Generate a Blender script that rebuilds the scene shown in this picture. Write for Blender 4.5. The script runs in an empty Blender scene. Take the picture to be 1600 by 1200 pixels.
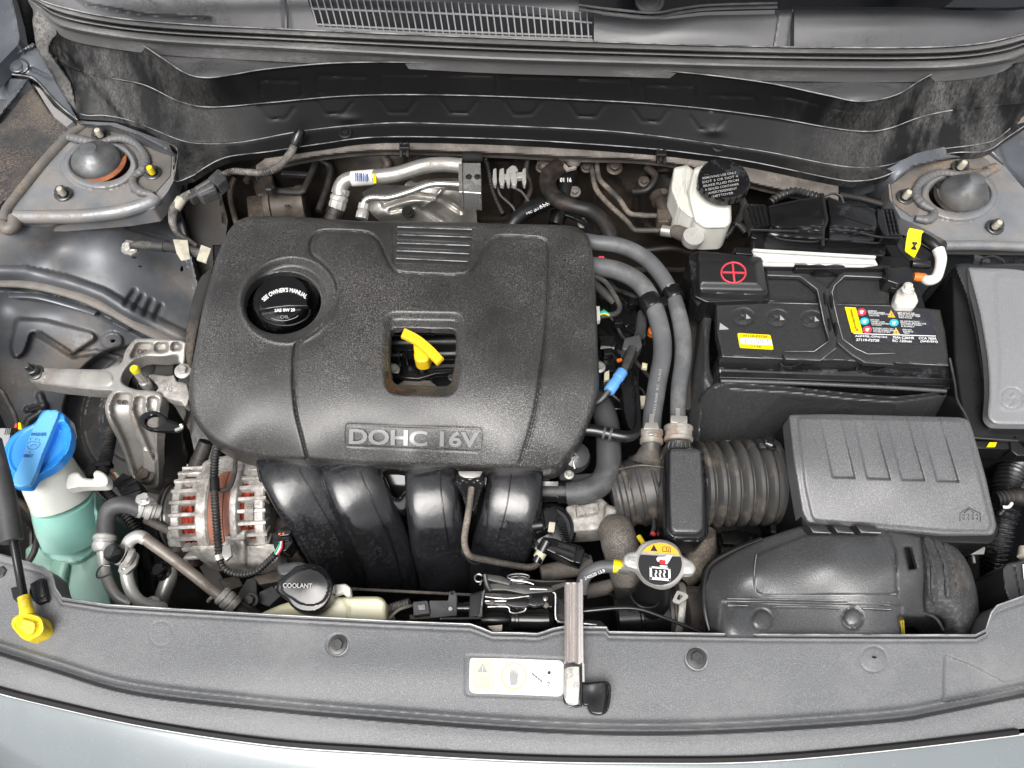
import bpy, math, random
import numpy as np
from mathutils import Vector, Matrix
from mathutils.geometry import tessellate_polygon
random.seed(7); np.random.seed(7)
SC = bpy.context.scene
COL = SC.collection

# ---------------------------------------------------------------- camera, world, light
CAM = np.array([0.0, -0.5, 0.8660254]); FPX = 1164.0
cd = bpy.data.cameras.new('camera'); cam = bpy.data.objects.new('camera', cd); COL.objects.link(cam)
cam.location = CAM; cam.rotation_euler = (math.radians(30), 0, 0)
cd.sensor_width = 36.0; cd.lens = FPX/1600*36.0; cd.clip_start = 0.01; cd.clip_end = 500
SC.camera = cam
w = bpy.data.worlds.new("World"); SC.world = w; w.use_nodes = True
nt = w.node_tree; bg = nt.nodes['Background']
sky = nt.nodes.new('ShaderNodeTexSky'); sky.sky_type = 'NISHITA'; sky.sun_disc = False
sky.sun_elevation = math.radians(62); sky.sun_rotation = math.radians(200)
sky.air_density = 0.7; sky.dust_density = 5.0; sky.ozone_density = 0.6
hs = nt.nodes.new('ShaderNodeHueSaturation'); hs.inputs['Saturation'].default_value = 0.18     # overcast: nearly colourless
nt.links.new(sky.outputs[0], hs.inputs['Color']); nt.links.new(hs.outputs[0], bg.inputs[0]); bg.inputs[1].default_value = 0.115
sd = bpy.data.lights.new('sun', 'SUN'); sun = bpy.data.objects.new('sun', sd); COL.objects.link(sun)
sd.energy = 1.4; sd.angle = math.radians(38); sd.color = (1, 0.965, 0.92)
sun.rotation_euler = (math.radians(28), 0, math.radians(-20))
sun.location = (0, 0, 5)
SC.view_settings.view_transform = 'Standard'; SC.view_settings.look = 'None'
SC.view_settings.gamma = 1; SC.view_settings.exposure = 1.15

# ---------------------------------------------------------------- a pixel and a height give a point of the place
S30, C30 = 0.5, 0.8660254
def P(u, v, z):
    u = np.asarray(u, float); v = np.asarray(v, float); z = np.asarray(z, float)
    a = (u-800)/FPX; b = (600-v)/FPX
    dx = a; dy = S30 + b*C30; dz = -C30 + b*S30
    t = (z-CAM[2])/dz
    return np.stack([CAM[0]+t*dx, CAM[1]+t*dy, z+0*u], -1)
def PX(u, v, z):                      # metres per photo pixel at that point
    b = (600-v)/FPX
    return float((z-CAM[2])/(-C30+b*S30)/FPX)

# ---------------------------------------------------------------- objects
WLOC = {}
def mk(name, geos, mat, parent=None, smooth=True, ang=35, mats=None, midx=None, origin=None):
    if isinstance(geos, tuple): geos = [geos]
    V = []; F = []; n = 0; mi = []
    for gi, (v, f) in enumerate(geos):
        v = np.asarray(v, float).reshape(-1, 3); V.append(v)
        F += [tuple(int(i)+n for i in q) for q in f]; mi += [gi]*len(f); n += len(v)
    V = np.concatenate(V)
    if origin is None:
        origin = np.array([(V[:, 0].min()+V[:, 0].max())/2, (V[:, 1].min()+V[:, 1].max())/2, V[:, 2].min()])
    me = bpy.data.meshes.new(name)
    me.from_pydata((V-origin).tolist(), [], F)
    if smooth:
        me.polygons.foreach_set('use_smooth', [True]*len(F))
        me.update()
        try: me.set_sharp_from_angle(angle=math.radians(ang))
        except Exception: pass
    if mats:
        for m in mats: me.materials.append(m)
        me.polygons.foreach_set('material_index', [midx[g] for g in mi])
    else: me.materials.append(mat)
    me.update()
    o = bpy.data.objects.new(name, me); COL.objects.link(o)
    if parent is not None:
        o.parent = parent; o.location = Vector(origin - WLOC[parent.name])
    else: o.location = Vector(origin)
    WLOC[o.name] = np.array(origin, float)
    return o
def T(name, label, cat, at, group=None, kind=None):
    o = bpy.data.objects.new(name, None); COL.objects.link(o)
    p = P(*at); o.location = Vector(p); WLOC[o.name] = np.array(p, float); o.empty_display_size = 0.02
    return tag(o, label, cat, group, kind)
def tag(o, label, cat=None, group=None, kind=None):
    o['label'] = label
    if cat: o['category'] = cat
    if group: o['group'] = group
    if kind: o['kind'] = kind
    return o

# ---------------------------------------------------------------- curves
def sm(pts, n=6, closed=False):
    p = np.asarray(pts, float); m = len(p); out = []
    rng = range(m) if closed else range(m-1)
    for i in rng:
        if closed: a, b, c, d = p[(i-1) % m], p[i], p[(i+1) % m], p[(i+2) % m]
        else: a, b, c, d = p[max(i-1, 0)], p[i], p[i+1], p[min(i+2, m-1)]
        for k in range(n):
            t = k/n
            out.append(0.5*((2*b)+(-a+c)*t+(2*a-5*b+4*c-d)*t*t+(-a+3*b-3*c+d)*t**3))
    if not closed: out.append(p[-1])
    return np.array(out)
def rp(pts, r, n=5):                   # polygon with rounded corners; r a number or a list
    p = np.asarray(pts, float); m = len(p); out = []
    for i in range(m):
        a, b, c = p[i-1], p[i], p[(i+1) % m]; ri = r[i] if hasattr(r, '__len__') else r
        la, lc = np.linalg.norm(a-b), np.linalg.norm(c-b)
        if ri <= 0: out.append(b); continue
        k = min(ri, la*0.48, lc*0.48); s = b+(a-b)/la*k; e = b+(c-b)/lc*k
        for j in range(n+1):
            t = j/n; out.append((1-t)**2*s+2*t*(1-t)*b+t*t*e)
    return np.array(out)
def ell(cu, cv, a, b=None, n=40, rot=0, a0=0, a1=360):
    b = a if b is None else b
    full = abs(a1-a0-360) < 1e-6
    t = np.radians(np.linspace(a0, a1, n, endpoint=not full)); c, s = math.cos(math.radians(rot)), math.sin(math.radians(rot))
    x, y = a*np.cos(t), b*np.sin(t)
    return np.stack([cu+x*c-y*s, cv+x*s+y*c], -1)
def segdist(U, V, pts, closed=False):
    p = np.asarray(pts, float); D = np.full(U.shape, 1e9); NU = np.zeros(U.shape); NV = np.zeros(U.shape)
    m = len(p)
    for i in range(m if closed else m-1):
        a, b = p[i], p[(i+1) % m]; d = b-a; L = d@d
        if L < 1e-12: continue
        t = np.clip(((U-a[0])*d[0]+(V-a[1])*d[1])/L, 0, 1)
        nu = a[0]+t*d[0]; nv = a[1]+t*d[1]; dd = (U-nu)**2+(V-nv)**2
        k = dd < D; D = np.where(k, dd, D); NU = np.where(k, nu, NU); NV = np.where(k, nv, NV)
    return np.sqrt(D), NU, NV
def inside(U, V, pts):
    p = np.asarray(pts, float); r = np.zeros(U.shape, bool); m = len(p)
    for i in range(m):
        a, b = p[i-1], p[i]
        if a[1] == b[1]: continue
        c = ((a[1] > V) != (b[1] > V)) & (U < (b[0]-a[0])*(V-a[1])/(b[1]-a[1])+a[0])
        r ^= c
    return r
def sdf(U, V, pts):
    d, nu, nv = segdist(U, V, pts, True); ins = inside(U, V, pts)
    return np.where(ins, -d, d), nu, nv
def sst(x, a, b):
    t = np.clip((x-a)/(b-a), 0, 1); return t*t*(3-2*t)

# relief features, all in photo pixels; heights in metres
def groove(pts, w, d, closed=False):
    return lambda U, V, Z: Z - d*np.exp(-(segdist(U, V, pts, closed)[0]/w)**2)
def ridge(pts, w, h, closed=False): return groove(pts, w, -h, closed)
def tubef(pts, w, h, closed=False):     # round-backed bead
    def f(U, V, Z):
        d = segdist(U, V, pts, closed)[0]/w
        return Z + h*np.sqrt(np.clip(1-d*d, 0, 1))
    return f
def plate(pts, h, w=3):                 # raised (h>0) or sunk field with a sloped edge
    return lambda U, V, Z: Z + h*sst(-sdf(U, V, pts)[0], -w*0.5, w*0.5)
def dome(cu, cv, r, h, p=1.0):
    return lambda U, V, Z: Z + h*np.clip(1-((U-cu)**2+(V-cv)**2)/r**2, 0, 1)**p
def bump(cu, cv, a, b, h, rot=0):
    c, s = math.cos(math.radians(rot)), math.sin(math.radians(rot))
    return lambda U, V, Z: Z + h*np.exp(-(((U-cu)*c+(V-cv)*s)/a)**2-((-(U-cu)*s+(V-cv)*c)/b)**2)

def relief(outline, Z, feats=(), holes=(), skirt=0.01, cell=3.0, edge=None, hskirt=None, hedge=None):
    """sheet over a photo-pixel outline at real heights Z(u,v); edges rolled and turned down by skirt"""
    o = np.asarray(outline, float); (u0, v0), (u1, v1) = o.min(0)-cell, o.max(0)+cell
    us = np.arange(u0, u1+cell, cell); vs = np.arange(v0, v1+cell, cell)
    U, V = np.meshgrid(us, vs)
    def comb(U, V):
        D, NU, NV = sdf(U, V, o); W = np.zeros(U.shape, int)
        for k, h in enumerate(holes):
            d, nu, nv = sdf(U, V, h); d = -d; m = d > D
            D = np.where(m, d, D); NU = np.where(m, nu, NU); NV = np.where(m, nv, NV); W = np.where(m, k+1, W)
        return D, NU, NV, W
    D, NU, NV, W = comb(U, V)
    s = np.abs(D) < 0.22*cell
    U = np.where(s, NU, U); V = np.where(s, NV, V); D = np.where(s, 0, D)
    ok = D <= 0; R, C = U.shape
    idx = -np.ones((R, C), int); idx[ok] = np.arange(ok.sum()); PU = list(U[ok]); PV = list(V[ok]); bd = list(D[ok] == 0)
    cr = {}
    def cross(i, j, k, l):
        key = (i, j, k, l) if (i, j) < (k, l) else (k, l, i, j)
        if key in cr: return cr[key]
        t = D[i, j]/(D[i, j]-D[k, l]); PU.append(U[i, j]+t*(U[k, l]-U[i, j])); PV.append(V[i, j]+t*(V[k, l]-V[i, j])); bd.append(True)
        cr[key] = len(PU)-1; return cr[key]
    cnt = ok[:-1, :-1].astype(int)+ok[1:, :-1]+ok[1:, 1:]+ok[:-1, 1:]
    fi, fj = np.nonzero(cnt == 4)
    F = list(zip(idx[fi, fj].tolist(), idx[fi+1, fj].tolist(), idx[fi+1, fj+1].tolist(), idx[fi, fj+1].tolist()))
    pi, pj = np.nonzero((cnt > 0) & (cnt < 4))
    for i, j in zip(pi, pj):
        cs = [(i, j), (i+1, j), (i+1, j+1), (i, j+1)]; poly = []
        for a in range(4):
            p, q = cs[a], cs[(a+1) % 4]
            if ok[p]: poly.append(int(idx[p]))
            if ok[p] != ok[q] and D[p] != 0 and D[q] != 0: poly.append(cross(*p, *q))
        poly = [x for k, x in enumerate(poly) if x != poly[k-1]]
        if len(poly) >= 3: F.append(tuple(poly))
    U = np.array(PU); V = np.array(PV); bd = np.array(bd)
    D, NU, NV, W = comb(U, V)
    U = np.where(bd, NU, U); V = np.where(bd, NV, V); D = np.where(bd, 0, D)
    z = Z(U, V) if callable(Z) else np.full(U.shape, float(Z))
    z = z + 0*U
    for f in feats: z = f(U, V, z)
    if edge:
        t = np.clip(1-np.clip(-D, 0, None)/edge[0], 0, 1)
        m = (W == 0); z = z - np.where(m, edge[1]*(1-np.sqrt(np.clip(1-t*t, 0, 1))), 0)
    if edge or hedge:
        he = hedge or edge
        t = np.clip(1-np.clip(-D, 0, None)/he[0], 0, 1)
        z = z - np.where(W > 0, he[1]*(1-np.sqrt(np.clip(1-t*t, 0, 1))), 0)
    verts = P(U, V, z)
    E = {}
    for f in F:
        for i in range(len(f)):
            x, y = f[i], f[(i+1) % len(f)]
            if (y, x) in E: del E[(y, x)]
            else: E[(x, y)] = 1
    if skirt:
        bv = sorted({x for e in E for x in e})
        n = len(verts); m0 = {x: n+i for i, x in enumerate(bv)}; m1 = {x: n+len(bv)+i for i, x in enumerate(bv)}
        top = verts[bv].copy(); bot = top.copy()
        hs = skirt if hskirt is None else hskirt
        bot[:, 2] -= np.where(W[bv] > 0, hs, skirt)
        verts = np.concatenate([verts, top, bot])
        for (x, y) in E: F.append((m0[y], m0[x], m1[x], m1[y]))
    return verts, F
def loft(rows, u0, u1, nu=150, skirt=0.01, sub=1):
    """rows [(vcurve(u), z or z(u))] from far to near; creases run exactly along the rows"""
    us = np.linspace(u0, u1, nu); V = []
    for f, z in rows:
        zz = z(us) if callable(z) else np.full(nu, float(z)); V.append(P(us, f(us), zz))
    lo = V[-1].copy(); lo[:, 2] -= skirt; V += [V[-1].copy(), lo]; n = len(V)
    F = [(i*nu+j, (i+1)*nu+j, (i+1)*nu+j+1, i*nu+j+1) for i in range(n-1) if i != n-3 for j in range(nu-1)]
    return np.concatenate(V), F

# ---------------------------------------------------------------- solids
def frame(t):
    t = t/np.linalg.norm(t); r = np.array([0, 0, 1.0]) if abs(t[2]) < 0.9 else np.array([0, 1.0, 0])
    n = np.cross(r, t); n /= np.linalg.norm(n); return t, n, np.cross(t, n)
def tube_w(pts, rad, seg=14, cap=True, flat=None, sq=1.0):
    p = np.asarray(pts, float); m = len(p); rad = np.broadcast_to(rad, (m,)) if not hasattr(rad, '__len__') else np.asarray(rad)
    tg = np.gradient(p, axis=0); tg /= np.linalg.norm(tg, axis=1)[:, None]+1e-12
    t, n, b = frame(tg[0]); V = []; ang = np.linspace(0, 2*math.pi, seg, endpoint=False)
    for i in range(m):
        n = n - tg[i]*(n@tg[i]); n /= np.linalg.norm(n); b = np.cross(tg[i], n)
        k = 1 if flat is None else flat
        cc, ss = np.cos(ang), np.sin(ang); cc, ss = np.sign(cc)*np.abs(cc)**sq, np.sign(ss)*np.abs(ss)**sq
        V.append(p[i] + rad[i]*(cc[:, None]*n + k*ss[:, None]*b))
    V = np.concatenate(V); F = []
    for i in range(m-1):
        for j in range(seg):
            k = (j+1) % seg; F.append((i*seg+j, i*seg+k, (i+1)*seg+k, (i+1)*seg+j))
    if cap: F.append(tuple(range(seg))[::-1]); F.append(tuple((m-1)*seg+j for j in range(seg)))
    return V, F
def resamp(p, step):
    d = np.r_[0, np.cumsum(np.linalg.norm(np.diff(p, axis=0), axis=1))]; n = max(2, int(d[-1]/step)+1)
    s = np.linspace(0, d[-1], n); return np.stack([np.interp(s, d, p[:, i]) for i in range(3)], -1), s/d[-1], s
def tube(pts, r, rib=None, seg=14, n=8, smooth=True, cap=True, flat=None, step=None, sq=1.0):
    """pts (u,v,z); r photo pixels (number or one per point); rib=(pitch px, depth px)"""
    q = np.asarray(pts, float); c = sm(q, n) if smooth and len(q) > 2 else q
    w = P(c[:, 0], c[:, 1], c[:, 2]); pm = np.array([PX(*x) for x in c])
    rr = np.asarray(r, float) if hasattr(r, '__len__') else np.full(len(q), float(r))
    ri = np.interp(np.linspace(0, 1, len(c)), np.linspace(0, 1, len(q)), rr)*pm
    if rib:
        px = pm.mean(); pitch = rib[0]*px; w2, t, s = resamp(w, step or pitch/5)
        d = np.r_[0, np.cumsum(np.linalg.norm(np.diff(w, axis=0), axis=1))]
        ri = np.interp(t*d[-1], d, ri) + rib[1]*px*(np.cos(2*math.pi*s/pitch)*0.5-0.5); w = w2
    return tube_w(w, ri, seg, cap, flat, sq)
def lathe(c, prof, ax=(0, 0, 1), seg=32, world=False, ph=0, sq=None):
    """profile [(r px, height m)] round an axis through c=(u,v,z)"""
    o = np.asarray(c, float) if world else P(*c); px = 1.0 if world else PX(*c)
    t, n, b = frame(np.asarray(ax, float)); V = []; F = []; ang = np.linspace(0, 2*math.pi, seg, endpoint=False)+ph
    for r, h in prof: V.append(o+t*h+r*px*(np.cos(ang)[:, None]*n+np.sin(ang)[:, None]*b))
    m = len(prof)
    for i in range(m-1):
        for j in range(seg):
            k = (j+1) % seg; F.append((i*seg+j, i*seg+k, (i+1)*seg+k, (i+1)*seg+j))
    F.append(tuple(range(seg))[::-1]); F.append(tuple((m-1)*seg+j for j in range(seg)))
    return np.concatenate(V), F
def cyl(p0, p1, prof, seg=28, flat=None):
    """round body between two (u,v,z) points; prof [(t, r px)] or a radius"""
    if not hasattr(prof, '__len__'): prof = [(0, prof), (1, prof)]
    a, b = P(*p0), P(*p1); pa, pb = PX(*p0), PX(*p1)
    w = []; r = []
    for t, rr in prof: w.append(a+(b-a)*t); r.append(rr*(pa+(pb-pa)*t))
    # profile may step at equal t: build rings directly
    tt, n, bb = frame(b-a); ang = np.linspace(0, 2*math.pi, seg, endpoint=False); V = []; F = []
    for c, ri in zip(w, r): V.append(c+ri*(np.cos(ang)[:, None]*n+(flat or 1)*np.sin(ang)[:, None]*bb))
    m = len(w)
    for i in range(m-1):
        for j in range(seg):
            k = (j+1) % seg; F.append((i*seg+j, i*seg+k, (i+1)*seg+k, (i+1)*seg+j))
    F.append(tuple(range(seg))[::-1]); F.append(tuple((m-1)*seg+j for j in range(seg)))
    return np.concatenate(V), F
def inset(w, d):
    x = w[:, :2]; m = len(x); out = np.empty_like(x)
    area = 0.5*np.sum(x[:, 0]*np.roll(x[:, 1], -1)-np.roll(x[:, 0], -1)*x[:, 1]); sg = 1 if area > 0 else -1
    e = np.roll(x, -1, 0)-x; L = np.linalg.norm(e, axis=1)[:, None]+1e-12; e = e/L; nn = np.stack([-e[:, 1], e[:, 0]], -1)*sg
    n2 = nn+np.roll(nn, 1, 0); k = np.sum(n2*n2, 1)[:, None]; n2 = n2/np.maximum(k, 0.5)*2
    r = w.copy(); r[:, :2] = x+n2*d; return r
def slab(pts, z, th, bev=1.5, r=0, holes=None, taper=0, n=4, bn=3, tilt=None):
    """solid with a photo-pixel outline, top at height z (number, list or f(u,v)), th metres thick, edge rounded by bev px"""
    q = rp(pts, r, n) if (hasattr(r, '__len__') or r > 0) else np.asarray(pts, float)
    z = z(q[:, 0], q[:, 1]) if callable(z) else np.broadcast_to(np.asarray(z, float), (len(q),))
    w = P(q[:, 0], q[:, 1], z); px = PX(q[:, 0].mean(), q[:, 1].mean(), float(np.mean(z))); b = min(bev*px, th*0.45); rings = []
    for i in range(bn+1):
        a = math.pi/2*i/bn; ww = inset(w, b*(1-math.sin(a))); ww[:, 2] += -b*(1-math.cos(a)) if True else 0; rings.append(ww)
    lo = inset(w, -taper*px); lo[:, 2] -= th; rings.append(lo)
    m = len(w); V = np.concatenate(rings); F = []
    area = 0.5*np.sum(w[:, 0]*np.roll(w[:, 1], -1)-np.roll(w[:, 0], -1)*w[:, 1]); ccw = area > 0
    for k in range(len(rings)-1):
        for j in range(m):
            l = (j+1) % m; f = (k*m+j, (k+1)*m+j, (k+1)*m+l, k*m+l); F.append(f if ccw else f[::-1])
    tris = tessellate_polygon([[Vector((x[0], x[1], 0)) for x in rings[0]]])
    for t3 in tris:
        a, b2, c = (rings[0][i][:2] for i in t3)
        s = (b2[0]-a[0])*(c[1]-a[1])-(b2[1]-a[1])*(c[0]-a[0])
        F.append(tuple(t3) if s > 0 else tuple(t3)[::-1])
        base = (len(rings)-1)*m
        F.append(tuple(base+i for i in (t3 if s < 0 else tuple(t3)[::-1])))
    return V, F
def box_w(c, sx, sy, sz, ax=None):
    c = np.asarray(c, float); ax = np.eye(3) if ax is None else np.asarray(ax)
    V = [c+ax[0]*sx*i+ax[1]*sy*j+ax[2]*sz*k for i in (-.5, .5) for j in (-.5, .5) for k in (-.5, .5)]
    F = [(0, 1, 3, 2), (4, 6, 7, 5), (0, 4, 5, 1), (2, 3, 7, 6), (0, 2, 6, 4), (1, 5, 7, 3)]
    return np.array(V), F
def beam(p0, p1, wpx, hpx, bev=0.25):
    """bar of rectangular section with chamfers between two (u,v,z) points; section: wpx across, hpx up"""
    a, b = P(*p0), P(*p1); t, n, u = frame(b-a); pm = (PX(*p0)+PX(*p1))/2; w2, h2 = wpx*pm/2, hpx*pm/2; c = min(w2, h2)*bev
    sec = [(-w2+c, -h2), (w2-c, -h2), (w2, -h2+c), (w2, h2-c), (w2-c, h2), (-w2+c, h2), (-w2, h2-c), (-w2, -h2+c)]
    L = np.linalg.norm(b-a); V = []
    for s, k in ((0, 1-c/max(w2, 1e-9)), (c/L, 1), (1-c/L, 1), (1, 1-c/max(w2, 1e-9))):
        for x, y in sec: V.append(a+(b-a)*s+n*x*k+u*y*k)
    F = [];
    for i in range(3):
        for j in range(8): k = (j+1) % 8; F.append((i*8+j, i*8+k, (i+1)*8+k, (i+1)*8+j))
    F += [tuple(range(8))[::-1], tuple(24+j for j in range(8))]
    return np.array(V), F
def bolt_g(u, v, z, r, ax=(0, 0, 1), head=0.006, flange=1.55, stud=0, studr=0.45):
    px = PX(u, v, z); ax = np.asarray(ax, float); ax = ax/np.linalg.norm(ax); o = P(u, v, z)
    g = [lathe((u, v, z), [(r*flange, 0), (r*flange, 0.0012), (r*flange*0.93, 0.0020), (r, 0.0026)], ax, 24)]
    g.append(lathe((u, v, z), [(r, 0.0018), (r, head-0.0008), (r*0.86, head), (r*0.55, head), (r*0.5, head-0.001)], ax, 6, ph=0.4))
    if stud: g.append(lathe((u, v, z), [(r*studr, head*0.5), (r*studr, stud-0.001), (r*studr*0.8, stud)], ax, 14))
    return g
def ball(u, v, z, r, flat=1.0, seg=20, rings=10):
    o = P(u, v, z); px = PX(u, v, z)
    return lathe((u, v, z), [(max(0.001, r*math.sin(math.pi*i/rings)), -r*px*flat*math.cos(math.pi*i/rings)) for i in range(rings+1)], (0, 0, 1), seg)

# ---------------------------------------------------------------- writing
_TX = {}
def textmesh(s, bold=0):
    key = (s, bold)
    if key in _TX: return _TX[key]
    cu = bpy.data.curves.new('writing', 'FONT'); cu.body = s; cu.align_x = 'CENTER'; cu.align_y = 'CENTER'; cu.offset = bold; cu.resolution_u = 3; cu.size = 1
    ob = bpy.data.objects.new('writing', cu); COL.objects.link(ob)
    dg = bpy.context.evaluated_depsgraph_get(); dg.update()
    me = bpy.data.meshes.new_from_object(ob.evaluated_get(dg))
    v = np.array([x.co[:] for x in me.vertices]).reshape(-1, 3); f = [tuple(p.vertices) for p in me.polygons]
    bpy.data.objects.remove(ob); bpy.data.curves.remove(cu); bpy.data.meshes.remove(me)
    _TX[key] = (v, f); return v, f
def text(s, u, v, z, wd, ht, rot=0, skew=0, bold=0.0, th=0.0006, arc=None):
    """letters lying at height z (number or f(u,v)); box wd x ht photo pixels, rot degrees clockwise in the photo"""
    tv, tf = textmesh(s, bold)
    if len(tv) == 0: return np.zeros((0, 3)), []
    x0, x1 = tv[:, 0].min(), tv[:, 0].max(); y0, y1 = tv[:, 1].min(), tv[:, 1].max()
    x = (tv[:, 0]-(x0+x1)/2)/(x1-x0)*wd; y = -(tv[:, 1]-(y0+y1)/2)/(y1-y0)*ht
    if arc:                                    # bend round a circle of that radius px (text above centre)
        a = x/arc; rr = arc-y; x = rr*np.sin(a); y = arc-rr*np.cos(a)
    x = x+skew*y; c, si = math.cos(math.radians(rot)), math.sin(math.radians(rot))
    U = u+x*c-y*si; VV = v+x*si+y*c
    zz = z(U, VV) if callable(z) else np.full(len(U), float(z))
    top = P(U, VV, zz+th); bot = P(U, VV, zz-th*0.5); n = len(U)
    F = list(tf); E = {}
    for f in tf:
        for i in range(len(f)):
            a, b = f[i], f[(i+1) % len(f)]
            if (b, a) in E: del E[(b, a)]
            else: E[(a, b)] = 1
    for a, b in E: F.append((b, a, a+n, b+n))
    return np.concatenate([top, bot]), F
def patchq(pts, z, th=0.0006, r=0):           # thin print or sticker
    return slab(pts, z, th*2, bev=0.2, r=r, bn=1)

# ---------------------------------------------------------------- materials
M = {}
def hexc(s):
    s = s.lstrip('#'); return tuple(((int(s[i:i+2], 16)/255+0.055)/1.055)**2.4 if int(s[i:i+2], 16) > 10 else int(s[i:i+2], 16)/255/12.92 for i in (0, 2, 4))
def mat(name, col, rough=0.5, metal=0.0, col2=None, nsc=40, bsc=300, bst=0.0, dirt=None, damt=0.0, dsc=12, speck=None, samt=0.5, ssc=500,
        rvar=0.0, coat=0.0, trans=0.0, sub=0.0, ior=1.45, alpha=1.0, updust=None, uamt=0.0, stretch=None, spec=0.5, emit=None, xdirt=None, raw=False, smod=None):
    def dk(c):
        l = max(c[:3]); k = 1.0 if raw else (0.5 if l < .03 else 0.62 if l < .09 else 0.78 if l < .25 else 0.86)
        return tuple(x*k for x in c[:3])
    col = dk(col); col2 = dk(col2) if col2 else None; dirt = dk(dirt) if dirt else None; speck = dk(speck) if speck else None; updust = dk(updust) if updust else None
    m = bpy.data.materials.new(name); m.use_nodes = True; N = m.node_tree.nodes; L = m.node_tree.links; b = N['Principled BSDF']
    b.inputs['Roughness'].default_value = rough; b.inputs['Metallic'].default_value = metal
    b.inputs['Coat Weight'].default_value = coat; b.inputs['Transmission Weight'].default_value = trans; b.inputs['IOR'].default_value = ior
    b.inputs['Specular IOR Level'].default_value = spec
    if sub: b.inputs['Subsurface Weight'].default_value = sub; b.inputs['Subsurface Radius'].default_value = (0.02, 0.02, 0.02); b.inputs['Subsurface Scale'].default_value = 0.4
    b.inputs['Alpha'].default_value = alpha
    g = N.new('ShaderNodeNewGeometry'); mp = N.new('ShaderNodeMapping'); L.new(g.outputs['Position'], mp.inputs[0])
    if stretch: mp.inputs['Scale'].default_value = stretch
    def noise(sc, det=4, rg=0.55):
        n = N.new('ShaderNodeTexNoise'); n.inputs['Scale'].default_value = sc; n.inputs['Detail'].default_value = det; n.inputs['Roughness'].default_value = rg
        L.new(mp.outputs[0], n.inputs['Vector']); return n.outputs['Fac']
    def ramp(s, a, b_):
        r = N.new('ShaderNodeMapRange'); r.inputs['From Min'].default_value = a; r.inputs['From Max'].default_value = b_; L.new(s, r.inputs['Value']); return r.outputs[0]
    def mix(f, a, c):
        x = N.new('ShaderNodeMix'); x.data_type = 'RGBA'
        if isinstance(f, float): x.inputs[0].default_value = f
        else: L.new(f, x.inputs[0])
        for i, y in ((6, a), (7, c)):
            if isinstance(y, tuple): x.inputs[i].default_value = (*y[:3], 1)
            else: L.new(y, x.inputs[i])
        return x.outputs[2]
    def mul(s, k):
        x = N.new('ShaderNodeMath'); x.operation = 'MULTIPLY'
        if isinstance(s, float): x.inputs[0].default_value = s
        else: L.new(s, x.inputs[0])
        if isinstance(k, float): x.inputs[1].default_value = k
        else: L.new(k, x.inputs[1])
        return x.outputs[0]
    c = tuple(col)
    if col2: c = mix(ramp(noise(nsc), 0.35, 0.65), c, tuple(col2))
    if speck:
        sf = mul(ramp(noise(ssc, 2, 0.7), 0.50, 0.62), float(samt))
        if smod: sf = mul(sf, ramp(noise(smod, 5, 0.6), 0.36, 0.60))
        c = mix(sf, c, tuple(speck))
    if dirt:
        lo = 0.62-0.35*damt; f = ramp(noise(dsc, 8, 0.68), lo, lo+0.22); f = mul(f, ramp(noise(dsc*22, 3, 0.7), 0.30, 0.58))
        if xdirt:
            sx = N.new('ShaderNodeSeparateXYZ'); L.new(g.outputs['Position'], sx.inputs[0]); ab = N.new('ShaderNodeMath'); ab.operation = 'ABSOLUTE'; L.new(sx.outputs['X'], ab.inputs[0])
            f = mul(f, ramp(ab.outputs[0], xdirt[0], xdirt[1]))
        c = mix(f, c, tuple(dirt))
        rr = N.new('ShaderNodeMapRange'); L.new(f, rr.inputs['Value']); rr.inputs['To Min'].default_value = rough; rr.inputs['To Max'].default_value = max(rough, 0.85)
        L.new(rr.outputs[0], b.inputs['Roughness'])
        if metal > 0:
            r2 = N.new('ShaderNodeMapRange'); L.new(f, r2.inputs['Value']); r2.inputs['To Min'].default_value = metal; r2.inputs['To Max'].default_value = 0; L.new(r2.outputs[0], b.inputs['Metallic'])
    elif rvar:
        rr = N.new('ShaderNodeMapRange'); L.new(noise(30, 5), rr.inputs['Value']); rr.inputs['From Min'].default_value = 0.3; rr.inputs['From Max'].default_value = 0.7
        rr.inputs['To Min'].default_value = max(0.02, rough-rvar); rr.inputs['To Max'].default_value = rough+rvar; L.new(rr.outputs[0], b.inputs['Roughness'])
    if updust:                                  # dust that settled on faces looking up
        sp = N.new('ShaderNodeSeparateXYZ'); L.new(g.outputs['Normal'], sp.inputs[0])
        f = mul(ramp(sp.outputs['Z'], 0.3, 0.95), mul(ramp(noise(25, 6, 0.7), 0.3, 0.7), float(uamt)))
        c = mix(f, c, tuple(updust))
    if isinstance(c, tuple): b.inputs['Base Color'].default_value = (*c[:3], 1)
    else: L.new(c, b.inputs['Base Color'])
    if bst:
        bp = N.new('ShaderNodeBump'); bp.inputs['Strength'].default_value = bst; bp.inputs['Distance'].default_value = 0.0006
        L.new(noise(bsc, 3, 0.6), bp.inputs['Height']); L.new(bp.outputs[0], b.inputs['Normal'])
    if emit: b.inputs['Emission Color'].default_value = (*emit, 1); b.inputs['Emission Strength'].default_value = 1
    M[name] = m; return m
DUST = (0.30, 0.25, 0.20); MUD = (0.20, 0.145, 0.10); PALE = (0.42, 0.41, 0.39)
mat('grain_black', (0.014, 0.014, 0.0145), 0.38, speck=(0.055, 0.055, 0.055), samt=0.5, ssc=700, bsc=800, bst=0.8, spec=.8, raw=True)
mat('cover_black', (0.0145, 0.0143, 0.014), 0.38, col2=(0.024, 0.0235, 0.023), nsc=9, speck=(0.19, 0.185, 0.178), samt=0.75, ssc=640, smod=5, bsc=640, bst=0.8, spec=.9, raw=True)
mat('cover_plain', (0.014, 0.014, 0.015), 0.35, bsc=700, bst=0.3, spec=.8, raw=True)
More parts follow.
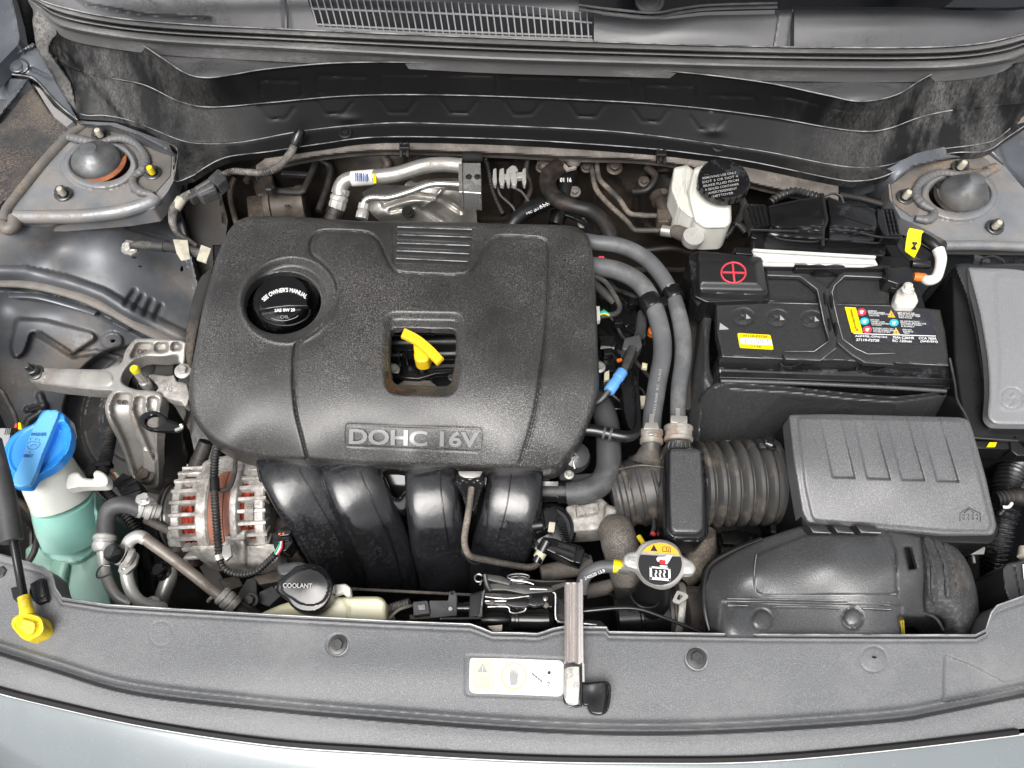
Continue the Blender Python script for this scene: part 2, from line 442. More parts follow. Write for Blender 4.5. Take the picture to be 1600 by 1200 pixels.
mat('rad_cover', (0.088, 0.091, 0.096), 0.42, speck=(0.20, 0.205, 0.21), samt=0.6, ssc=800, bsc=850, bst=0.8, col2=(0.118, 0.121, 0.126), nsc=5, raw=True, dirt=(.19, .19, .19), damt=.3, dsc=5, spec=.7)
mat('cowl_black', (0.010, 0.010, 0.0105), 0.46, dirt=(0.15, 0.147, 0.143), damt=0.55, dsc=12, stretch=(1.4, 1, .4), xdirt=(0.42, 0.72), bsc=200, bst=0.1, spec=.35)
mat('cowl_dusty', (0.020, 0.020, 0.021), 0.6, dirt=(0.22, 0.21, 0.20), damt=0.55, dsc=9, bsc=300, bst=0.2)
mat('cowl_grey', (0.095, 0.095, 0.10), 0.34, col2=(0.13, 0.13, 0.135), nsc=5, dirt=(0.010, 0.010, 0.010), damt=0.42, dsc=9, bsc=500, bst=0.3, spec=.8, xdirt=(.25, .5))
mat('grille_grey', (0.34, 0.34, 0.345), 0.45)
mat('seal_grey', (0.15, 0.148, 0.146), 0.42, dirt=(0.34, 0.33, 0.32), damt=0.40, dsc=14, bsc=300, bst=0.3, stretch=(.3, 1, 1), spec=.7)
mat('seal_black', (0.012, 0.012, 0.013), 0.5)
mat('sat_black', (0.014, 0.014, 0.015), 0.35, bsc=300, bst=0.1, rvar=0.12)
mat('gloss_black', (0.012, 0.012, 0.013), 0.20, col2=(0.02, 0.02, 0.022), nsc=20, rvar=0.12, bsc=120, bst=0.15, spec=.6, dirt=(0.12, 0.12, 0.13), damt=0.10, dsc=14)
mat('matt_black', (0.016, 0.016, 0.017), 0.65, bsc=300, bst=0.2, updust=DUST, uamt=0.12)
mat('blanket', (0.030, 0.030, 0.031), 0.42, bsc=350, bst=0.4, speck=(0.07, 0.07, 0.07), samt=0.4, ssc=300, spec=.8, raw=True)
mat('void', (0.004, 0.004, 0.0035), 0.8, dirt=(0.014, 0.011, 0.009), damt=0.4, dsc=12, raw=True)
mat('firewall', (0.016, 0.0135, 0.0115), 0.55, col2=(0.034, 0.027, 0.021), nsc=9, dirt=(0.09, 0.066, 0.05), damt=0.3, dsc=9, bsc=100, bst=0.2, raw=True)
mat('dusty_metal', (0.13, 0.113, 0.10), 0.65, dirt=(0.27, 0.235, 0.205), damt=0.5, dsc=16, bsc=260, bst=0.4, col2=(0.09, 0.078, 0.068), nsc=20)
mat('body_paint', (0.115, 0.122, 0.132), 0.42, metal=0.25, dirt=(0.15, 0.12, 0.092), damt=0.42, dsc=10, col2=(0.055, 0.058, 0.064), nsc=9, bsc=90, bst=0.3, raw=True)
mat('body_paint_clean', (0.14, 0.15, 0.165), 0.26, metal=0.5, col2=(0.08, 0.087, 0.097), nsc=8, dirt=(0.2, 0.18, 0.16), damt=0.15, dsc=12, raw=True)
mat('body_dusty', (0.20, 0.185, 0.17), 0.5, metal=0.2, dirt=(0.27, 0.20, 0.14), damt=0.45, dsc=12, col2=(0.14, 0.135, 0.13), nsc=16, bsc=200, bst=0.5)
mat('arch_dark', (0.055, 0.052, 0.050), 0.5, metal=0.2, col2=(0.035, 0.033, 0.032), nsc=9, dirt=(0.16, 0.13, 0.10), damt=0.42, dsc=9, bsc=120, bst=0.25)
mat('sealer', (0.155, 0.155, 0.158), 0.45, dirt=(0.24, 0.18, 0.13), damt=0.30, dsc=20, bsc=90, bst=0.7, metal=.1)
mat('bonnet_paint', (0.185, 0.205, 0.212), 0.26, metal=0.2, col2=(0.155, 0.175, 0.184), nsc=3, rvar=0.05, raw=True, coat=.2)
mat('rubber_dark', (0.022, 0.020, 0.019), 0.5, dirt=(0.11, 0.075, 0.055), damt=0.35, dsc=14, bsc=120, bst=0.15)
mat('rubber_grey', (0.035, 0.035, 0.036), 0.5, dirt=(0.13, 0.13, 0.13), damt=0.30, dsc=16, bsc=200, bst=0.25, col2=(0.055, 0.055, 0.057), nsc=14, raw=True)
mat('hose_grey', (0.060, 0.062, 0.066), 0.48, col2=(0.105, 0.108, 0.112), nsc=16, dirt=(0.20, 0.195, 0.19), damt=0.35, dsc=20, bsc=250, bst=0.3, raw=True)
mat('hose_brownish', (0.075, 0.068, 0.062), 0.6, dirt=(0.30, 0.25, 0.20), damt=0.5, dsc=18, bsc=200, bst=0.3)
mat('duct_rubber', (0.050, 0.049, 0.047), 0.42, dirt=(0.27, 0.215, 0.165), damt=0.22, dsc=24, bsc=150, bst=0.3, col2=(0.085, 0.083, 0.080), nsc=14)
mat('conduit', (0.018, 0.018, 0.019), 0.38, updust=PALE, uamt=0.22)
mat('conduit_dusty', (0.06, 0.056, 0.052), 0.6, dirt=(0.34, 0.31, 0.28), damt=0.55, dsc=22, bsc=200, bst=0.3)
mat('cloth_tape', (0.045, 0.043, 0.042), 0.8, dirt=(0.2, 0.18, 0.16), damt=0.35, dsc=20, bsc=300, bst=0.6)
mat('cast_alu', (0.33, 0.315, 0.295), 0.42, metal=0.5, dirt=(0.13, 0.10, 0.075), damt=0.42, dsc=18, col2=(0.44, 0.425, 0.40), nsc=25, bsc=220, bst=0.6)
mat('cast_dusty', (0.32, 0.305, 0.285), 0.5, metal=0.35, dirt=(0.07, 0.055, 0.043), damt=0.5, dsc=40, col2=(0.48, 0.46, 0.43), nsc=110, bsc=260, bst=1.3, raw=True)
mat('cast_brown', (0.075, 0.062, 0.050), 0.55, metal=0.3, dirt=(0.15, 0.12, 0.095), damt=0.3, dsc=20, col2=(0.04, 0.033, 0.027), nsc=25, bsc=220, bst=0.5, raw=True)
mat('alu_tube', (0.50, 0.49, 0.46), 0.36, metal=0.65, dirt=(0.20, 0.17, 0.14), damt=0.4, dsc=26, bsc=150, bst=0.3, col2=(.40, .39, .37), nsc=40)
mat('alu_bright', (0.62, 0.62, 0.60), 0.25, metal=0.8, bsc=90, bst=0.25, rvar=0.1, dirt=(.2, .17, .13), damt=.2, dsc=30)
mat('alu_white', (0.50, 0.495, 0.47), 0.38, metal=0.35, dirt=(0.17, 0.13, 0.10), damt=0.36, dsc=24, bsc=150, bst=0.2)
mat('foil', (0.60, 0.58, 0.54), 0.36, metal=0.75, dirt=(0.10, 0.085, 0.07), damt=0.36, dsc=20, bsc=60, bst=0.8, col2=(0.35, 0.33, 0.30), nsc=14)
mat('steel', (0.55, 0.54, 0.52), 0.3, metal=0.85, dirt=(0.2, 0.16, 0.12), damt=0.18, dsc=30)
mat('steel_dark', (0.10, 0.10, 0.10), 0.32, metal=0.6, dirt=(0.22, 0.17, 0.12), damt=0.2, dsc=30)
mat('zinc', (0.55, 0.54, 0.50), 0.32, metal=0.7, dirt=(0.3, 0.26, 0.2), damt=0.2, dsc=40)
mat('chromed_lever', (0.62, 0.59, 0.57), 0.24, metal=0.75, dirt=(0.30, 0.2, 0.15), damt=0.15, dsc=20, stretch=(1, 0.15, 1), col2=(0.5, 0.47, 0.46), nsc=60)
mat('rust', (0.30, 0.095, 0.03), 0.75, col2=(0.17, 0.055, 0.025), nsc=60, bsc=200, bst=0.6, raw=True)
mat('rust_clamp', (0.22, 0.18, 0.145), 0.5, metal=0.3, col2=(0.42, 0.41, 0.38), nsc=60, dirt=(0.30, 0.11, 0.035), damt=0.35, dsc=45, bsc=200, bst=0.5)
mat('lamination', (0.27, 0.105, 0.065), 0.7, col2=(0.20, 0.075, 0.05), nsc=30, bsc=200, bst=0.5, dirt=(0.30, 0.19, 0.14), damt=0.25, dsc=20)
mat('copper', (0.50, 0.07, 0.035), 0.34, metal=0.3, col2=(0.02, 0.004, 0.003), nsc=220, stretch=(1, .3, .3))
mat('white_plastic', (0.74, 0.74, 0.69), 0.42, sub=0.15, col2=(0.62, 0.61, 0.55), nsc=12)
mat('yellowed_plastic', (0.72, 0.70, 0.52), 0.4, sub=0.2, col2=(0.62, 0.58, 0.38), nsc=10)
mat('tank_milky', (0.62, 0.64, 0.58), 0.3, sub=0.5, col2=(0.70, 0.71, 0.66), nsc=14, dirt=(.4, .4, .33), damt=.12, dsc=20)
mat('tank_fluid', (0.22, 0.56, 0.48), 0.25, sub=0.5, col2=(0.45, 0.70, 0.62), nsc=9)
mat('tank_grime', (0.24, 0.38, 0.30), 0.35, sub=0.3, dirt=(0.16, 0.15, 0.11), damt=0.3, dsc=16, col2=(0.30, 0.54, 0.46), nsc=8)
mat('washer_blue', (0.03, 0.27, 0.78), 0.36, sub=0.05)
mat('washer_blue_pale', (0.12, 0.42, 0.80), 0.45)
mat('blue_print', (0.01, 0.10, 0.35), 0.5)
mat('clip_blue', (0.12, 0.33, 0.72), 0.3, sub=0.1)
mat('yellow', (0.85, 0.50, 0.02), 0.35, col2=(0.80, 0.56, 0.02), nsc=50)
mat('yellow_dirty', (0.80, 0.60, 0.02), 0.45, dirt=(0.12, 0.07, 0.02), damt=0.35, dsc=50)
mat('yellow_label', (0.85, 0.66, 0.0), 0.4)
mat('amber', (0.80, 0.42, 0.03), 0.4)
mat('orange', (0.75, 0.17, 0.02), 0.45)
mat('red', (0.62, 0.03, 0.03), 0.4)
mat('red_pink', (0.62, 0.05, 0.07), 0.45)
mat('teal', (0.03, 0.45, 0.55), 0.4)
mat('green', (0.03, 0.38, 0.20), 0.4)
mat('print_white', (0.80, 0.80, 0.80), 0.5)
mat('print_grey', (0.33, 0.33, 0.33), 0.5)
mat('print_black', (0.02, 0.02, 0.022), 0.5)
mat('label_navy', (0.020, 0.021, 0.028), 0.35, dirt=(.10, .10, .10), damt=.15, dsc=60, raw=True)
mat('label_white', (0.72, 0.70, 0.66), 0.3, raw=True)
mat('label_cream', (0.86, 0.66, 0.38), 0.35, raw=True)
mat('cream_tag', (0.50, 0.47, 0.38), 0.6, dirt=(0.2, 0.17, 0.13), damt=0.4, dsc=40)
mat('emboss', (0.15, 0.15, 0.15), 0.3, raw=True, spec=1.0)
mat('fuse_lid', (0.17, 0.174, 0.18), 0.38, speck=(0.28, 0.28, 0.285), samt=0.5, ssc=800, bsc=900, bst=0.5, raw=True, spec=.8)
mat('box_lid', (0.082, 0.083, 0.086), 0.33, speck=(0.22, 0.22, 0.225), samt=0.5, ssc=650, bsc=750, bst=0.8, raw=True, spec=1.0)
mat('grain_duct', (0.042, 0.043, 0.044), 0.33, speck=(0.11, 0.11, 0.115), samt=0.45, ssc=600, bsc=650, bst=0.7, spec=1.0, raw=True)
mat('foam_duct', (0.055, 0.055, 0.057), 0.7, speck=(0.13, 0.13, 0.13), samt=0.5, ssc=260, bsc=200, bst=0.9, dirt=(0.2, 0.16, 0.13), damt=0.15, dsc=9)
mat('belly', (0.33, 0.32, 0.30), 0.4, metal=0.2, dirt=(0.10, 0.08, 0.06), damt=0.9, dsc=30, bsc=100, bst=.3, col2=(.22, .21, .2), nsc=35)
mat('winding', (0.17, 0.165, 0.15), 0.3, metal=0.5, stretch=(1, 1, 1), rvar=0.1)
mat('windscreen', (0.012, 0.013, 0.016), 0.08, coat=0.3)
mat('highlight_grey', (0.05, 0.05, 0.05), 0.25, raw=True, col2=(.38, .38, .38), nsc=28, spec=1.0)  # pale grey painting highlights along edges; also colours the bolt washers
mat('tower_paint', (0.26, 0.268, 0.28), 0.30, metal=0.4, dirt=(0.20, 0.165, 0.13), damt=0.58, dsc=14, col2=(0.17, 0.18, 0.195), nsc=12, bsc=160, bst=0.5, raw=True)
mat('cap_steel', (0.20, 0.21, 0.22), 0.32, metal=0.4, dirt=(0.10, 0.08, 0.06), damt=0.5, dsc=26, col2=(.11, .115, .12), nsc=40)
mat('runner_black', (0.006, 0.006, 0.007), 0.19, col2=(0.012, 0.0125, 0.014), nsc=18, rvar=0.12, bsc=26, bst=0.7, spec=.7, speck=(.05, .053, .06), samt=.3, ssc=200, smod=10, raw=True)
mat('seam_tan', (0.17, 0.155, 0.14), 0.55, dirt=(0.22, 0.165, 0.12), damt=0.35, dsc=20, col2=(.11, .108, .105), nsc=30, bsc=150, bst=.4, raw=True)
mat('bar_white', (0.55, 0.54, 0.52), 0.4, raw=True, dirt=(.2, .18, .16), damt=.2, dsc=30)
mat('pale_amber', (0.80, 0.62, 0.25), 0.4, raw=True)
mat('arch_dirty', (0.035, 0.035, 0.037), .4, metal=.2, speck=(.30, .22, .15), samt=.6, ssc=420, smod=16, dirt=(.10, .08, .06), damt=.3, dsc=10, bsc=200, bst=.4, raw=True)
mat('steel_edge', (.30, .30, .29), .25, metal=.8, col2=(.08, .08, .08), nsc=70, raw=True)

# ================================================================ the body of the car round the engine
def zfield(ctrl):
    c = np.asarray(ctrl, float); X = c[:, :2]/100; z = c[:, 2]; n = len(c)
    r = np.sqrt(np.sum((X[:, None]-X[None])**2, -1)+.09); A = np.zeros((n+3, n+3)); A[:n, :n] = r
    A[:n, n] = 1; A[:n, n+1:] = X; A[n, :n] = 1; A[n+1:, :n] = X.T
    s = np.linalg.solve(A, np.r_[z, 0, 0, 0])
    def f(U, V):
        U = np.asarray(U, float); V = np.asarray(V, float); o = s[n]+s[n+1]*U/100+s[n+2]*V/100
        for i in range(n): o = o + s[i]*np.sqrt((U/100-X[i, 0])**2+(V/100-X[i, 1])**2+.09)
        return o
    return f
def line(pts):
    p = np.asarray(pts, float); q = sm(p, 5)
    return lambda u: np.interp(u, q[:, 0], q[:, 1])
def band(f0, f1, u0, u1, n=60):
    us = np.linspace(u0, u1, n); return np.concatenate([np.stack([us, f0(us)], -1), np.stack([us, f1(us)], -1)[::-1]])

# bay floor: closed dark tub
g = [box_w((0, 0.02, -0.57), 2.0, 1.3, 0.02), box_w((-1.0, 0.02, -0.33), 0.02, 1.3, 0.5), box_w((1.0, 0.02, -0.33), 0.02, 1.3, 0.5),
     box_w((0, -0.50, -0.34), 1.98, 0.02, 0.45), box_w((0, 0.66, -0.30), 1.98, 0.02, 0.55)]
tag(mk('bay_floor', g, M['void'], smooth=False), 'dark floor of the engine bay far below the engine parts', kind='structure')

# firewall with its pressed beads
fwz = lambda U, V: np.interp(V, [215, 245, 420], [-0.075, -0.10, -0.36])
fw = relief([(262, 218), (1420, 218), (1420, 425), (262, 425)], fwz,
            [bump(1075, 320, 60, 50, 0.05), tubef(ell(1040, 318, 46, 52, rot=-10), 6, 0.008, True), tubef([(955, 262), (985, 300), (1010, 286), (1020, 262)], 7, 0.008),
             groove([(640, 240), (640, 420)], 6, 0.01), plate([(740, 250), (800, 250), (800, 345), (740, 345)], -0.02, 6), bump(930, 300, 10, 60, 0.02), bump(600, 300, 60, 50, 0.03),
             tubef([(820, 250), (815, 330), (850, 400)], 4, 0.008)], skirt=0.1, cell=5)
tag(mk('firewall', fw, M['firewall']), 'brown dusty metal firewall behind the engine', kind='structure')

# rail along the foot of the cowl
rail = T('cowl_rail', 'tan dusty metal rail running under the black cowl panel', 'rail', (760, 238, -0.05))
L0 = line([(395, 262), (430, 240), (500, 228), (600, 219), (760, 221), (900, 227), (1000, 236), (1080, 246), (1180, 262), (1260, 278), (1330, 296)])
L1 = line([(395, 282), (430, 262), (500, 247), (600, 238), (760, 242), (900, 249), (1000, 252), (1080, 264), (1180, 292), (1260, 310), (1330, 322)])
def railz(U, V):
    t = (V-L0(U))/(L1(U)-L0(U)); return -0.045-0.012*np.clip(t, 0, 1)**2-0.02*sst(t, 0.8, 1.05)
mk('rail_beam', relief(band(L0, L1, 400, 1310), railz, skirt=0.006, cell=2.5), M['dusty_metal'], rail)
for (u, v) in ((632, 236), (1033, 247)):
    c = [beam((u-5, v-14, -0.03), (u-5, v+9, -0.05), 5, 6), beam((u+5, v-14, -0.03), (u+5, v+9, -0.05), 5, 6), beam((u-8, v-6, -0.028), (u+8, v-6, -0.028), 9, 6)]
    mk('clip', c, M['seal_black'], rail)

# ---- cowl front: black plastic wall in three steps
e1 = line([(88, 42), (130, 46), (210, 65), (250, 88), (290, 114), (325, 121), (370, 115), (420, 107), (550, 97), (780, 99), (1000, 107), (1180, 126), (1290, 148), (1345, 158), (1400, 148), (1440, 124), (1470, 112), (1530, 108), (1590, 98), (1620, 92)])
e2 = line([(88, 90), (120, 108), (165, 120), (225, 132), (280, 158), (330, 167), (420, 160), (550, 149), (700, 148), (900, 155), (1060, 165), (1200, 182), (1290, 198), (1350, 205), (1390, 200), (1440, 182), (1500, 170), (1600, 160), (1620, 158)])
e3 = line([(88, 130), (122, 176), (165, 180), (210, 190), (280, 218), (320, 224), (380, 221), (480, 203), (600, 192), (700, 193), (900, 201), (1000, 209), (1100, 222), (1200, 237), (1290, 255), (1340, 261), (1390, 257), (1450, 236), (1530, 225), (1560, 215), (1590, 190), (1620, 170)])
e4 = line([(88, 140), (122, 186), (180, 190), (225, 202), (262, 222), (274, 260), (276, 284), (350, 248), (420, 238), (500, 226), (600, 215), (800, 219), (1000, 232), (1100, 243), (1180, 255), (1300, 280), (1340, 284), (1380, 277), (1430, 254), (1490, 240), (1540, 237), (1575, 215), (1620, 185)])
s5c = line([(40, 0), (58, 12), (93, 43), (160, 58), (260, 70), (420, 79), (600, 89), (780, 98), (1000, 104), (1220, 110), (1460, 111), (1565, 100), (1600, 88), (1640, 76)])
def cz(U, V):
    a, b, c, d = e1(U), e2(U), e3(U), np.maximum(e4(U), e3(U)+2)
    ed = np.clip((U-88)/60, 0, 1)*np.clip((1620-U)/80, 0, 1); ed = ed*ed*(3-2*ed)
    z1, z2, z3, z4 = 0.078, 0.020, -0.026, -0.030
    s1 = (V-a)/(b-a); s2 = (V-b)/(c-b); s3 = (V-c)/(d-c)
    w = lambda s, k: np.where(s < k, s*0.10/k, np.where(s > 1-k*0.4, 0.93+(s-1+k*0.4)/(k*0.4)*0.07, 0.10+(s-k)/(1-1.4*k)*0.83))
    za = z1+(z2-z1)*w(np.clip(s1, 0, 1), 0.08); zb = z2+(z3-z2)*w(np.clip(s2, 0, 1), 0.09); zc = z3+(z4-z3)*np.clip(s3, 0, 1.2)
    return np.where(V < b, za, np.where(V < c, zb, zc))
cowl = T('cowl_front_panel', 'long black plastic cowl wall stepping down under the windscreen seal', 'trim panel', (800, 200, -0.03))
low = [(88, 140), (105, 158), (122, 186), (180, 190), (225, 202), (262, 225), (278, 238), (272, 283), (300, 276), (350, 248), (420, 238), (500, 226), (600, 215), (800, 219), (1000, 232), (1100, 243), (1180, 255), (1300, 280), (1340, 284), (1380, 277), (1430, 254), (1490, 240), (1540, 237), (1575, 215), (1620, 185)]
low = np.concatenate([low[:7], [(272, 283)], sm(low[8:], 4)])
low0 = line(low)
e4b = lambda u: np.maximum(np.interp(u, np.array(low)[:, 0], np.array(low)[:, 1]), e3(u)+2)
mixr = lambda a, b, t: (lambda u: a(u)*(1-t)+b(u)*t)
us = np.linspace(88, 1620, 150)
ft = []
tops = [(405, 124, 470, 150), (495, 117, 575, 146), (594, 114, 672, 146), (697, 116, 775, 147), (797, 118, 880, 150), (900, 122, 985, 154), (1005, 132, 1085, 164), (1105, 148, 1180, 176)]
for (x0, y0, x1, y1) in tops: ft.append(groove(rp([(x0+3, y1-2), (x0, y0+1), (x1, y0+3), (x1+2, y1)], 4), 1.5, 0.0009))
for (x0, y0) in ((430, 166), (520, 158), (620, 156), (715, 157), (815, 159), (915, 162), (1015, 170), (1105, 182)):
    ft.append(groove([(x0-26, y0), (x0-12, y0+20), (x0+16, y0+20), (x0+30, y0+2)], 1.6, 0.0010))
ft += [bump(545, 186, 14, 6, 0.002), bump(1115, 205, 14, 6, 0.002), groove([(1208, 150), (1240, 154), (1278, 162)], 1.5, 0.001), groove([(1300, 170), (1330, 175), (1365, 172)], 1.5, 0.001),
       plate([(80, 60), (110, 90), (205, 200), (90, 200)], -0.004, 4)]
off = lambda f, d: (lambda u: f(u)+d)
def wallgeo():
    rows = []
    Z1, Z2, Z3, Z4 = 0.078, 0.020, -0.026, -0.031
    def seg(fa, fb, za, zb, lip):
        rows.append((fa, za)); rows.append((off(fa, 1.2), za-0.0005)); rows.append((off(fa, lip), za-0.003))
        n = 16
        for k in range(1, n):
            t = k/n; rows.append((lambda u, t=t, fa=fa, fb=fb: (fa(u)+lip)*(1-t)+(fb(u)-1.5)*t, za-0.003+(zb-za+0.0032)*t))
        rows.append((off(fb, -1.5), zb+0.0003))
    seg(e1, e2, Z1, Z2, 2.5); seg(e2, e3, Z2, Z3, 3.0)
    rows.append((e3, Z3)); rows.append((off(e3, 1.2), Z3-0.0005))
    for t in (0.15, 0.3, 0.5, 0.75, 0.95): rows.append((lambda u, t=t: e3(u)*(1-t)+e4b(u)*t, Z3-0.001+(Z4-Z3)*t))
    rows.append((e4b, Z4-0.002))
    nu = 520; us = np.linspace(88, 1620, nu); g = []
    VV = np.array([f(us) for f, z in rows]); UU = np.broadcast_to(us, VV.shape).copy(); ZZ = np.array([np.full(nu, z) for f, z in rows])
    for f in ft: ZZ = f(UU, VV, ZZ)
    pts = P(UU, VV, ZZ); lo = pts[-1].copy(); lo[:, 2] -= 0.012
    V = np.concatenate([pts.reshape(-1, 3), pts[-1], lo]); n = len(rows)
    F = [(i*nu+j, (i+1)*nu+j, (i+1)*nu+j+1, i*nu+j+1) for i in list(range(n-1))+[n] for j in range(nu-1)]
    return V, F
mk('wall', wallgeo(), M['cowl_black'], cowl, ang=40)
for f_, z_, a_, b_, r_ in ((e1, .0785, 208, 1478, .85), (e2, .0205, 168, 1500, .7), (e3, -.0255, 126, 1585, .75)):
    us = np.arange(a_, b_, 12); mk('edge_highlight', tube([(u, float(f_(u))+.4, z_) for u in us], r_, seg=6, n=2), M['highlight_grey'], cowl)  # added strip, its pale colour stands in for the cowl edge highlight
mk('edge_highlight', tube([(x, y-1.2, -.0312) for x, y in low[5:]], .8, seg=6, n=4), M['highlight_grey'], cowl)
# dusty end sheets, each thin and standing 2 mm proud of the wall
mk('end_piece', relief(rp([(50, 30), (58, 14), (66, 20), (92, 44), (106, 50), (84, 60), (76, 78), (112, 128), (122, 172), (124, 187), (104, 160), (56, 72)], 5), lambda U, V: 0.05-0.0007*(V-60), [], skirt=0.02, cell=2.5, edge=(4, 0.004)), M['cowl_dusty'], cowl)
for (u, v) in ((540, 208), (1122, 229)):
    mk('push_clip', [lathe((u, v, -0.030), [(11, 0), (11, 0.002), (9.5, 0.0035), (7, 0.0035), (6.5, 0.002), (5.5, 0.002), (5, 0.004), (2, 0.0045)], (0, -0.15, 1), 24)], M['seal_black'], cowl)
shelf = relief(band(lambda u: s5c(u)-6, lambda u: e1(u)+7, 95, 1600, 120), lambda U, V: 0.060+0*U, [bump(335, 112, 50, 16, 0.012), bump(1345, 145, 50, 16, 0.012)], skirt=0.01, cell=5)
mk('shelf', shelf, M['cowl_grey'], cowl)

# ---- rubber seal on the cowl edge
s0 = line([(40, -14), (58, -2), (98, 10), (147, 21), (210, 30), (315, 38), (420, 43), (600, 51), (780, 58), (990, 66), (1220, 72), (1425, 73), (1530, 67), (1600, 52), (1640, 42)])
s5 = line([(40, 0), (58, 12), (93, 43), (160, 58), (260, 70), (420, 79), (600, 89), (780, 98), (1000, 104), (1220, 110), (1460, 111), (1565, 100), (1600, 88), (1640, 76)])
prof = [(0, .1075), (.012, .110), (.05, .1095), (.07, .106), (.10, .1075), (.18, .1085), (.26, .107), (.31, .102), (.32, .088), (.39, .087), (.40, .100), (.44, .1045), (.49, .1035), (.505, .088), (.575, .087), (.59, .100), (.64, .1035), (.70, .1055), (.78, .1058), (.86, .1035), (.93, .098), (.98, .091), (1.0, .085)]
seal = mk('cowl_seal', loft([((lambda u, t=t: s0(u)*(1-t)+s5(u)*t), z) for t, z in prof], 44, 1636, 260, skirt=0.02), M['seal_grey'], ang=50)
mk('seal_highlight', tube([(u, float(s0(u))+1.2, .1108) for u in range(50, 1636, 30)], 1.0, seg=6, n=3), M['highlight_grey'], seal)
tag(seal, 'long ribbed grey rubber seal across the bay below the windscreen', 'seal')

# ---- plastic panel under the windscreen
ctp = T('windscreen_cowl', 'grey plastic cowl top with air grille in front of the windscreen', 'trim panel', (800, 30, 0.11))
tz = lambda U, V: 0.100+0.0006*(s0(U)-V)
def topz(extra=0): return lambda U, V: tz(U, V)+extra
dn = lambda u: s0(u)+5
up = lambda u: np.full(np.shape(u), -45.0)
gr = np.array([(480, -2), (560, 0), (700, 4), (820, 10), (926, 22), (927, 60), (800, 56), (700, 52), (600, 47), (495, 41)])
gu = [(470, -45), (980, -45), (975, -6), (925, 10), (820, -2), (560, -10), (474, -14)]
lp = band(up, dn, 70, 926.5, 120)
hole2 = [(480, -40), (905, -40), (915, 2), (820, -4), (560, -12), (482, -16)]
mk('left_panel', relief(lp, topz(), [groove([(446, -45), (452, 45)], 2, 0.003), plate([(440, -60), (447, -60), (454, 50), (443, 50)], 0.002, 2), groove([(100, -20), (135, 8), (230, 25), (330, 30)], 3, 0.004),
   bump(560, -8, 60, 5, 0.0)], holes=[gr, np.array(hole2)], skirt=0.02, cell=3, hskirt=0.012), M['cowl_grey'], ctp)
o = mk('dark_patch', slab([(470, -44), (940, -44), (940, 62), (470, 52)], 0.070, 0.004), M['seal_black'], ctp); o.name = 'grille_backing'
mk('right_panel', relief(band(lambda u: np.interp(u, [928, 1000, 1040, 1100, 1216], [22, 30, 30, 24, 22]), dn, 928, 1214), topz(), [bump(1080, 50, 100, 22, 0.003)], skirt=0.02, cell=3), M['cowl_grey'], ctp)
mk('joint_strip', relief([(1218, -45), (1242, -45), (1238, 20), (1230, 76), (1207, 76), (1216, 20)], topz(0.003), skirt=0.02, cell=2.5, edge=(3, 0.002)), M['cowl_grey'], ctp)
mk('end_panel', relief(band(lambda u: np.interp(u, [1236, 1420, 1560, 1640], [10, 9, 16, 0]), dn, 1241, 1640), topz(-0.001), [bump(1400, 42, 150, 22, 0.004)], skirt=0.02, cell=3), M['cowl_grey'], ctp)
mk('edge_strip', [tube([(905, 14, 0.155), (960, 22, 0.155), (1022, 27, 0.155), (1060, 20, 0.155), (1110, 14, 0.155), (1214, 11, 0.155)], 3.2, flat=0.6), tube([(905, 8, 0.155), (960, 15, 0.157), (1022, 20, 0.157), (1060, 14, 0.157), (1110, 8, 0.157), (1214, 5, 0.157)], 2.2)], M['rubber_grey'], ctp)
mk('edge_strip', [tube([(1236, 8, 0.150), (1400, 6, 0.150), (1540, 12, 0.150), (1580, 8, 0.150), (1640, -12, 0.150)], 4.0, flat=0.6), tube([(1236, 1, 0.152), (1400, -1, 0.152), (1540, 5, 0.152), (1600, -4, 0.152)], 2.0)], M['rubber_grey'], ctp)
mk('windscreen_glass', relief([(905, -60), (1650, -60), (1650, 5), (1580, 12), (1240, 10), (1100, 14), (1022, 24), (905, 12)], lambda U, V: 0.150+0.0005*(20-V), skirt=0.005, cell=8), M['windscreen'], ctp)
mk('pivot_cap', [lathe((1015, 2, 0.160), [(23, 0), (23, 0.004), (20, 0.007), (17, 0.007), (16, 0.005), (12, 0.006), (4, 0.007)], (0, -0.4, 1))], M['rubber_grey'], ctp)
nsl = 42
for i in range(nsl):
    t = (i+0.5)/nsl; ub = 491+t*(925-491); ut = 478+t*(922-478)
    v0 = np.interp(ut, gr[:5, 0], gr[:5, 1])-1; v1 = np.interp(ub, gr[5:, 0][::-1], gr[5:, 1][::-1])+1
    mk('slat', beam((ut, v0, float(tz(ut, v0))-0.001), (ub, v1, float(tz(ub, v1))-0.001), 2.0, 5), M['grille_grey'], ctp, smooth=False)
for i in range(nsl):
    t = (i+0.5)/nsl; ub = 482+t*(912-482)
    v0 = -38; v1 = np.interp(ub, [480, 560, 820, 915], [-16, -12, -4, 2])
    mk('slat', beam((ub-2, v0, float(tz(ub, v0))-0.001), (ub, v1, float(tz(ub, v1))-0.001), 2.0, 5), M['grille_grey'], ctp, smooth=False)
for k in (0.36, 0.93):
    pts = [(u, (1-k)*np.interp(u, gr[:5, 0], gr[:5, 1])+k*np.interp(u, gr[5:, 0][::-1], gr[5:, 1][::-1])) for u in (481+k*12, 600, 720, 830, 925)]
    mk('cross_rail', tube([(a, b, float(tz(a, b))-0.0015) for a, b in pts], 1.6, seg=6), M['grille_grey'], ctp)

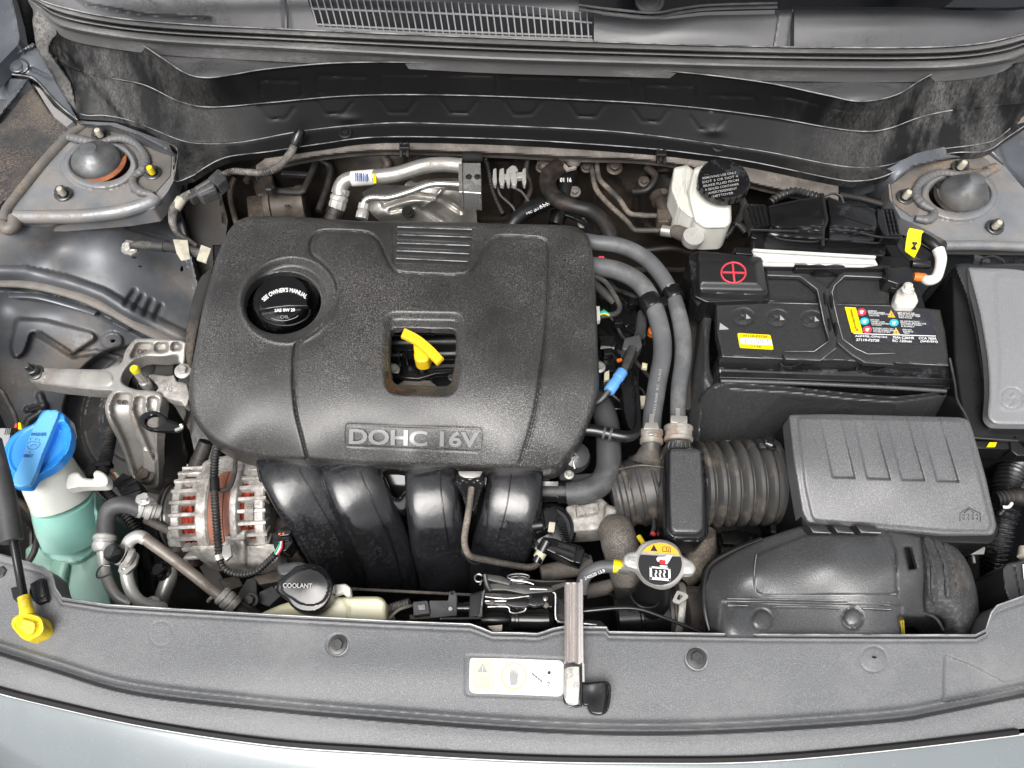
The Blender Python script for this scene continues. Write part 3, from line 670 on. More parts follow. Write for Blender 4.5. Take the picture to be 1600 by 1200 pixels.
# ---- left inner fender (driver's right), one pressed sheet
mk_l = [(-20, 90, -.02), (20, 85, 0.0), (52, 66, 0.01), (120, 185, -.035), (40, 125, -.02), (-20, 250, -.05), (60, 250, -.055), (-20, 350, -.06), (150, 260, -.055), (270, 270, -.055), (100, 345, -.055), (240, 318, -.055),
        (-20, 372, -.065), (100, 372, -.10), (230, 345, -.10), (275, 300, -.12), (300, 330, -.16), (340, 420, -.22), (120, 420, -.13), (10, 410, -.10), (200, 420, -.15), (260, 470, -.20), (310, 520, -.24),
        (10, 430, -.12), (100, 450, -.145), (200, 490, -.18), (290, 530, -.23), (10, 470, -.17), (100, 480, -.18), (200, 540, -.23), (20, 560, -.20), (100, 560, -.22), (-20, 640, -.22), (100, 660, -.28), (180, 640, -.32), (280, 640, -.36), (100, 780, -.36), (250, 780, -.42), (-20, 780, -.30)]
zl = zfield(mk_l)
ol = [(-110, 96), (0, 108), (20, 86), (52, 66), (88, 130), (125, 189), (180, 192), (262, 222), (276, 250), (273, 285), (310, 318), (345, 350), (345, 470), (335, 620), (335, 800), (-110, 800)]
fl = [plate([(112, 197), (171, 199), (217, 214), (252, 232), (270, 245), (262, 298), (238, 320), (190, 328), (90, 336), (30, 336), (24, 326), (46, 298), (78, 254)], -.06, 6), tubef([(-20, 140), (0, 118), (14, 98), (34, 80), (55, 68)], 6, 0.006), groove([(40, 122), (48, 122), (78, 146), (122, 189)], 2.5, 0.006), plate([(46, 124), (60, 128), (122, 194), (20, 330), (-20, 380), (-20, 210)], -0.012, 5),
      tubef([(-20, 428), (40, 428), (100, 441), (160, 462), (215, 494), (290, 530)], 13, 0.012), groove([(-20, 450), (60, 452), (130, 476), (215, 520), (250, 540)], 2.5, 0.008), tubef([(20, 458), (100, 472), (150, 486), (200, 512)], 6, 0.004),
      groove([(210, 455), (197, 474)], 3.5, 0.008), groove([(222, 463), (211, 482)], 3.5, 0.008), groove([(236, 470), (227, 490)], 3.5, 0.008), groove([(251, 478), (243, 496)], 3.5, 0.008),
      plate(rp([(26, 498), (70, 500), (146, 520), (150, 530), (110, 556), (60, 520), (48, 520), (38, 552), (24, 562), (16, 545)], 8), 0.012, 5), tubef([(60, 522), (112, 555), (150, 550), (190, 560)], 5, 0.007),
      plate(ell(175, 533, 17, 14), 0.006, 4), bump(112, 642, 40, 10, 0.0), tubef([(30, 690), (45, 656), (70, 640), (62, 618)], 6, 0.006),
      tubef([(160, 600), (110, 560)], 1, 0), plate(ell(200, 650, 100, 110, rot=20), -0.035, 6), plate(ell(215, 650, 84, 100, rot=20), 0.012, 5), plate(ell(226, 640, 66, 86, rot=20), 0.012, 4),
      groove([(200, 355), (260, 372), (290, 392)], 4, 0.006), tubef([(286, 350), (330, 520)], 8, 0.014), plate([(285, 330), (345, 345), (345, 540), (320, 480)], -0.03, 5), tubef([(42, 640), (70, 633)], 5, 0.006)]
bead = lambda pts, r: tube([(a, b, float(zl(np.array(a), np.array(b)))+.008) for a, b in pts], r, seg=12, flat=.5)
holesl = [ell(176, 532, 4.5, 3.5, 14), ell(210, 402, 5, 2, 12), ell(219, 416, 4, 1.8, 12), ell(284, 420, 2.4, 5, 12)]
tag(mk('inner_fender', relief(ol, zl, fl, holes=holesl, skirt=0.05, cell=2.2, hskirt=0.004), M['body_paint'], ang=70), 'grey painted inner fender sheet on the left of the bay', kind='structure')
fnd = bpy.data.objects['inner_fender']
mk('seam_flange', bead([(-20, 441), (40, 443), (100, 455), (160, 477), (215, 508), (270, 535)], 9), M['seam_tan'], fnd)
mk('seam_flange', bead([(16, 462), (60, 464), (120, 480), (150, 490)], 5), M['body_paint_clean'], fnd)
mk('hinge_plate', relief(sm([(-20, 128), (0, 108), (12, 93), (32, 77), (54, 69), (74, 102), (96, 140), (120, 184), (98, 168), (76, 146), (60, 128), (46, 119), (18, 115), (0, 124)], 2, True), lambda U, V: zl(U, V)+.010, [tubef([(-20, 124), (0, 104), (14, 90), (34, 76), (54, 68)], 5, .006), groove([(50, 108), (80, 122)], 3, .003), plate(ell(28, 104, 17, 12), .003, 3)], skirt=.008, cell=1.8, edge=(3, .003)), M['body_paint_clean'], fnd)
mk('plate_highlight', tube([(a, b, float(zl(np.array(a), np.array(b)))+.0115) for a, b in [(18, 116), (46, 120), (60, 129), (76, 147), (98, 169), (121, 187)]], 1.1, seg=6), M['highlight_grey'], fnd)
mk('dusty_recess', relief(sm([(48, 138), (60, 148), (80, 176), (106, 200), (98, 218), (66, 246), (34, 288), (4, 318), (-40, 330), (-60, 240), (6, 190), (30, 158)], 3, True), lambda U, V: zl(U, V)+.004, [groove([(46, 140), (10, 192), (-50, 236)], 3, .002)], skirt=.004, cell=2.4, edge=(6, .004)), M['arch_dirty'], fnd)
mk('fold_strip', relief([(54, 134), (62, 138), (84, 166), (114, 190), (104, 198), (84, 182), (72, 164)], lambda U, V: zl(U, V)+.008, skirt=.01, cell=2), M['tower_paint'], fnd)
mk('side_rail', relief([(-20, 128), (18, 122), (45, 124), (30, 146), (8, 176), (-20, 206)], lambda U, V: zl(U, V)+.014-.0004*np.clip(V-120, 0, 90), [groove([(45, 124), (22, 152), (-20, 200)], 3, -.003)], skirt=.02, cell=2, edge=(3, .003)), M['body_paint_clean'], fnd)
mk('grommet', bead([(44, 641), (70, 634)], 4), M['matt_black'], fnd)

o = mk('fender_bolt', [lathe((28, 104, float(zl(28., 104.))+.012), [(12, 0), (12, 0.002), (10.5, 0.003), (10, 0.004), (8.5, 0.006), (4, 0.007)], (0.1, -0.2, 1))], M['body_paint_clean'])
tag(o, 'round flat fender bolt near the top left corner', 'bolt')

# ---- right inner fender
mk_r = [(1340, 280, -.06), (1390, 300, -.06), (1500, 300, -.055), (1600, 300, -.055), (1540, 230, -.05), (1620, 180, -.03), (1400, 345, -.08), (1460, 385, -.10), (1600, 385, -.08), (1640, 385, -.08), (1500, 410, -.14), (1620, 410, -.13), (1640, 470, -.25), (1340, 310, -.12), (1400, 420, -.2), (1290, 300, -.10)]
zr = zfield(mk_r)
orr = [(1280, 292), (1340, 282), (1390, 262), (1430, 240), (1490, 226), (1545, 224), (1575, 205), (1600, 180), (1720, 120), (1720, 480), (1480, 480), (1400, 430), (1330, 340)]
fr = [plate([(1396, 290), (1428, 262), (1470, 252), (1516, 247), (1540, 247), (1570, 268), (1600, 304), (1640, 336), (1640, 372), (1484, 370), (1446, 350), (1412, 334), (1396, 306)], -.06, 6), plate([(1560, 225), (1640, 170), (1640, 330), (1572, 258)], -0.010, 5), groove([(1545, 240), (1600, 296), (1640, 340)], 3, 0.006), tubef([(1470, 384), (1540, 384), (1640, 386)], 9, 0.010),
      groove([(1400, 350), (1440, 372), (1480, 378)], 2.5, 0.004), tubef([(1478, 398), (1640, 400)], 1.5, 0.002), groove([(1330, 288), (1400, 340)], 3, 0.006)]
tag(mk('inner_fender', relief(orr, zr, fr, skirt=0.05, cell=3), M['body_paint_clean'], ang=70), 'grey painted inner fender sheet on the right of the bay', kind='structure')
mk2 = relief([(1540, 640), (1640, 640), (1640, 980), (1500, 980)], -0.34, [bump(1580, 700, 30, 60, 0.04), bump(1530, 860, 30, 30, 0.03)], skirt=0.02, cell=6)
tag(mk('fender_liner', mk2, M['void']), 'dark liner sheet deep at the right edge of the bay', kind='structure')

# ---- strut towers
def tower(label, plate_o, cen, rx, ry, lip, capc, capr, swirl, beads, nuts, rusty, paint, tan, cone):
    z0 = -0.050; t = T('strut_tower', label, 'strut tower', (cen[0], cen[1], z0-0.01), 'strut towers at the two ends of the bay')
    hole = ell(cen[0], cen[1], rx, ry, 48); lipo = ell(cen[0], cen[1]+2, lip[0], lip[1], 48)
    f = [plate(lipo, 0.006, 5), groove(lipo, 3, 0.002, True), plate(tan, -0.003, 3)]
    f += [bump(x, y, 12, 9, 0.003) for x, y, _ in nuts]
    mk('tower_plate', relief(plate_o, z0, f, holes=[hole], skirt=0.03, cell=2.2, hskirt=0.03, hedge=(7, 0.006)), M[paint], t, ang=60)
    ti = [(x, y) for x, y in tan]
    cu = relief(ti, z0+0.0012, [plate(lipo, 0.006, 5)]+[bump(x, y, 12, 9, 0.003) for x, y, _ in nuts], holes=[ell(cen[0], cen[1]+2, lip[0]+3, lip[1]+3, 48)], skirt=0.001, cell=2.2)
    mk('dusty_field', cu, M['body_dusty'], t)
    mk('well', [lathe((cen[0], cen[1]+4, z0-0.034), [(rx*1.02, 0), (rx*1.04, 0.03)], seg=40)], M['void'], t)
    mk('sealer_bead', tube([(x, y, z0+0.006) for x, y in swirl], [7+1.5*math.sin(i*2.1) for i in range(len(swirl))], rib=(8, .8), seg=14, flat=.8), M['sealer'], t)
    for b in beads: mk('sealer_bead', tube([(x, y, z0+0.001) for x, y in b[0]], b[1], rib=(9, 0.12), seg=14), M['body_dusty' if b[2] else 'tower_paint'], t)
    cx, cy = capc; r = capr
    prof = [(r*1.0, 0), (r*1.0, 0.004), (r*0.93, 0.006), (r*0.90, 0.014), (r*0.80, 0.021), (r*0.60, 0.028 if not cone else 0.032), (r*0.36, 0.034 if not cone else 0.043), (r*0.30, 0.038 if not cone else 0.048), (r*0.12, 0.040 if not cone else 0.051)]
    c = mk('bearing_cap', [lathe((cx, cy, z0-0.012), prof, (0.02, -0.05, 1), 40)], M['cap_steel'], t)
    mk('bearing_ring', [lathe((cx, cy+1, z0-0.012), [(r*1.0, 0.001), (r*1.07, 0.0015), (r*1.09, 0.004), (r*1.0, 0.006)], seg=40)], M['rust' if rusty else 'rubber_dark'], t)
    for x, y, col in nuts:
        nt_ = mk('stud_nut', bolt_g(x, y, z0+0.0045, 9.5, (0.05, -0.1, 1), head=0.012, flange=1.45), M['steel_dark'], t)
        mk('stud', [lathe((x, y, z0+0.012), [(5.0, 0), (5.0, 0.011), (4.2, 0.014), (2, 0.0145)], (0.05, -0.1, 1), 14)], M[col], nt_)
tower('strut tower at the left, its bearing cap ringed with orange rust', [(112, 193), (135, 189), (171, 194), (217, 210), (252, 227), (278, 238), (276, 259), (271, 283), (262, 300), (240, 326), (190, 334), (90, 342), (22, 342), (14, 326), (38, 296), (72, 252)],
      (157, 255), 47, 29, (58, 39), (154, 257), 40,
      [(108, 214), (130, 219), (154, 224), (176, 217), (198, 217), (218, 230), (228, 248), (224, 264), (210, 276), (208, 288), (219, 299), (240, 304)],
      [([(26, 339), (87, 339), (140, 337), (192, 330), (232, 318), (243, 310)], 11, 0), ([(8, 348), (11, 328), (34, 298), (70, 253), (104, 217), (134, 193)], 8, 1), ([(2, 350), (12, 358), (22, 352), (24, 340)], 10, 1)],
      [(157, 212, 'cream_tag'), (238, 270, 'yellow_dirty'), (99, 303, 'cream_tag')], True, 'tower_paint',
      [(114, 197), (134, 192), (171, 197), (217, 214), (250, 230), (268, 245), (266, 275), (238, 306), (206, 300), (216, 262), (196, 226), (110, 220)], False)
tower('strut tower at the right with a tall pointed grey cap', [(1388, 285), (1425, 256), (1470, 246), (1516, 241), (1544, 241), (1572, 262), (1602, 297), (1640, 330), (1640, 380), (1481, 378), (1446, 358), (1407, 340), (1390, 310)],
      (1499, 303), 48, 29, (60, 41), (1502, 310), 40,
      [(1546, 268), (1524, 275), (1500, 273), (1470, 270), (1445, 280), (1432, 294), (1431, 306), (1443, 319), (1458, 328), (1459, 337), (1449, 343), (1430, 341)],
      [([(1540, 268), (1556, 262)], 8, 1), ([(1475, 384), (1540, 384), (1640, 388)], 8, 0)],
      [(1500, 262, 'cream_tag'), (1414, 308, 'cream_tag'), (1554, 355, 'cream_tag')], False, 'tower_paint',
      [(1392, 288), (1427, 260), (1470, 250), (1516, 245), (1540, 247), (1550, 262), (1500, 266), (1440, 280), (1425, 305), (1436, 330), (1424, 338), (1396, 318)], True)

# ---- corner parts top left
c1 = T('hinge_area_trim', 'black and grey hinge trim in the top left corner', 'trim panel', (10, 60, -0.02))
mk('panel', relief([(-30, -40), (8, -40), (24, 20), (31, 60), (28, 70), (-30, 130)], lambda U, V: 0.05-0.0003*V, [tubef([(12, -20), (26, 40), (30, 66)], 4, 0.006)], skirt=0.03, cell=4), M['body_paint_clean'], c1)
mk('boot', [tube([(44, 75, -0.02), (42, 50, -0.01), (38, 20, 0.0), (36, -10, 0.0)], 12, rib=(5, 3))], M['matt_black'], c1)
c2 = T('hinge_area_trim', 'small grey panel end at the top right corner', 'trim panel', (1595, 110, -0.02))
mk('panel', relief([(1560, 205), (1592, 130), (1600, 100), (1640, 90), (1640, 190), (1600, 190)], lambda U, V: 0.0-0.0003*(V-100), [], skirt=0.03, cell=4), M['body_dusty'], c2)
c2['label'] = 'dusty grey panel end at the right edge beside the cowl wall'

# ---- front: radiator cover
rb1 = line([(-30, 1002), (0, 1012), (87, 1039), (210, 1074), (420, 1099), (600, 1115), (820, 1131), (1000, 1137), (1180, 1132), (1390, 1117), (1467, 1104), (1600, 1077), (1640, 1068)])
rb2 = line([(-30, 1066), (0, 1075), (210, 1123), (420, 1155), (600, 1168), (820, 1180), (1000, 1183), (1180, 1181), (1390, 1163), (1600, 1138), (1640, 1132)])
inner = [(-30, 860), (0, 867), (38, 878), (66, 886), (82, 899), (87, 920), (97, 935), (168, 946), (300, 954), (420, 961), (604, 971), (735, 976), (752, 982), (769, 989), (820, 990), (839, 991), (850, 988), (864, 983), (880, 980), (948, 981), (951, 988), (1180, 992), (1400, 993), (1524, 993), (1540, 985), (1549, 958), (1558, 947), (1600, 932), (1640, 918)]
usb = np.linspace(1640, -30, 90)
oc = np.concatenate([np.array(inner), np.stack([usb, rb2(usb)], -1)])
def rz(U, V):
    d = V-rb1(U); z = -0.018-0.00002*(V-960)
    z = z + 0.003*np.exp(-((d+5)/5)**2) - 0.014*sst(d, -4, 3)*(1-sst(d, 6, 13)) - 0.002*sst(d, 6, 13) - 0.006*sst(d, 20, 75)
    return z
tri = [(1475, 1022), (1520, 1040), (1570, 1066), (1640, 1050), (1640, 1070), (1600, 1074), (1474, 1098)]
slot = [(52, 920), (70, 903), (75, 918), (72, 940), (60, 948), (48, 938)]
fc = [ridge(np.array(inner), 3.0, 0.0035), groove(np.array(inner)+np.array([0, 9]), 2.5, 0.0015), plate(tri, -0.004, 2), ridge([(1475, 1022), (1474, 1098)], 2, .0015), groove(ell(252, 990, 19, 19), 1.2, 0.0005, True), bump(1365, 1030, 16, 16, 0.0015), groove(ell(1365, 1030, 21, 20), 1.5, 0.001, True),
      plate(ell(528, 1008, 19, 18), -0.0012, 2), plate(ell(1088, 1030, 18, 18), -0.0012, 2), bump(600, 1050, 400, 40, 0.004), plate(rp([(726, 1022), (890, 1028), (890, 1094), (726, 1088)], 8), -0.0008, 3)]
rc = T('radiator_cover', 'wide dark grey textured plastic cover across the front of the bay', 'trim panel', (700, 1060, -0.04))
mk('cover', relief(oc, rz, fc, holes=[np.array([(1360, 1026), (1366, 1024), (1372, 1027), (1366, 1029)]), ell(60, 927, 14, 16, 20, rot=-20)], skirt=0.035, cell=1.8, hskirt=0.01), M['rad_cover'], rc, ang=50)
mk('rim_highlight', tube([(x, y-1.0, -.0145) for x, y in inner[1:-1]], 1.1, seg=8, smooth=False), M['highlight_grey'], rc)  # pale tube paints the highlight along the rim
mk('rim_gap', tube([(x, y+4.0, -.0168) for x, y in inner[6:-4]], 1.3, seg=8, smooth=False), M['seal_black'], rc)
for (u, v, r) in ((528, 1008, 9.5), (1088, 1029, 10)):
    b_ = mk('bolt', bolt_g(u, v, -0.0185, r, (0.02, -0.03, 1), head=0.007, flange=1.6), M['steel_dark'], rc); mk('washer', [lathe((u, v, -.0190), [(r*1.75, 0), (r*1.8, .0006), (r*1.75, .0012), (r*1.3, .0014)], (0, 0, 1), 28)], M['highlight_grey'], b_)
mk('bolt', bolt_g(3, 896, -0.020, 10, (0, 0, 1), head=0.006, flange=1.7), M['steel_dark'], rc)
st = T('seam_strip', 'thin black rubber strip between radiator cover and front bumper', 'seal', (800, 1180, -0.04))
mk('strip', [tube([(u, float(rb2(u))+4, -0.026) for u in range(-30, 1641, 60)], 5.0, seg=10, n=3)], M['seal_black'], st)
br_ = [((lambda u, d=d: rb2(u)+d), z) for d, z in ((7, -.034), (7.6, -.029), (8.6, -.0268), (10.5, -.0262), (13, -.0263), (20, -.0275), (35, -.031), (60, -.038), (100, -.052), (150, -.075), (220, -.115))]
bp2 = mk('front_bumper', loft(br_, -30, 1640, 200, skirt=.05), M['bonnet_paint'], ang=60)
tag(bp2, 'pale blue grey painted bumper edge along the bottom', 'bumper')
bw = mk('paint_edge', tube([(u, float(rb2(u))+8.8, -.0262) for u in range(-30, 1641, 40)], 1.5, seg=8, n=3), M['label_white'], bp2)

# ---- the open bonnet, standing up from its hinges beyond the top of the picture
bn = np.array([0, -0.45, 0.893]); bx = np.array([1.0, 0, 0]); bnn = np.cross(bx, bn)
g = [box_w(np.array([0, 0.62, 0.17])+bn*0.50, 1.40, 1.0, 0.03, [bx, bn, bnn])]
g += [box_w(np.array([x, 0.62, 0.17])+bn*0.50+bnn*(-0.0) + np.array([0, -0.03, -0.015]), 0.05, 0.9, 0.02, [bx, bn, bnn]) for x in (-0.6, -0.2, 0.2, 0.6)]
bo_ = mk('open_bonnet', g, M['blanket'], smooth=False)
tag(bo_, 'open bonnet standing up above the windscreen end of the bay', kind='structure')

# ---- painted wings either side, and the ground the car stands on
for sg, lab_ in ((0, 'painted left wing beside the bay'), (1, 'painted right wing beside the bay')):
    o_ = np.array([(-112, 60), (-112, 860), (-40, 1000), (-40, 1360), (-480, 1360), (-480, -60), (-140, -60)], float)
    if sg: o_[:, 0] = 1606-o_[:, 0]
    wg = relief(o_, lambda U, V: -.035-.0000012*np.clip(np.abs(U-793)-820, 0, 400)**2, skirt=.25, cell=12, edge=(14, .01))
    tag(mk('wing', wg, M['body_paint_clean']), lab_, kind='structure')
mat('asphalt', (.05, .05, .05), .85, bsc=60, bst=.4, raw=True)
tag(mk('ground', box_w((0, 0, -.92), 60, 60, .02), M['asphalt'], smooth=False), 'grey asphalt ground below the car', kind='structure')

# ================================================================ engine cover
ecz0 = zfield([(296, 600, -.012), (340, 400, -.006), (372, 345, -.012), (480, 340, -.008), (700, 350, -.006), (890, 355, -.010), (930, 420, -.006), (935, 600, -.012), (450, 470, 0), (660, 440, .004), (850, 450, .001),
    (330, 560, -.002), (500, 590, .003), (660, 600, .006), (820, 600, .003), (400, 640, -.010), (560, 645, -.007), (720, 650, -.007), (850, 655, -.012), (360, 690, -.034), (480, 700, -.030), (640, 706, -.028), (800, 712, -.030), (880, 700, -.034), (910, 660, -.024), (310, 660, -.030),
    (390, 722, -.062), (560, 730, -.058), (700, 734, -.058), (860, 738, -.060)])
eco = sm([(366, 350), (378, 342), (400, 338), (470, 339), (560, 345), (700, 347), (800, 350), (882, 352), (908, 359), (922, 377), (928, 420), (932, 480), (934, 540), (936, 600), (928, 636), (908, 686), (886, 718), (862, 735), (780, 733), (660, 729), (560, 727), (480, 721), (400, 716), (362, 706), (330, 688), (306, 660), (297, 632), (296, 595), (303, 556), (318, 476), (338, 404), (354, 366)], 5, True)
oilh = ell(442, 474, 60, 48, 44, rot=-8); oilo = ell(451, 468, 75, 66, 44, rot=-15)
win = rp([(611, 513), (713, 515), (712, 560), (704, 604), (614, 601), (609, 560)], 11); wout = rp([(600, 486), (727, 488), (724, 560), (712, 620), (602, 616), (596, 560)], 22)
gl = sm([(480, 716), (470, 676), (462, 640), (458, 590), (460, 548), (466, 536), (499, 513), (518, 488), (526, 453), (520, 429), (502, 408), (487, 397), (485, 382), (490, 370), (504, 362), (540, 362), (576, 365), (592, 377), (604, 402), (614, 420), (628, 427), (675, 430), (722, 430), (738, 422), (752, 400), (766, 378), (782, 370), (820, 371), (846, 374), (856, 386), (857, 432), (852, 520), (845, 580), (836, 639), (826, 680), (813, 722)], 3)
def eck(U, V, Z):                       # sunk rims round the two openings
    d = sdf(U, V, oilo)[0]; Z = Z - 0.014*sst(-d, -1, 17) ; Z = Z + 0.0016*np.exp(-((d-1)/3)**2)
    d = sdf(U, V, wout)[0]; Z = Z - 0.012*sst(-d, -2, 15)
    return Z
ttl = rp([(542, 663), (752, 670), (751, 706), (541, 697)], 5)
cov = T('engine_cover', 'big black grained plastic engine cover marked DOHC 16V in the middle of the bay', 'engine cover', (615, 540, -.06))
mk('cover_shell', relief(eco, ecz0, [eck, groove(gl, 2.3, 0.0045), ridge(gl+np.array([3.2, 1]), 1.8, 0.0012), plate(rp([(612, 352), (742, 356), (736, 418), (614, 414)], 6), -0.0012, 2), groove(ttl, 1.5, 0.0010, True)],
    holes=[oilh, win], skirt=0.030, cell=1.45, edge=(9, 0.008), hskirt=0.010, hedge=(4, 0.003)), M['cover_black'], cov, ang=60)
for i, (a, b, c, d, e_, f) in enumerate([(621, 353, 737, 357, 736, 366), (621, 365, 736, 369, 735, 379), (621, 378, 734, 382, 734, 392), (620, 390, 733, 395, 732, 404), (619, 402, 731, 407, 730, 415)]):
    zt = lambda U, V, b=b: ecz0(U, V)+0.0024-0.00030*(V-b)
    mk('louvre', slab([(a, b+1.5), (c, d+1.5), (c-0.5, d+9.5), (a-0.5, b+9.5)], zt, 0.003, bev=0.8), M['cover_plain'], cov)
    mk('louvre_highlight', tube([(a, b+1.6, float(ecz0(a, b))+.0022), ((a+c)/2, (b+d)/2+1.6, float(ecz0((a+c)/2, (b+d)/2))+.0022), (c, d+1.6, float(ecz0(c, d))+.0022)], .8, seg=6, n=3), M['highlight_grey'], cov)
zt = lambda U, V: ecz0(U, V)+0.0004
tl = mk('lettering', [text('DOHC 16V', 647, 684.5, zt, 203, 25, rot=1.6, bold=0.03, th=0.0024)], M['emboss'], cov)
tl['label'] = 'raised DOHC 16V lettering'
mk('stain', relief(sm([(602, 582), (607, 580), (611, 600), (628, 606), (650, 608), (648, 612), (612, 613), (603, 600)], 2, True), lambda U, V: eck(U, V, ecz0(U, V))+0.0008, [], skirt=0.0002, cell=2), M['rust_stain'] if 'rust_stain' in M else mat('rust_stain', (0.05, 0.03, 0.018), 0.6, dirt=(0.22, 0.10, 0.03), damt=0.5, dsc=40), cov)
mk('side_skirt', relief(sm([(322, 426), (334, 420), (320, 480), (306, 540), (300, 575), (292, 566), (290, 530), (300, 470), (312, 436)], 3, True), lambda U, V: -0.038+0*U, [bump(308, 500, 9, 50, 0.006, 15)], skirt=0.03, cell=2.5, edge=(5, .004)), M['arch_dark'], cov)

# dark engine top that shows through the openings
et = T('engine_block', 'black engine head partly visible below the engine cover', 'engine', (620, 560, -.30))
mk('head', slab([(330, 380), (900, 380), (905, 690), (340, 690)], -0.085, 0.24, bev=6), M['gloss_black'], et)
mk('rocker_ridge', [cyl((600, 536, -.080), (730, 533, -.080), 13, flat=1), cyl((600, 556, -.085), (730, 552, -.085), 10)], M['sat_black'], et)
mk('boss', [lathe((640, 566, -.085), [(10, 0), (10, .018), (8, .022), (3, .022)]), beam((622, 548, -.062), (625, 572, -.062), 3, 4), beam((634, 548, -.060), (637, 572, -.060), 3, 4), beam((615, 546, -.065), (650, 546, -.065), 6, 6)], M['gloss_black'], et)
mk('bolt', bolt_g(614, 578, -.066, 7, (0.2, -0.1, 1), head=.008), M['zinc'], et)
mk('bracket_edge', slab([(622, 600), (632, 594), (672, 594), (684, 604), (622, 606)], -.066, .006, bev=1.5), M['dusty_metal'], et)
mk('grey_tab', slab([(672, 570), (712, 568), (712, 576), (668, 580)], -.062, .004, bev=1), M['rubber_grey'], et)
mk('rib', slab([(612, 582), (650, 584), (672, 576), (700, 573), (714, 574), (714, 582), (680, 584), (655, 592), (612, 590)], -.058, .008, bev=1.5), M['gloss_black'], et)
mk('core_plug', bolt_g(706, 590, -.058, 4, head=.004), M['steel_dark'], et)

# oil filler cap
oc_ = T('oil_filler_cap', 'round black oil filler cap with white writing sunk in the engine cover', 'oil cap', (444, 480, -.045))
zc = -0.020
mk('cap_body', [lathe((444, 478, zc-0.022), [(30, -.02), (38, -.005), (42.5, 0), (43, .012), (42.5, .019), (41, .0215), (38, .0220), (10, .0218)], (0, -0.05, 1), 48)], M['gloss_black'], oc_)
def arcpoly(cx, cy, r, y0, y1, n=16, rot=-3):
    xs = lambda y: math.sqrt(max(r*r-((y-cy)*1.25)**2, 1)); L = [(cx-xs(y), y) for y in np.linspace(y0, y1, n)]; R = [(cx+xs(y), y) for y in np.linspace(y1, y0, n)]
    return L+R
mk('grip_bar', slab([(404, 473), (420, 469), (445, 467), (478, 468), (481, 478), (450, 478), (425, 481), (406, 484)], zc+.0070, .008, bev=2), M['gloss_black'], oc_)
mk('lower_lip', tube([(404, 486, zc+.001), (408, 494, zc+.001), (418, 502, zc+.001), (435, 508, zc+.001), (455, 508, zc+.001), (472, 502, zc+.001), (482, 494, zc+.001), (485, 484, zc+.001)], 1.6, seg=8), M['sat_black'], oc_)
mk('writing', [text("SEE OWNER'S MANUAL", 444, 453, zc+.0012, 76, 7, rot=-4, bold=.03, arc=50), text('SAE 0W 20', 445, 484.5, zc+.0022, 32, 5.2, rot=-2, bold=.035)], M['print_white'], oc_)
mk('maker_mark', [text('OIL', 445, 495, zc+.0012, 14, 5, rot=-2), tube([(424, 497, zc+.001), (434, 500.5, zc+.001), (446, 501, zc+.001), (460, 497, zc+.001), (466, 493, zc+.001)], .5, seg=6)], M['print_grey'], oc_)
mk('filler_neck', [lathe((444, 480, -.075), [(58, 0), (58, .02), (50, .03), (48, .032)], seg=40)], M['gloss_black'], oc_)
nb = mk('head_bolt', bolt_g(451, 441, -.040, 5, head=.004, flange=1.3), M['zinc']); tag(nb, 'small pale bolt above the oil filler cap inside the round opening', 'bolt')

# dipstick
ds = T('dipstick', 'yellow curved dipstick handle standing in the square opening of the engine cover', 'dipstick', (660, 575, -.07))
hp = sm([(629, 518), (640, 523), (654, 531), (668, 543), (681, 556), (688, 563)], 4)
def bar(path, wid, z0, z1, thick):
    p = np.asarray(path); t = np.gradient(p, axis=0); t /= np.linalg.norm(t, axis=1)[:, None]; n = np.stack([-t[:, 1], t[:, 0]], -1)
    return slab(np.concatenate([p+n*wid, (p-n*wid)[::-1]]), z0, thick, bev=2.2)
mk('handle', bar(hp, 7.2, .008, .008, .007), M['yellow'], ds)
mk('handle_neck', relief(sm([(648, 530), (672, 548), (671, 560), (667, 566), (655, 567), (648, 562), (647, 550)], 3, True), -.004, [], skirt=.018, cell=1.5, edge=(5, .004)), M['yellow'], ds)
mk('handle_lip', [tube([(632, 514, .009), (655, 526, .009), (676, 543, .009), (691, 559, .009)], 1.2, seg=8)], M['yellow'], ds)
mk('tube', [cyl((658, 566, -.020), (660, 578, -.066), 9)], M['gloss_black'], ds)

# ================================================================ intake manifold
im = T('intake_manifold', 'glossy black plastic intake manifold with four curved runners below the engine cover', 'intake manifold', (620, 830, -.30))
runs = [([(440, 706, -.085), (452, 732, -.075), (474, 772, -.088), (506, 826, -.125), (530, 876, -.17), (545, 925, -.23)], [34, 40, 42, 40, 37, 34]),
        ([(540, 706, -.085), (548, 736, -.075), (566, 780, -.088), (592, 836, -.125), (608, 880, -.17), (618, 928, -.23)], [34, 39, 41, 38, 35, 33]),
        ([(672, 706, -.085), (674, 738, -.075), (678, 790, -.085), (686, 846, -.120), (694, 886, -.17), (698, 930, -.23)], [34, 36, 38, 39, 37, 34]),
        ([(806, 706, -.085), (806, 740, -.075), (800, 790, -.085), (786, 846, -.120), (774, 886, -.17), (766, 930, -.23)], [34, 38, 42, 42, 38, 34])]
for i, (p, r) in enumerate(runs):
    ru = mk('runner', tube([(a, b, c-.004) for a, b, c in p], [x+5 for x in r], seg=40, n=10, flat=0.50, sq=.55), M['runner_black'], im)
    ce = [(a, b, c+.0178) for a, b, c in p]; mk('mould_line', tube([(a+(r[i_]*.35 if i < 3 else -r[i_]*.2), b, c) for i_, (a, b, c) in enumerate(ce)][1:], 1.0, seg=6), M['gloss_black'], ru)
    q = [(u+(18 if i < 3 else -16), v, z+.0335) for u, v, z in p[1:5]]
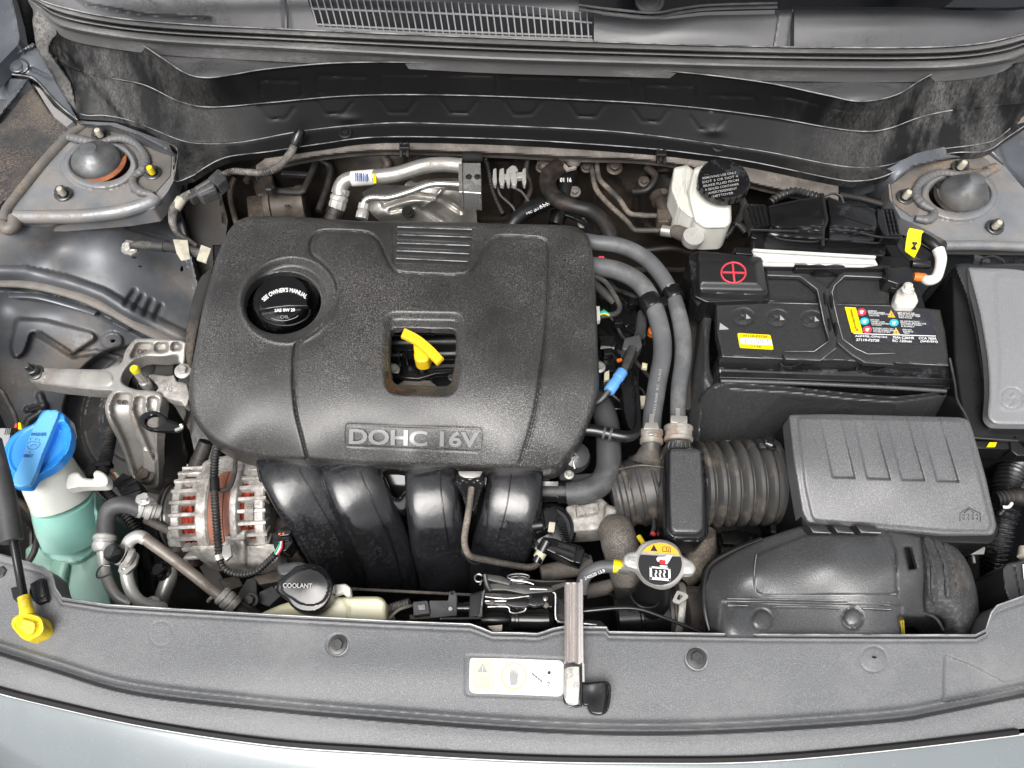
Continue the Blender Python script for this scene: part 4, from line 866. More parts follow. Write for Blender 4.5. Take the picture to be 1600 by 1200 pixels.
mk('web', relief([(400, 716), (862, 728), (850, 800), (800, 925), (560, 925), (500, 900), (440, 800), (405, 745)], lambda U, V: np.interp(V, [716, 760, 930], [-.085, -.105, -.245]), [tubef([(590, 800), (640, 925)], 6, .006), tubef([(735, 800), (735, 925)], 6, .006), tubef([(500, 760), (575, 925)], 5, .008)], skirt=.05, cell=4), M['gloss_black'], im)
mk('left_flange', relief(sm([(400, 722), (412, 726), (424, 756), (446, 786), (474, 820), (494, 856), (512, 896), (502, 896), (484, 862), (462, 828), (430, 796), (410, 768)], 3, True), lambda U, V: np.interp(V, [720, 900], [-.075, -.20]), [tubef([(404, 726), (416, 764), (452, 808), (488, 860), (506, 896)], 3, .004)], skirt=.015, cell=2.2, edge=(3, .002)), M['sat_black'], im)
ring = [(601, 736), (634, 738), (640, 750), (636, 762), (628, 772), (622, 778), (612, 774), (606, 764), (600, 752)]
mk('eye', relief(rp([(594, 728), (642, 730), (645, 752), (640, 772), (634, 800), (622, 800), (600, 772), (594, 752)], 8), lambda U, V: np.interp(V, [730, 800], [-.062, -.10]), [ridge(sm(ring, 3, True), 3, .004, True)], holes=[sm(ring, 4, True)], skirt=.014, cell=1.8, edge=(3, .003)), M['gloss_black'], im)
mk('outlet', [cyl((838, 770, -.11), (892, 768, -.11), [(0, 15), (.6, 15), (.6, 18), (1, 18)])], M['gloss_black'], im)
mk('flange_right', relief(sm([(830, 735), (846, 738), (842, 765), (830, 800), (806, 850), (790, 900), (782, 895), (796, 850), (818, 800), (826, 765)], 3, True), lambda U, V: np.interp(V, [735, 900], [-.062, -.17]), [], skirt=.015, cell=2.2, edge=(4, .003)), M['sat_black'], im)
for k, (u, v) in enumerate([(735, 748), (318, 0)][:1]):
    mk('bracket', [relief(rp([(714, 738), (754, 738), (758, 752), (750, 772), (742, 800), (730, 800), (722, 772), (710, 752)], 5), -.052, [tubef([(714, 752), (734, 748), (756, 752)], 3, .003)], skirt=.012, cell=2, edge=(3, .003))], M['gloss_black'], im)
mk('bracket_foot', slab([(716, 736), (754, 736), (750, 744), (738, 747), (726, 746), (718, 742)], -.049, .004, bev=1), M['alu_tube'], im)
vh = T('vacuum_pipe', 'thin dusty grey pipe running down over the manifold and bending to the right', 'hose', (735, 850, -.15))
mk('hose', tube([(737, 762, -.048), (732, 800, -.050), (726, 838, -.062), (728, 858, -.068), (738, 870, -.075), (770, 877, -.090), (806, 884, -.100), (830, 886, -.100), (842, 878, -.098), (850, 862, -.095)], 5.2, seg=14), M['hose_brownish'], vh)
mk('hose_end', cyl((838, 878, -.098), (855, 845, -.088), [(0, 8), (.5, 8), (.5, 9.5), (1, 9)]), M['gloss_black'], vh)
mk('band', cyl((841, 872, -.097), (847, 862, -.093), 8.6), M['yellowed_plastic'], vh)
mk('holder', tube([(723, 855, -.070), (725, 868, -.075), (738, 880, -.082), (748, 880, -.086)], 2.5, seg=8), M['gloss_black'], vh)

# ================================================================ alternator
al = T('alternator', 'dirty cast metal alternator with orange copper windings behind its ribs', 'alternator', (365, 800, -.26))
ac = -.170
mk('winding', cyl((305, 806, ac), (432, 798, ac), [(k/40, 67+2.5*(k%2)) for k in range(41)], seg=40), M['copper'], al)
mk('stator', [cyl((352, 803, ac), (388, 801, ac), [(0, 79), (.02, 80), (.66, 80), (.68, 78.5), (.70, 80), (.98, 80), (1, 79)], seg=48)], M['lamination'], al)
for (xa, xb, r) in ((298, 312, 78), (336, 354, 84), (386, 398, 84), (420, 436, 78)):
    mk('housing_ring', cyl((xa, 806-(xa-300)*.06, ac), (xb, 806-(xb-300)*.06, ac), [(0, r-3), (.15, r), (.85, r), (1, r-3)], seg=48), M['cast_dusty'], al)
A0, A1 = P(300, 806, ac), P(436, 798, ac); axd = (A1-A0)/np.linalg.norm(A1-A0)
def fin(t0, t1, ang, r0, r1, wd):
    """cast rib lying along the axis at an angle round it"""
    n = np.array([-axd[1], axd[0], 0]); n /= np.linalg.norm(n); u = np.cross(axd, n); d = n*math.cos(ang)+u*math.sin(ang); s = np.cross(axd, d)
    L = np.linalg.norm(A1-A0); c = A0+axd*L*(t0+t1)/2; px = .00091
    V = []; 
    for (t, k) in ((t0, .75), (t0+.02, 1), (t1-.02, 1), (t1, .75)):
        o = A0+axd*L*t
        for (x, y) in ((-1, r0), (1, r0), (.8, r1-2), (.5, r1), (-.5, r1), (-.8, r1-2)): V.append(o+s*x*wd*px/2*k+d*(y*px))
    F = []
    for i in range(3):
        for j in range(6): k = (j+1) % 6; F.append((i*6+j, i*6+k, (i+1)*6+k, (i+1)*6+j))
    F += [tuple(range(6))[::-1], tuple(18+j for j in range(6))]
    return np.array(V), F
for k in range(-3, 10):
    a = math.radians(90-20*1.0+ -0 + (k-2)*13.2)
    mk('cooling_rib', fin(-.02, .31, a, 58, 83, 8.2), M['cast_dusty'], al, smooth=False); mk('cooling_rib', fin(.66, 1.02, a, 58, 82, 8.2), M['cast_dusty'], al, smooth=False)
mk('top_housing', relief(sm([(318, 722), (336, 716), (352, 712), (384, 706), (400, 722), (412, 742), (422, 764), (392, 768), (384, 744), (352, 742), (350, 766), (304, 768), (303, 752), (314, 736)], 3, True), lambda U, V: -.105+.0003*(V-740), [bump(330, 745, 14, 12, .004)], skirt=.04, cell=2.5, edge=(5, .005)), M['cast_dusty'], al)
mk('bottom_housing', relief(sm([(300, 852), (348, 850), (352, 836), (366, 838), (384, 828), (386, 852), (430, 850), (436, 876), (410, 884), (376, 884), (330, 880), (304, 868)], 3, True), lambda U, V: -.120-.0008*(V-850), [tubef([(378, 850), (378, 882)], 7, .008), bump(315, 862, 9, 7, .004)], skirt=.04, cell=2.5, edge=(5, .005)), M['cast_dusty'], al)
mk('mid_housing', relief(rp([(384, 742), (400, 745), (394, 850), (380, 840)], 5), lambda U, V: -.094-.0007*np.abs(V-795)**1.1, [], skirt=.03, cell=2.5, edge=(4, .004)), M['cast_dusty'], al)
mk('pulley', [cyl((268, 806, ac), (302, 804, ac), [(0, 40), (.0, 48), (.10, 50), (.16, 50), (.2, 46), (.3, 46), (.36, 49), (.95, 52), (1, 50)], seg=48)], M['winding'], al)
mk('pulley_rim', [cyl((264, 806, ac), (270, 806, ac), [(0, 44), (.2, 51), (.8, 51), (1, 46)], seg=48)], M['sat_black'], al)
mk('belt_cover', relief(rp([(286, 744), (312, 742), (306, 756), (290, 760)], 4), -.11, skirt=.04, cell=3, edge=(4, .004)), M['matt_black'], al)
mk('top_mount', [cyl((322, 690, -.11), (303, 742, -.14), [(0, 11), (.5, 12), (.5, 13), (1, 13)])], M['arch_dark'], al)
mk('back_plate', relief([(418, 810), (452, 806), (470, 812), (468, 868), (420, 868)], -.155, [bump(440, 840, 15, 15, .004)], skirt=.04, cell=3, edge=(3, .003)), M['cast_brown'], al)
cn = T('alternator_plug', 'black electrical plug with green and white wires on the right of the alternator', 'connector', (438, 845, -.14))
mk('plug_body', [slab(rp([(425, 832), (450, 826), (458, 846), (446, 862), (428, 858)], 4), -.105, .03, bev=2), slab(rp([(432, 828), (448, 820), (456, 828), (452, 836), (436, 838)], 3), -.098, .02, bev=1.5), beam((428, 846, -.100), (452, 842, -.100), 4, 5)], M['gloss_black'], cn)
mk('contact', [ball(437, 834.5, -.099, 2.2), ball(443, 834, -.099, 2.2)], M['orange'], cn)
for j, (c_, dx) in enumerate((('green', -2), ('print_white', 1.5), ('red_pink', 4))):
    mk('wire', tube([(439+dx*.5, 846, -.100), (436+dx, 856, -.098), (430+dx, 866, -.104)], 1.6, seg=6), M[c_], cn)
ah = T('alternator_harness', 'black ribbed conduit hanging in front of the alternator with a white tie', 'wiring harness', (340, 800, -.13))
mk('conduit', tube([(345, 690, -.068), (338, 704, -.068), (335, 730, -.070), (335, 765, -.072), (338, 810, -.080), (341, 850, -.090), (344, 876, -.100)], 7.0, rib=(5, 1.8), seg=14), M['conduit'], ah)
mk('conduit', tube([(343, 870, -.098), (350, 888, -.104), (373, 898, -.110), (398, 894, -.112), (416, 880, -.110), (430, 866, -.104)], 5.8, rib=(5, 1.5), seg=12), M['conduit'], ah)
mk('tape', tube([(335, 748, -.071), (336, 768, -.072)], 7.6, seg=14), M['sat_black'], ah)
mk('branch_wire', tube([(368, 716, -.085), (366, 742, -.08), (358, 762, -.078), (344, 767, -.074)], 3.6, seg=10), M['cloth_tape'], ah)
mk('tie', [cyl((341, 866, -.094), (343, 874, -.097), 8.6), slab([(348, 852), (360, 850), (362, 868), (352, 876), (346, 866)], -.088, .006, bev=1)], M['alu_tube'], ah)

# ================================================================ engine mount casting
em = T('engine_mount', 'bare cast aluminium engine mount bracket with a long arm at the left', 'engine mount', (210, 640, -.18))
out_ = [(44, 588), (47, 577), (58, 572), (72, 575), (100, 576), (135, 577), (160, 577), (176, 572), (190, 566), (196, 548), (210, 531), (222, 529), (285, 532), (290, 546), (288, 570), (279, 566), (276, 556), (254, 558), (228, 557), (210, 563), (196, 577), (190, 591), (194, 601), (214, 609), (235, 610), (254, 617), (250, 650), (247, 690), (249, 740), (247, 760), (236, 764), (218, 758), (203, 744), (196, 716), (184, 688), (168, 656), (164, 634), (170, 618), (176, 611), (155, 610), (120, 607), (90, 604), (66, 600), (50, 597)]
emz = zfield([(50, 588, -.085), (100, 590, -.070), (160, 594, -.052), (190, 580, -.045), (215, 540, -.045), (285, 545, -.045), (285, 565, -.055), (195, 605, -.045), (180, 620, -.046), (240, 622, -.044), (166, 650, -.056), (210, 645, -.054), (245, 650, -.060), (184, 690, -.10), (246, 690, -.10), (204, 745, -.150), (247, 745, -.150), (225, 764, -.160)])
pk = lambda pts, d, r=5, w=4: plate(rp(pts, r), -d, w)
ef = [pk([(204, 556), (214, 536), (238, 536), (240, 546), (228, 551), (206, 560)], .010), pk([(244, 536), (262, 536), (262, 548), (248, 550), (240, 546)], .010), pk([(268, 536), (280, 536), (284, 545), (268, 548)], .009),
      pk([(182, 614), (206, 616), (204, 640), (206, 664), (222, 700), (224, 740), (212, 744), (194, 690), (174, 650), (172, 634)], .012), pk([(212, 620), (226, 620), (225, 640), (228, 655), (244, 690), (242, 722), (222, 676), (208, 640)], .011), pk([(232, 620), (248, 622), (246, 645), (236, 650), (230, 636)], .010),
      pk([(222, 700), (243, 706), (244, 752), (226, 758), (214, 748)], -.004, 5), tubef([(80, 590), (120, 592), (165, 592)], 12, .003), plate(ell(58, 587, 12, 10), .003, 3)]
mk('casting', relief(sm(out_, 3, True), emz, ef, skirt=.022, cell=1.8, edge=(3, .0025)), M['cast_alu'], em, ang=70)
mk('side_wall', relief([(250, 616), (262, 622), (285, 660), (296, 708), (290, 726), (264, 768), (246, 764), (244, 700)], zfield([(255, 618, -.055), (246, 700, -.115), (247, 764, -.17), (264, 768, -.18), (296, 708, -.19), (285, 660, -.14)]), [tubef([(268, 640), (284, 670), (292, 708)], 3, .003)], skirt=.03, cell=3), M['arch_dark'], em)
mk('arm_bolt', bolt_g(56, 582, -.078, 9.5, (-.05, -.05, 1), head=.012, flange=1.35, stud=.024, studr=.6), M['steel_dark'], em)
mk('foot_bolt', bolt_g(227, 742, -.144, 9, (0, -.2, 1), head=.007, flange=1.7), M['cast_brown'], em)
mk('rubber', [lathe((232, 592, -.10), [(34, 0), (33, .012), (26, .022), (14, .03)], (0, -.1, 1))], M['rubber_dark'], em)
mk('inner_plate', slab([(212, 566), (262, 564), (272, 560), (270, 590), (214, 590)], -.075, .02, bev=3), M['arch_dark'], em)
mk('foot', relief(sm([(240, 596), (232, 588), (238, 585), (262, 588), (272, 586), (276, 596), (292, 600), (296, 622), (290, 636), (283, 628), (274, 626), (262, 623), (252, 618), (240, 616), (248, 606)], 2, True), -.052, [bump(262, 604, 12, 8, .002)], skirt=.014, cell=1.8, edge=(3, .002)), M['cast_dusty'], em)
mk('foot_mark', text('26', 262, 605, -.0505, 14, 13, rot=10, th=.0008), M['cast_alu'], em)
for (a, b) in ((222, 549), (190, 628)):
    mk('cast_mark', [text('00', a, b+.5, emz(np.array([a]), np.array([b]))[0]-.0095, 15, 8, rot=4, th=.0012)], M['cast_brown'], em)
mk('plate_bolt', bolt_g(286, 580, -.042, 8, (.1, -.1, 1), head=.009, flange=1.6), M['zinc'], em)
stt = mk('stud', cyl((231, 604, -.055), (209, 575, -.010), [(0, 8), (.28, 8), (.28, 6), (.5, 6.4), (1, 6.4)]), M['zinc'], em)
mk('paint_tip', cyl((213, 580, -.018), (208.5, 574.5, -.009), [(0, 6.7), (.8, 6.7), (1, 5)]), M['yellow_label'], stt)
mk('dark_collar', [lathe((234, 606, -.066), [(17, 0), (16, .008), (10, .012)])], M['gloss_black'], em)
lb = T('lifting_loop', 'small black steel loop bracket beside the cast engine mount', 'bracket', (255, 660, -.07))
mk('loop', relief(sm([(217, 656), (224, 646), (240, 642), (256, 648), (264, 656), (282, 663), (284, 670), (272, 674), (250, 674), (228, 670)], 4, True), -.025, [], holes=[sm([(228, 656), (236, 650), (248, 650), (256, 658), (250, 666), (238, 668), (230, 664)], 4, True)], skirt=.005, cell=1.8, edge=(3, .002)), M['gloss_black'], lb)
mk('hook_tab', tube([(275, 672, -.024), (284, 668, -.020), (282, 663, -.018)], 3, seg=8), M['zinc'], lb)

# ================================================================ washer tank
wt = T('washer_tank', 'milky washer tank with green fluid and a blue cap at the left front corner', 'washer tank', (100, 860, -.25))
mk('neck', [cyl((66, 722, -.045), (97, 782, -.095), [(0, 34), (.04, 39), (.5, 42), (1, 44)], seg=40)], M['tank_milky'], wt)
mk('fluid_part', [cyl((97, 782, -.095), (116, 832, -.145), [(0, 44.2), (.4, 47), (1, 50)], seg=40)], M['tank_fluid'], wt)
mk('fluid_shoulder', relief(sm([(62, 776), (78, 800), (110, 798), (146, 768), (152, 790), (158, 836), (148, 862), (120, 880), (86, 876), (62, 862), (56, 830)], 3, True), lambda U, V: np.interp(V, [770, 800, 870], [-.098, -.104, -.145])-.00004*np.abs(U-110)**1.3, [bump(100, 850, 22, 30, .006)], skirt=.03, cell=3, edge=(4, .006)), M['tank_fluid'], wt)
mk('tank_body', relief([(40, 858), (66, 838), (120, 846), (162, 826), (168, 880), (176, 950), (140, 960), (84, 948), (60, 920), (40, 890)], lambda U, V: np.interp(V, [826, 950], [-.150, -.175]), [tubef([(104, 842), (92, 900), (86, 940)], 14, .012), bump(120, 870, 16, 20, .006)], skirt=.10, cell=3, edge=(6, .008)), M['tank_grime'], wt)
mk('tank_side', relief([(148, 780), (166, 800), (170, 880), (180, 960), (160, 960), (150, 880)], lambda U, V: -.185-.0002*(V-780), [], skirt=.1, cell=4), M['tank_fluid'], wt)
mk('hook', relief(sm([(108, 742), (122, 738), (131, 746), (146, 748), (146, 740), (152, 735), (164, 740), (170, 750), (166, 760), (140, 761), (124, 762), (104, 764)], 3, True), lambda U, V: -.042+0*U, [], skirt=.012, cell=1.8, edge=(4, .004)), M['white_plastic'], wt)
mk('hook', relief(sm([(94, 652), (103, 650), (107, 664), (108, 676), (98, 680)], 3, True), -.020, [], skirt=.02, cell=1.8, edge=(3, .003)), M['white_plastic'], wt)
cap_o = sm([(4, 716), (7, 700), (16, 684), (30, 673), (46, 665), (56, 659), (64, 646), (70, 641), (80, 641), (92, 642), (102, 649), (103, 657), (110, 668), (112, 684), (107, 704), (92, 724), (73, 737), (56, 746), (48, 757), (42, 762), (20, 760), (17, 752), (19, 743), (8, 732)], 3, True)
wc = T('washer_cap', 'bright blue washer filler cap with writing at the left edge', 'washer cap', (58, 700, -.03))
capz = lambda U, V: -.006-.00012*(V-700)-.00005*(U-60)
mk('cap', relief(cap_o, capz, [plate(ell(58, 703, 46, 36, rot=-40), -.002, 6), plate(sm([(96, 662), (110, 672), (106, 702), (86, 722), (62, 738), (54, 735), (74, 706), (88, 676)], 3, True), -.009, 12), groove(ell(58, 703, 51, 41, rot=-40), 1.5, .001, True)], skirt=.012, cell=1.6, edge=(4, .004)), M['washer_blue'], wc)
barp = [(70, 643), (80, 641), (93, 643), (84, 668), (66, 712), (48, 758), (20, 759), (19, 752), (36, 712), (52, 668)]
mk('grip_bar', relief(sm(barp, 2, True), lambda U, V: capz(U, V)+.0045, [], skirt=.005, cell=1.6, edge=(3, .002)), M['washer_blue_pale'], wc)
cp = lambda U, V: capz(U, V)+.0047
ic = [text('WASHER', 60, 678.5, cp, 25, 5.5, rot=0, skew=-.25, bold=.01), text('ONLY', 44, 712, cp, 15, 5, skew=-.25, bold=.01), text('^', 46, 706, cp, 3, 2)]
for p in ([(43, 693), (49, 690), (58, 691), (63, 693), (58, 700), (52, 702), (45, 701), (42, 696)], [(47, 697), (54, 694), (58, 697)], [(47, 688), (48, 685), (52, 684)], [(55, 688), (56, 685), (59, 686)], [(61, 689), (62, 686)]):
    ic.append(tube([(a, b, float(cp(a, b))) for a, b in p], .45, seg=5, n=3))
mk('writing', ic, M['blue_print'], wc)
mk('hinge_slot', slab([(78, 643), (84, 643), (80, 651), (76, 651)], .0035, .002, bev=.3), M['white_plastic'], wc)

# ---- bonnet prop rod at the left edge
prp = T('bonnet_prop', 'black bonnet prop rod with grey foam sleeve and yellow rubber foot', 'prop rod', (40, 950, -.02))
mk('rod', tube([(10, 780, .030), (22, 850, .018), (31, 900, .008), (38, 940, .004)], 6.2, seg=20), M['gloss_black'], prp)
mk('foam_sleeve', tube([(-14, 690, .045), (-4, 730, .040), (8, 780, .030), (19, 846, .020)], [15, 15.5, 16, 16], seg=24), M['rubber_grey'], prp)
mk('rod_foot', [tube([(37, 932, .004), (41, 950, .002), (43, 962, .000)], [9, 9.5, 12], seg=18)], M['yellow_dirty'], prp)
ft_ = mk('rubber_foot', relief(rp([(37, 955), (66, 963), (71, 982), (66, 992), (46, 1003), (34, 998), (17, 978), (19, 966)], 9), lambda U, V: .004-.0002*(V-980), [plate(rp([(36, 966), (56, 972), (54, 990), (42, 994), (28, 980)], 5), .004, 3), groove(rp([(32, 962), (60, 968), (62, 984), (44, 997), (24, 978)], 5), 2, .002, True)], skirt=.018, cell=1.5, edge=(4, .004)), M['yellow_dirty'], prp)
ho = T('prop_rod_holder', 'black plastic holder for the prop rod in the corner of the radiator cover', 'holder', (60, 925, -.03))
mk('cup', [slab(rp([(16, 918), (30, 916), (38, 926), (30, 944), (20, 936)], 3), -.012, .012, bev=1.5), slab(rp([(46, 912), (64, 903), (68, 903), (74, 938), (56, 944), (50, 930)], 3), -.010, .016, bev=1.5)], M['sat_black'], ho)
mk('latch_tongue', slab([(60, 908), (64, 906), (70, 930), (62, 934)], -.006, .004, bev=1), M['gloss_black'], ho)

# ---- little module at the very left
md = T('control_module', 'small grey control module with a barcode sticker at the left edge', 'module', (5, 690, -.08))
mk('module_box', slab([(-30, 668), (22, 668), (14, 706), (-30, 706)], -.055, .03, bev=2), M['gloss_black'], md)
mk('sticker', slab([(-30, 669), (18, 669), (11, 700), (-30, 700)], -.0545, .0006, bev=.2), M['print_grey'], md)
for x in (9, 12, 14.5, 17): mk('barcode_line', slab([(x, 669), (x+1.2, 669), (x-1.2, 679), (x-2.4, 679)], -.0540, .0004, bev=.1, bn=1), M['print_black'], md)
kb = T('bay_cable', 'grey braided cable with a yellow plug rising at the left edge', 'cable', (20, 640, -.12))
mk('cable', tube([(-12, 600, -.12), (4, 612, -.10), (14, 630, -.085), (24, 650, -.07), (27, 664, -.062)], 3.2, rib=(3, .6), seg=10), M['cloth_tape'], kb)
mk('plug', [slab([(28, 660), (32, 660), (34, 670), (28, 670)], -.058, .008, bev=.8)], M['yellow_label'], kb)
mk('plug', [slab([(23, 662), (27, 661), (26, 668), (22, 668)], -.058, .008, bev=.8)], M['red_pink'], kb)
tag(mk('wheel_arch_wall', relief([(-30, 770), (60, 790), (66, 830), (60, 900), (-30, 900)], -.20, [tubef([(20, 800), (50, 830), (45, 880)], 6, .008), bump(45, 830, 10, 20, .01)], skirt=.1, cell=4), M['arch_dark']), 'dark sheet beside the washer tank', kind='structure')
tag(mk('overflow_hose', tube([(26, 780, -.15), (48, 800, -.13), (58, 830, -.12), (54, 860, -.12), (40, 885, -.13)], 5, seg=12), M['rubber_dark']), 'thin black hose curving between prop rod and washer tank', 'hose')

# ================================================================ air conditioning pipes, front left
ac1 = T('refrigerant_hose', 'thick black rubber hose arching down to pale pipes beside the washer tank', 'hose', (170, 800, -.15))
mk('hose', tube([(166, 838, -.080), (166, 812, -.066), (172, 796, -.058), (186, 789, -.056), (204, 790, -.060), (220, 796, -.066)], 13.5, seg=22), M['rubber_grey'], ac1)
mk('ferrule', cyl((214, 792, -.064), (250, 800, -.080), [(0, 14), (.08, 16), (.25, 16), (.3, 13.5), (.42, 13.5), (.46, 16), (.6, 16), (.64, 13), (.75, 13), (.8, 11), (1, 10)], seg=28), M['alu_white'], ac1)
mk('union', [slab(rp([(212, 774), (226, 768), (236, 776), (234, 786), (220, 790), (210, 784)], 3), -.050, .02, bev=2), lathe((228, 778, -.050), [(7, 0), (7, .005), (6, .006)], (0, 0, 1), 6)], M['alu_bright'], ac1)
ac2 = T('charging_port_pipes', 'pale aluminium pipes with a black charging port cap in front of the washer tank', 'pipe', (185, 900, -.16))
mk('pipe', tube([(164, 836, -.080), (161, 856, -.083), (163, 885, -.095), (171, 913, -.11), (185, 934, -.12), (205, 944, -.125)], 8.8, seg=18), M['alu_white'], ac2)
mk('pipe', tube([(249, 950, -.12), (234, 946, -.11), (216, 938, -.10), (203, 918, -.09), (197, 890, -.080), (197, 862, -.070), (203, 845, -.062), (217, 838, -.060), (228, 843, -.063)], [9.5]*6+[10, 10, 9.5], seg=20), M['alu_white'], ac2)
mk('long_pipe', tube([(224, 840, -.061), (234, 847, -.065), (279, 880, -.085), (347, 934, -.115)], [9.2, 8.8, 8.5, 8.5], seg=20), M['pipe_brown'] if 'pipe_brown' in M else mat('pipe_brown', (.22, .19, .165), .45, metal=.3, dirt=(.09, .065, .05), damt=.4, dsc=26, col2=(.30, .27, .24), nsc=30), ac2)
mk('joint', [cyl((165, 836, -.078), (160, 862, -.08), [(0, 15), (.1, 17), (.3, 17), (.35, 15), (.5, 15), (.55, 17), (.8, 16), (1, 12)], seg=28)], M['alu_white'], ac2)
mk('collar', [cyl((186, 866, -.062), (206, 874, -.072), [(0, 14), (.1, 16), (.3, 16), (.35, 14), (.5, 14), (.55, 16.5), (.8, 16.5), (1, 12)], seg=28)], M['alu_white'], ac2)
cpq = mk('port_cap', [cyl((171, 861, -.048), (190, 868, -.064), [(0, 11.5), (.03, 13), (.15, 14.2), (.9, 15), (1, 14)], seg=30)], M['gloss_black'], ac2)
mk('cap_face', [cyl((169.6, 860.5, -.047), (170.6, 860.9, -.048), [(0, 9.5), (1, 10.5)], seg=28)], M['steel_dark'], cpq)
mk('pipe_clip', relief(rp([(186, 886), (206, 876), (213, 862), (216, 866), (212, 884), (196, 898), (184, 894)], 3), -.070, [], holes=[ell(192, 889, 3, 3, 12)], skirt=.004, cell=1.6), M['steel'], ac2)
mk('cap_strap', tube([(172, 884, -.072), (160, 884, -.070), (152, 893, -.070), (152, 902, -.072), (160, 902, -.074), (174, 896, -.076)], 1.5, seg=8), M['gloss_black'], ac2)
mk('pipe_end', [cyl((344, 928, -.110), (368, 948, -.122), [(0, 12), (.1, 15), (.25, 15), (.3, 12.5), (.4, 15), (.6, 15), (.65, 13), (.75, 15.5), (1, 14)], seg=28), tube([(325, 940, -.12), (332, 933, -.115), (346, 934, -.112)], 3, seg=8)], M['cast_dusty'], ac2)
mk('pipe_base', [ball(238, 944, -.12, 13, .7), ball(252, 950, -.125, 10, .7)], M['alu_white'], ac2)
ac3 = T('second_port_pipe', 'short pale pipe with a black port cap below the alternator pulley', 'pipe', (262, 910, -.18))
mk('pipe', tube([(266, 886, -.145), (264, 904, -.15), (256, 926, -.155), (250, 948, -.16)], [11, 12, 12, 10], seg=18), M['alu_tube'], ac3)
mk('port_cap', [lathe((255, 893, -.142), [(15, 0), (15, .004), (11.5, .006), (11, .016), (9, .018), (8.5, .016)], (-.1, -.1, 1), 28)], M['gloss_black'], ac3)
ac4 = T('compressor_pipe', 'dull pipe with a pale fitting running right towards the alternator pulley', 'pipe', (260, 830, -.19))
mk('pipe', tube([(228, 812, -.130), (245, 820, -.130), (270, 832, -.135)], 6.5, seg=16), M['dusty_metal'], ac4)
mk('fitting', [cyl((270, 828, -.130), (280, 852, -.135), [(0, 8), (.2, 11), (.3, 12), (.5, 11.5), (.55, 13.5), (.9, 14), (1, 12)], seg=26)], M['alu_white'], ac4)
mk('rubber_ring', [cyl((278, 852, -.136), (276, 872, -.145), [(0, 14), (.3, 16), (.6, 13), (1, 10)], seg=24)], M['rubber_dark'], ac4)
hn = T('front_left_harness', 'dirty ribbed conduits dropping past the engine mount at the left', 'wiring harness', (180, 760, -.25))
mk('conduit', tube([(174, 672, -.15), (170, 694, -.145), (165, 720, -.14), (160, 742, -.135)], [9, 10, 10, 9], rib=(5.5, 2.2), seg=16), M['cloth_tape'], hn)
mk('conduit', tube([(156, 742, -.13), (160, 762, -.13), (177, 780, -.132), (198, 806, -.14), (216, 832, -.15)], 8.2, rib=(5, 2.2), seg=14), M['conduit'], hn)
mk('tie', [slab([(148, 722), (172, 720), (172, 727), (148, 729)], -.128, .012, bev=1)], M['sat_black'], hn)
mk('grommet', [ball(150, 736, -.14, 16, .6)], M['rubber_dark'], hn)
for j, c_ in enumerate(('orange', 'print_white', 'green')): mk('wire', tube([(176+j*3, 738, -.125), (182+j*3, 746, -.12), (188+j*2, 752, -.118)], 1.1, seg=6), M[c_], hn)
pg = T('pressure_switch_plug', 'black electrical plug below the foot of the engine mount', 'connector', (200, 762, -.15))
mk('plug_body', [slab(rp([(176, 752), (192, 738), (212, 748), (222, 766), (208, 780), (190, 776)], 3), -.098, .03, bev=2)], M['sat_black'], pg)
for (a, b, c, d) in ((180, 755, 206, 744), (186, 764, 214, 751), (192, 773, 220, 763)): mk('ridge', beam((a, b, -.096), (c, d, -.096), 3, 4), M['sat_black'], pg)
for (a, b) in ((240, 905), (285, 905), (310, 868)): pass
lowb = T('radiator_fan_shroud', 'dark fan shroud and brackets low behind the radiator cover', 'fan shroud', (330, 900, -.30))
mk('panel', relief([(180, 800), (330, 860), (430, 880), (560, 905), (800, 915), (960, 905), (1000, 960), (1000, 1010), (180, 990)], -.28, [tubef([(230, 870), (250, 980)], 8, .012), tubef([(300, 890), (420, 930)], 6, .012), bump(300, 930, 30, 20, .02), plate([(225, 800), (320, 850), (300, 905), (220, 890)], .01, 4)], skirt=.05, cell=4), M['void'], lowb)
mk('brace', [beam((322, 880, -.19), (360, 948, -.20), 22, 5)], M['firewall'], lowb)
mk('bracket', [slab([(385, 905), (400, 900), (402, 930), (380, 940), (370, 930)], -.17, .01, bev=2), slab([(405, 925), (425, 915), (440, 930), (420, 948), (402, 942)], -.15, .02, bev=2)], M['rubber_grey'], lowb)
mk('top_edge', [beam((430, 918, -.14), (560, 921, -.14), 5, 6), beam((560, 921, -.14), (762, 931, -.14), 4, 5)], M['dusty_metal'], lowb)

# ================================================================ coolant reservoir
cr = T('coolant_tank', 'yellowed coolant expansion tank half hidden behind the radiator cover', 'coolant tank', (510, 955, -.10))
mk('tank', relief(rp([(404, 975), (408, 958), (440, 944), (480, 934), (560, 932), (594, 932), (604, 940), (606, 985), (404, 985)], [0, 6, 6, 4, 4, 10, 6, 0, 0]), lambda U, V: -.052-.0002*(V-940), [groove([(535, 934), (545, 950), (542, 975)], 2, .002), bump(480, 950, 30, 10, .004)], skirt=.08, cell=2.2, edge=(7, .008)), M['yellowed_plastic'], cr)
mk('neck', [lathe((484, 925, -.065), [(26, 0), (26, .025), (30, .026), (30, .03)])], M['yellowed_plastic'], cr)
mk('clip', relief(rp([(518, 914), (540, 912), (548, 918), (549, 930), (540, 932), (536, 926), (518, 932)], 3), -.040, [], skirt=.008, cell=1.6, edge=(2, .002)), M['white_plastic'], cr)
mk('top_lip', relief(sm([(436, 882), (470, 878), (480, 886), (460, 896), (440, 900), (434, 892)], 3, True), -.075, [], skirt=.02, cell=2, edge=(4, .004)), M['rubber_grey'], cr)
ck = T('coolant_cap', 'glossy black teardrop coolant cap with raised COOLANT lettering', 'coolant cap', (482, 920, -.04))
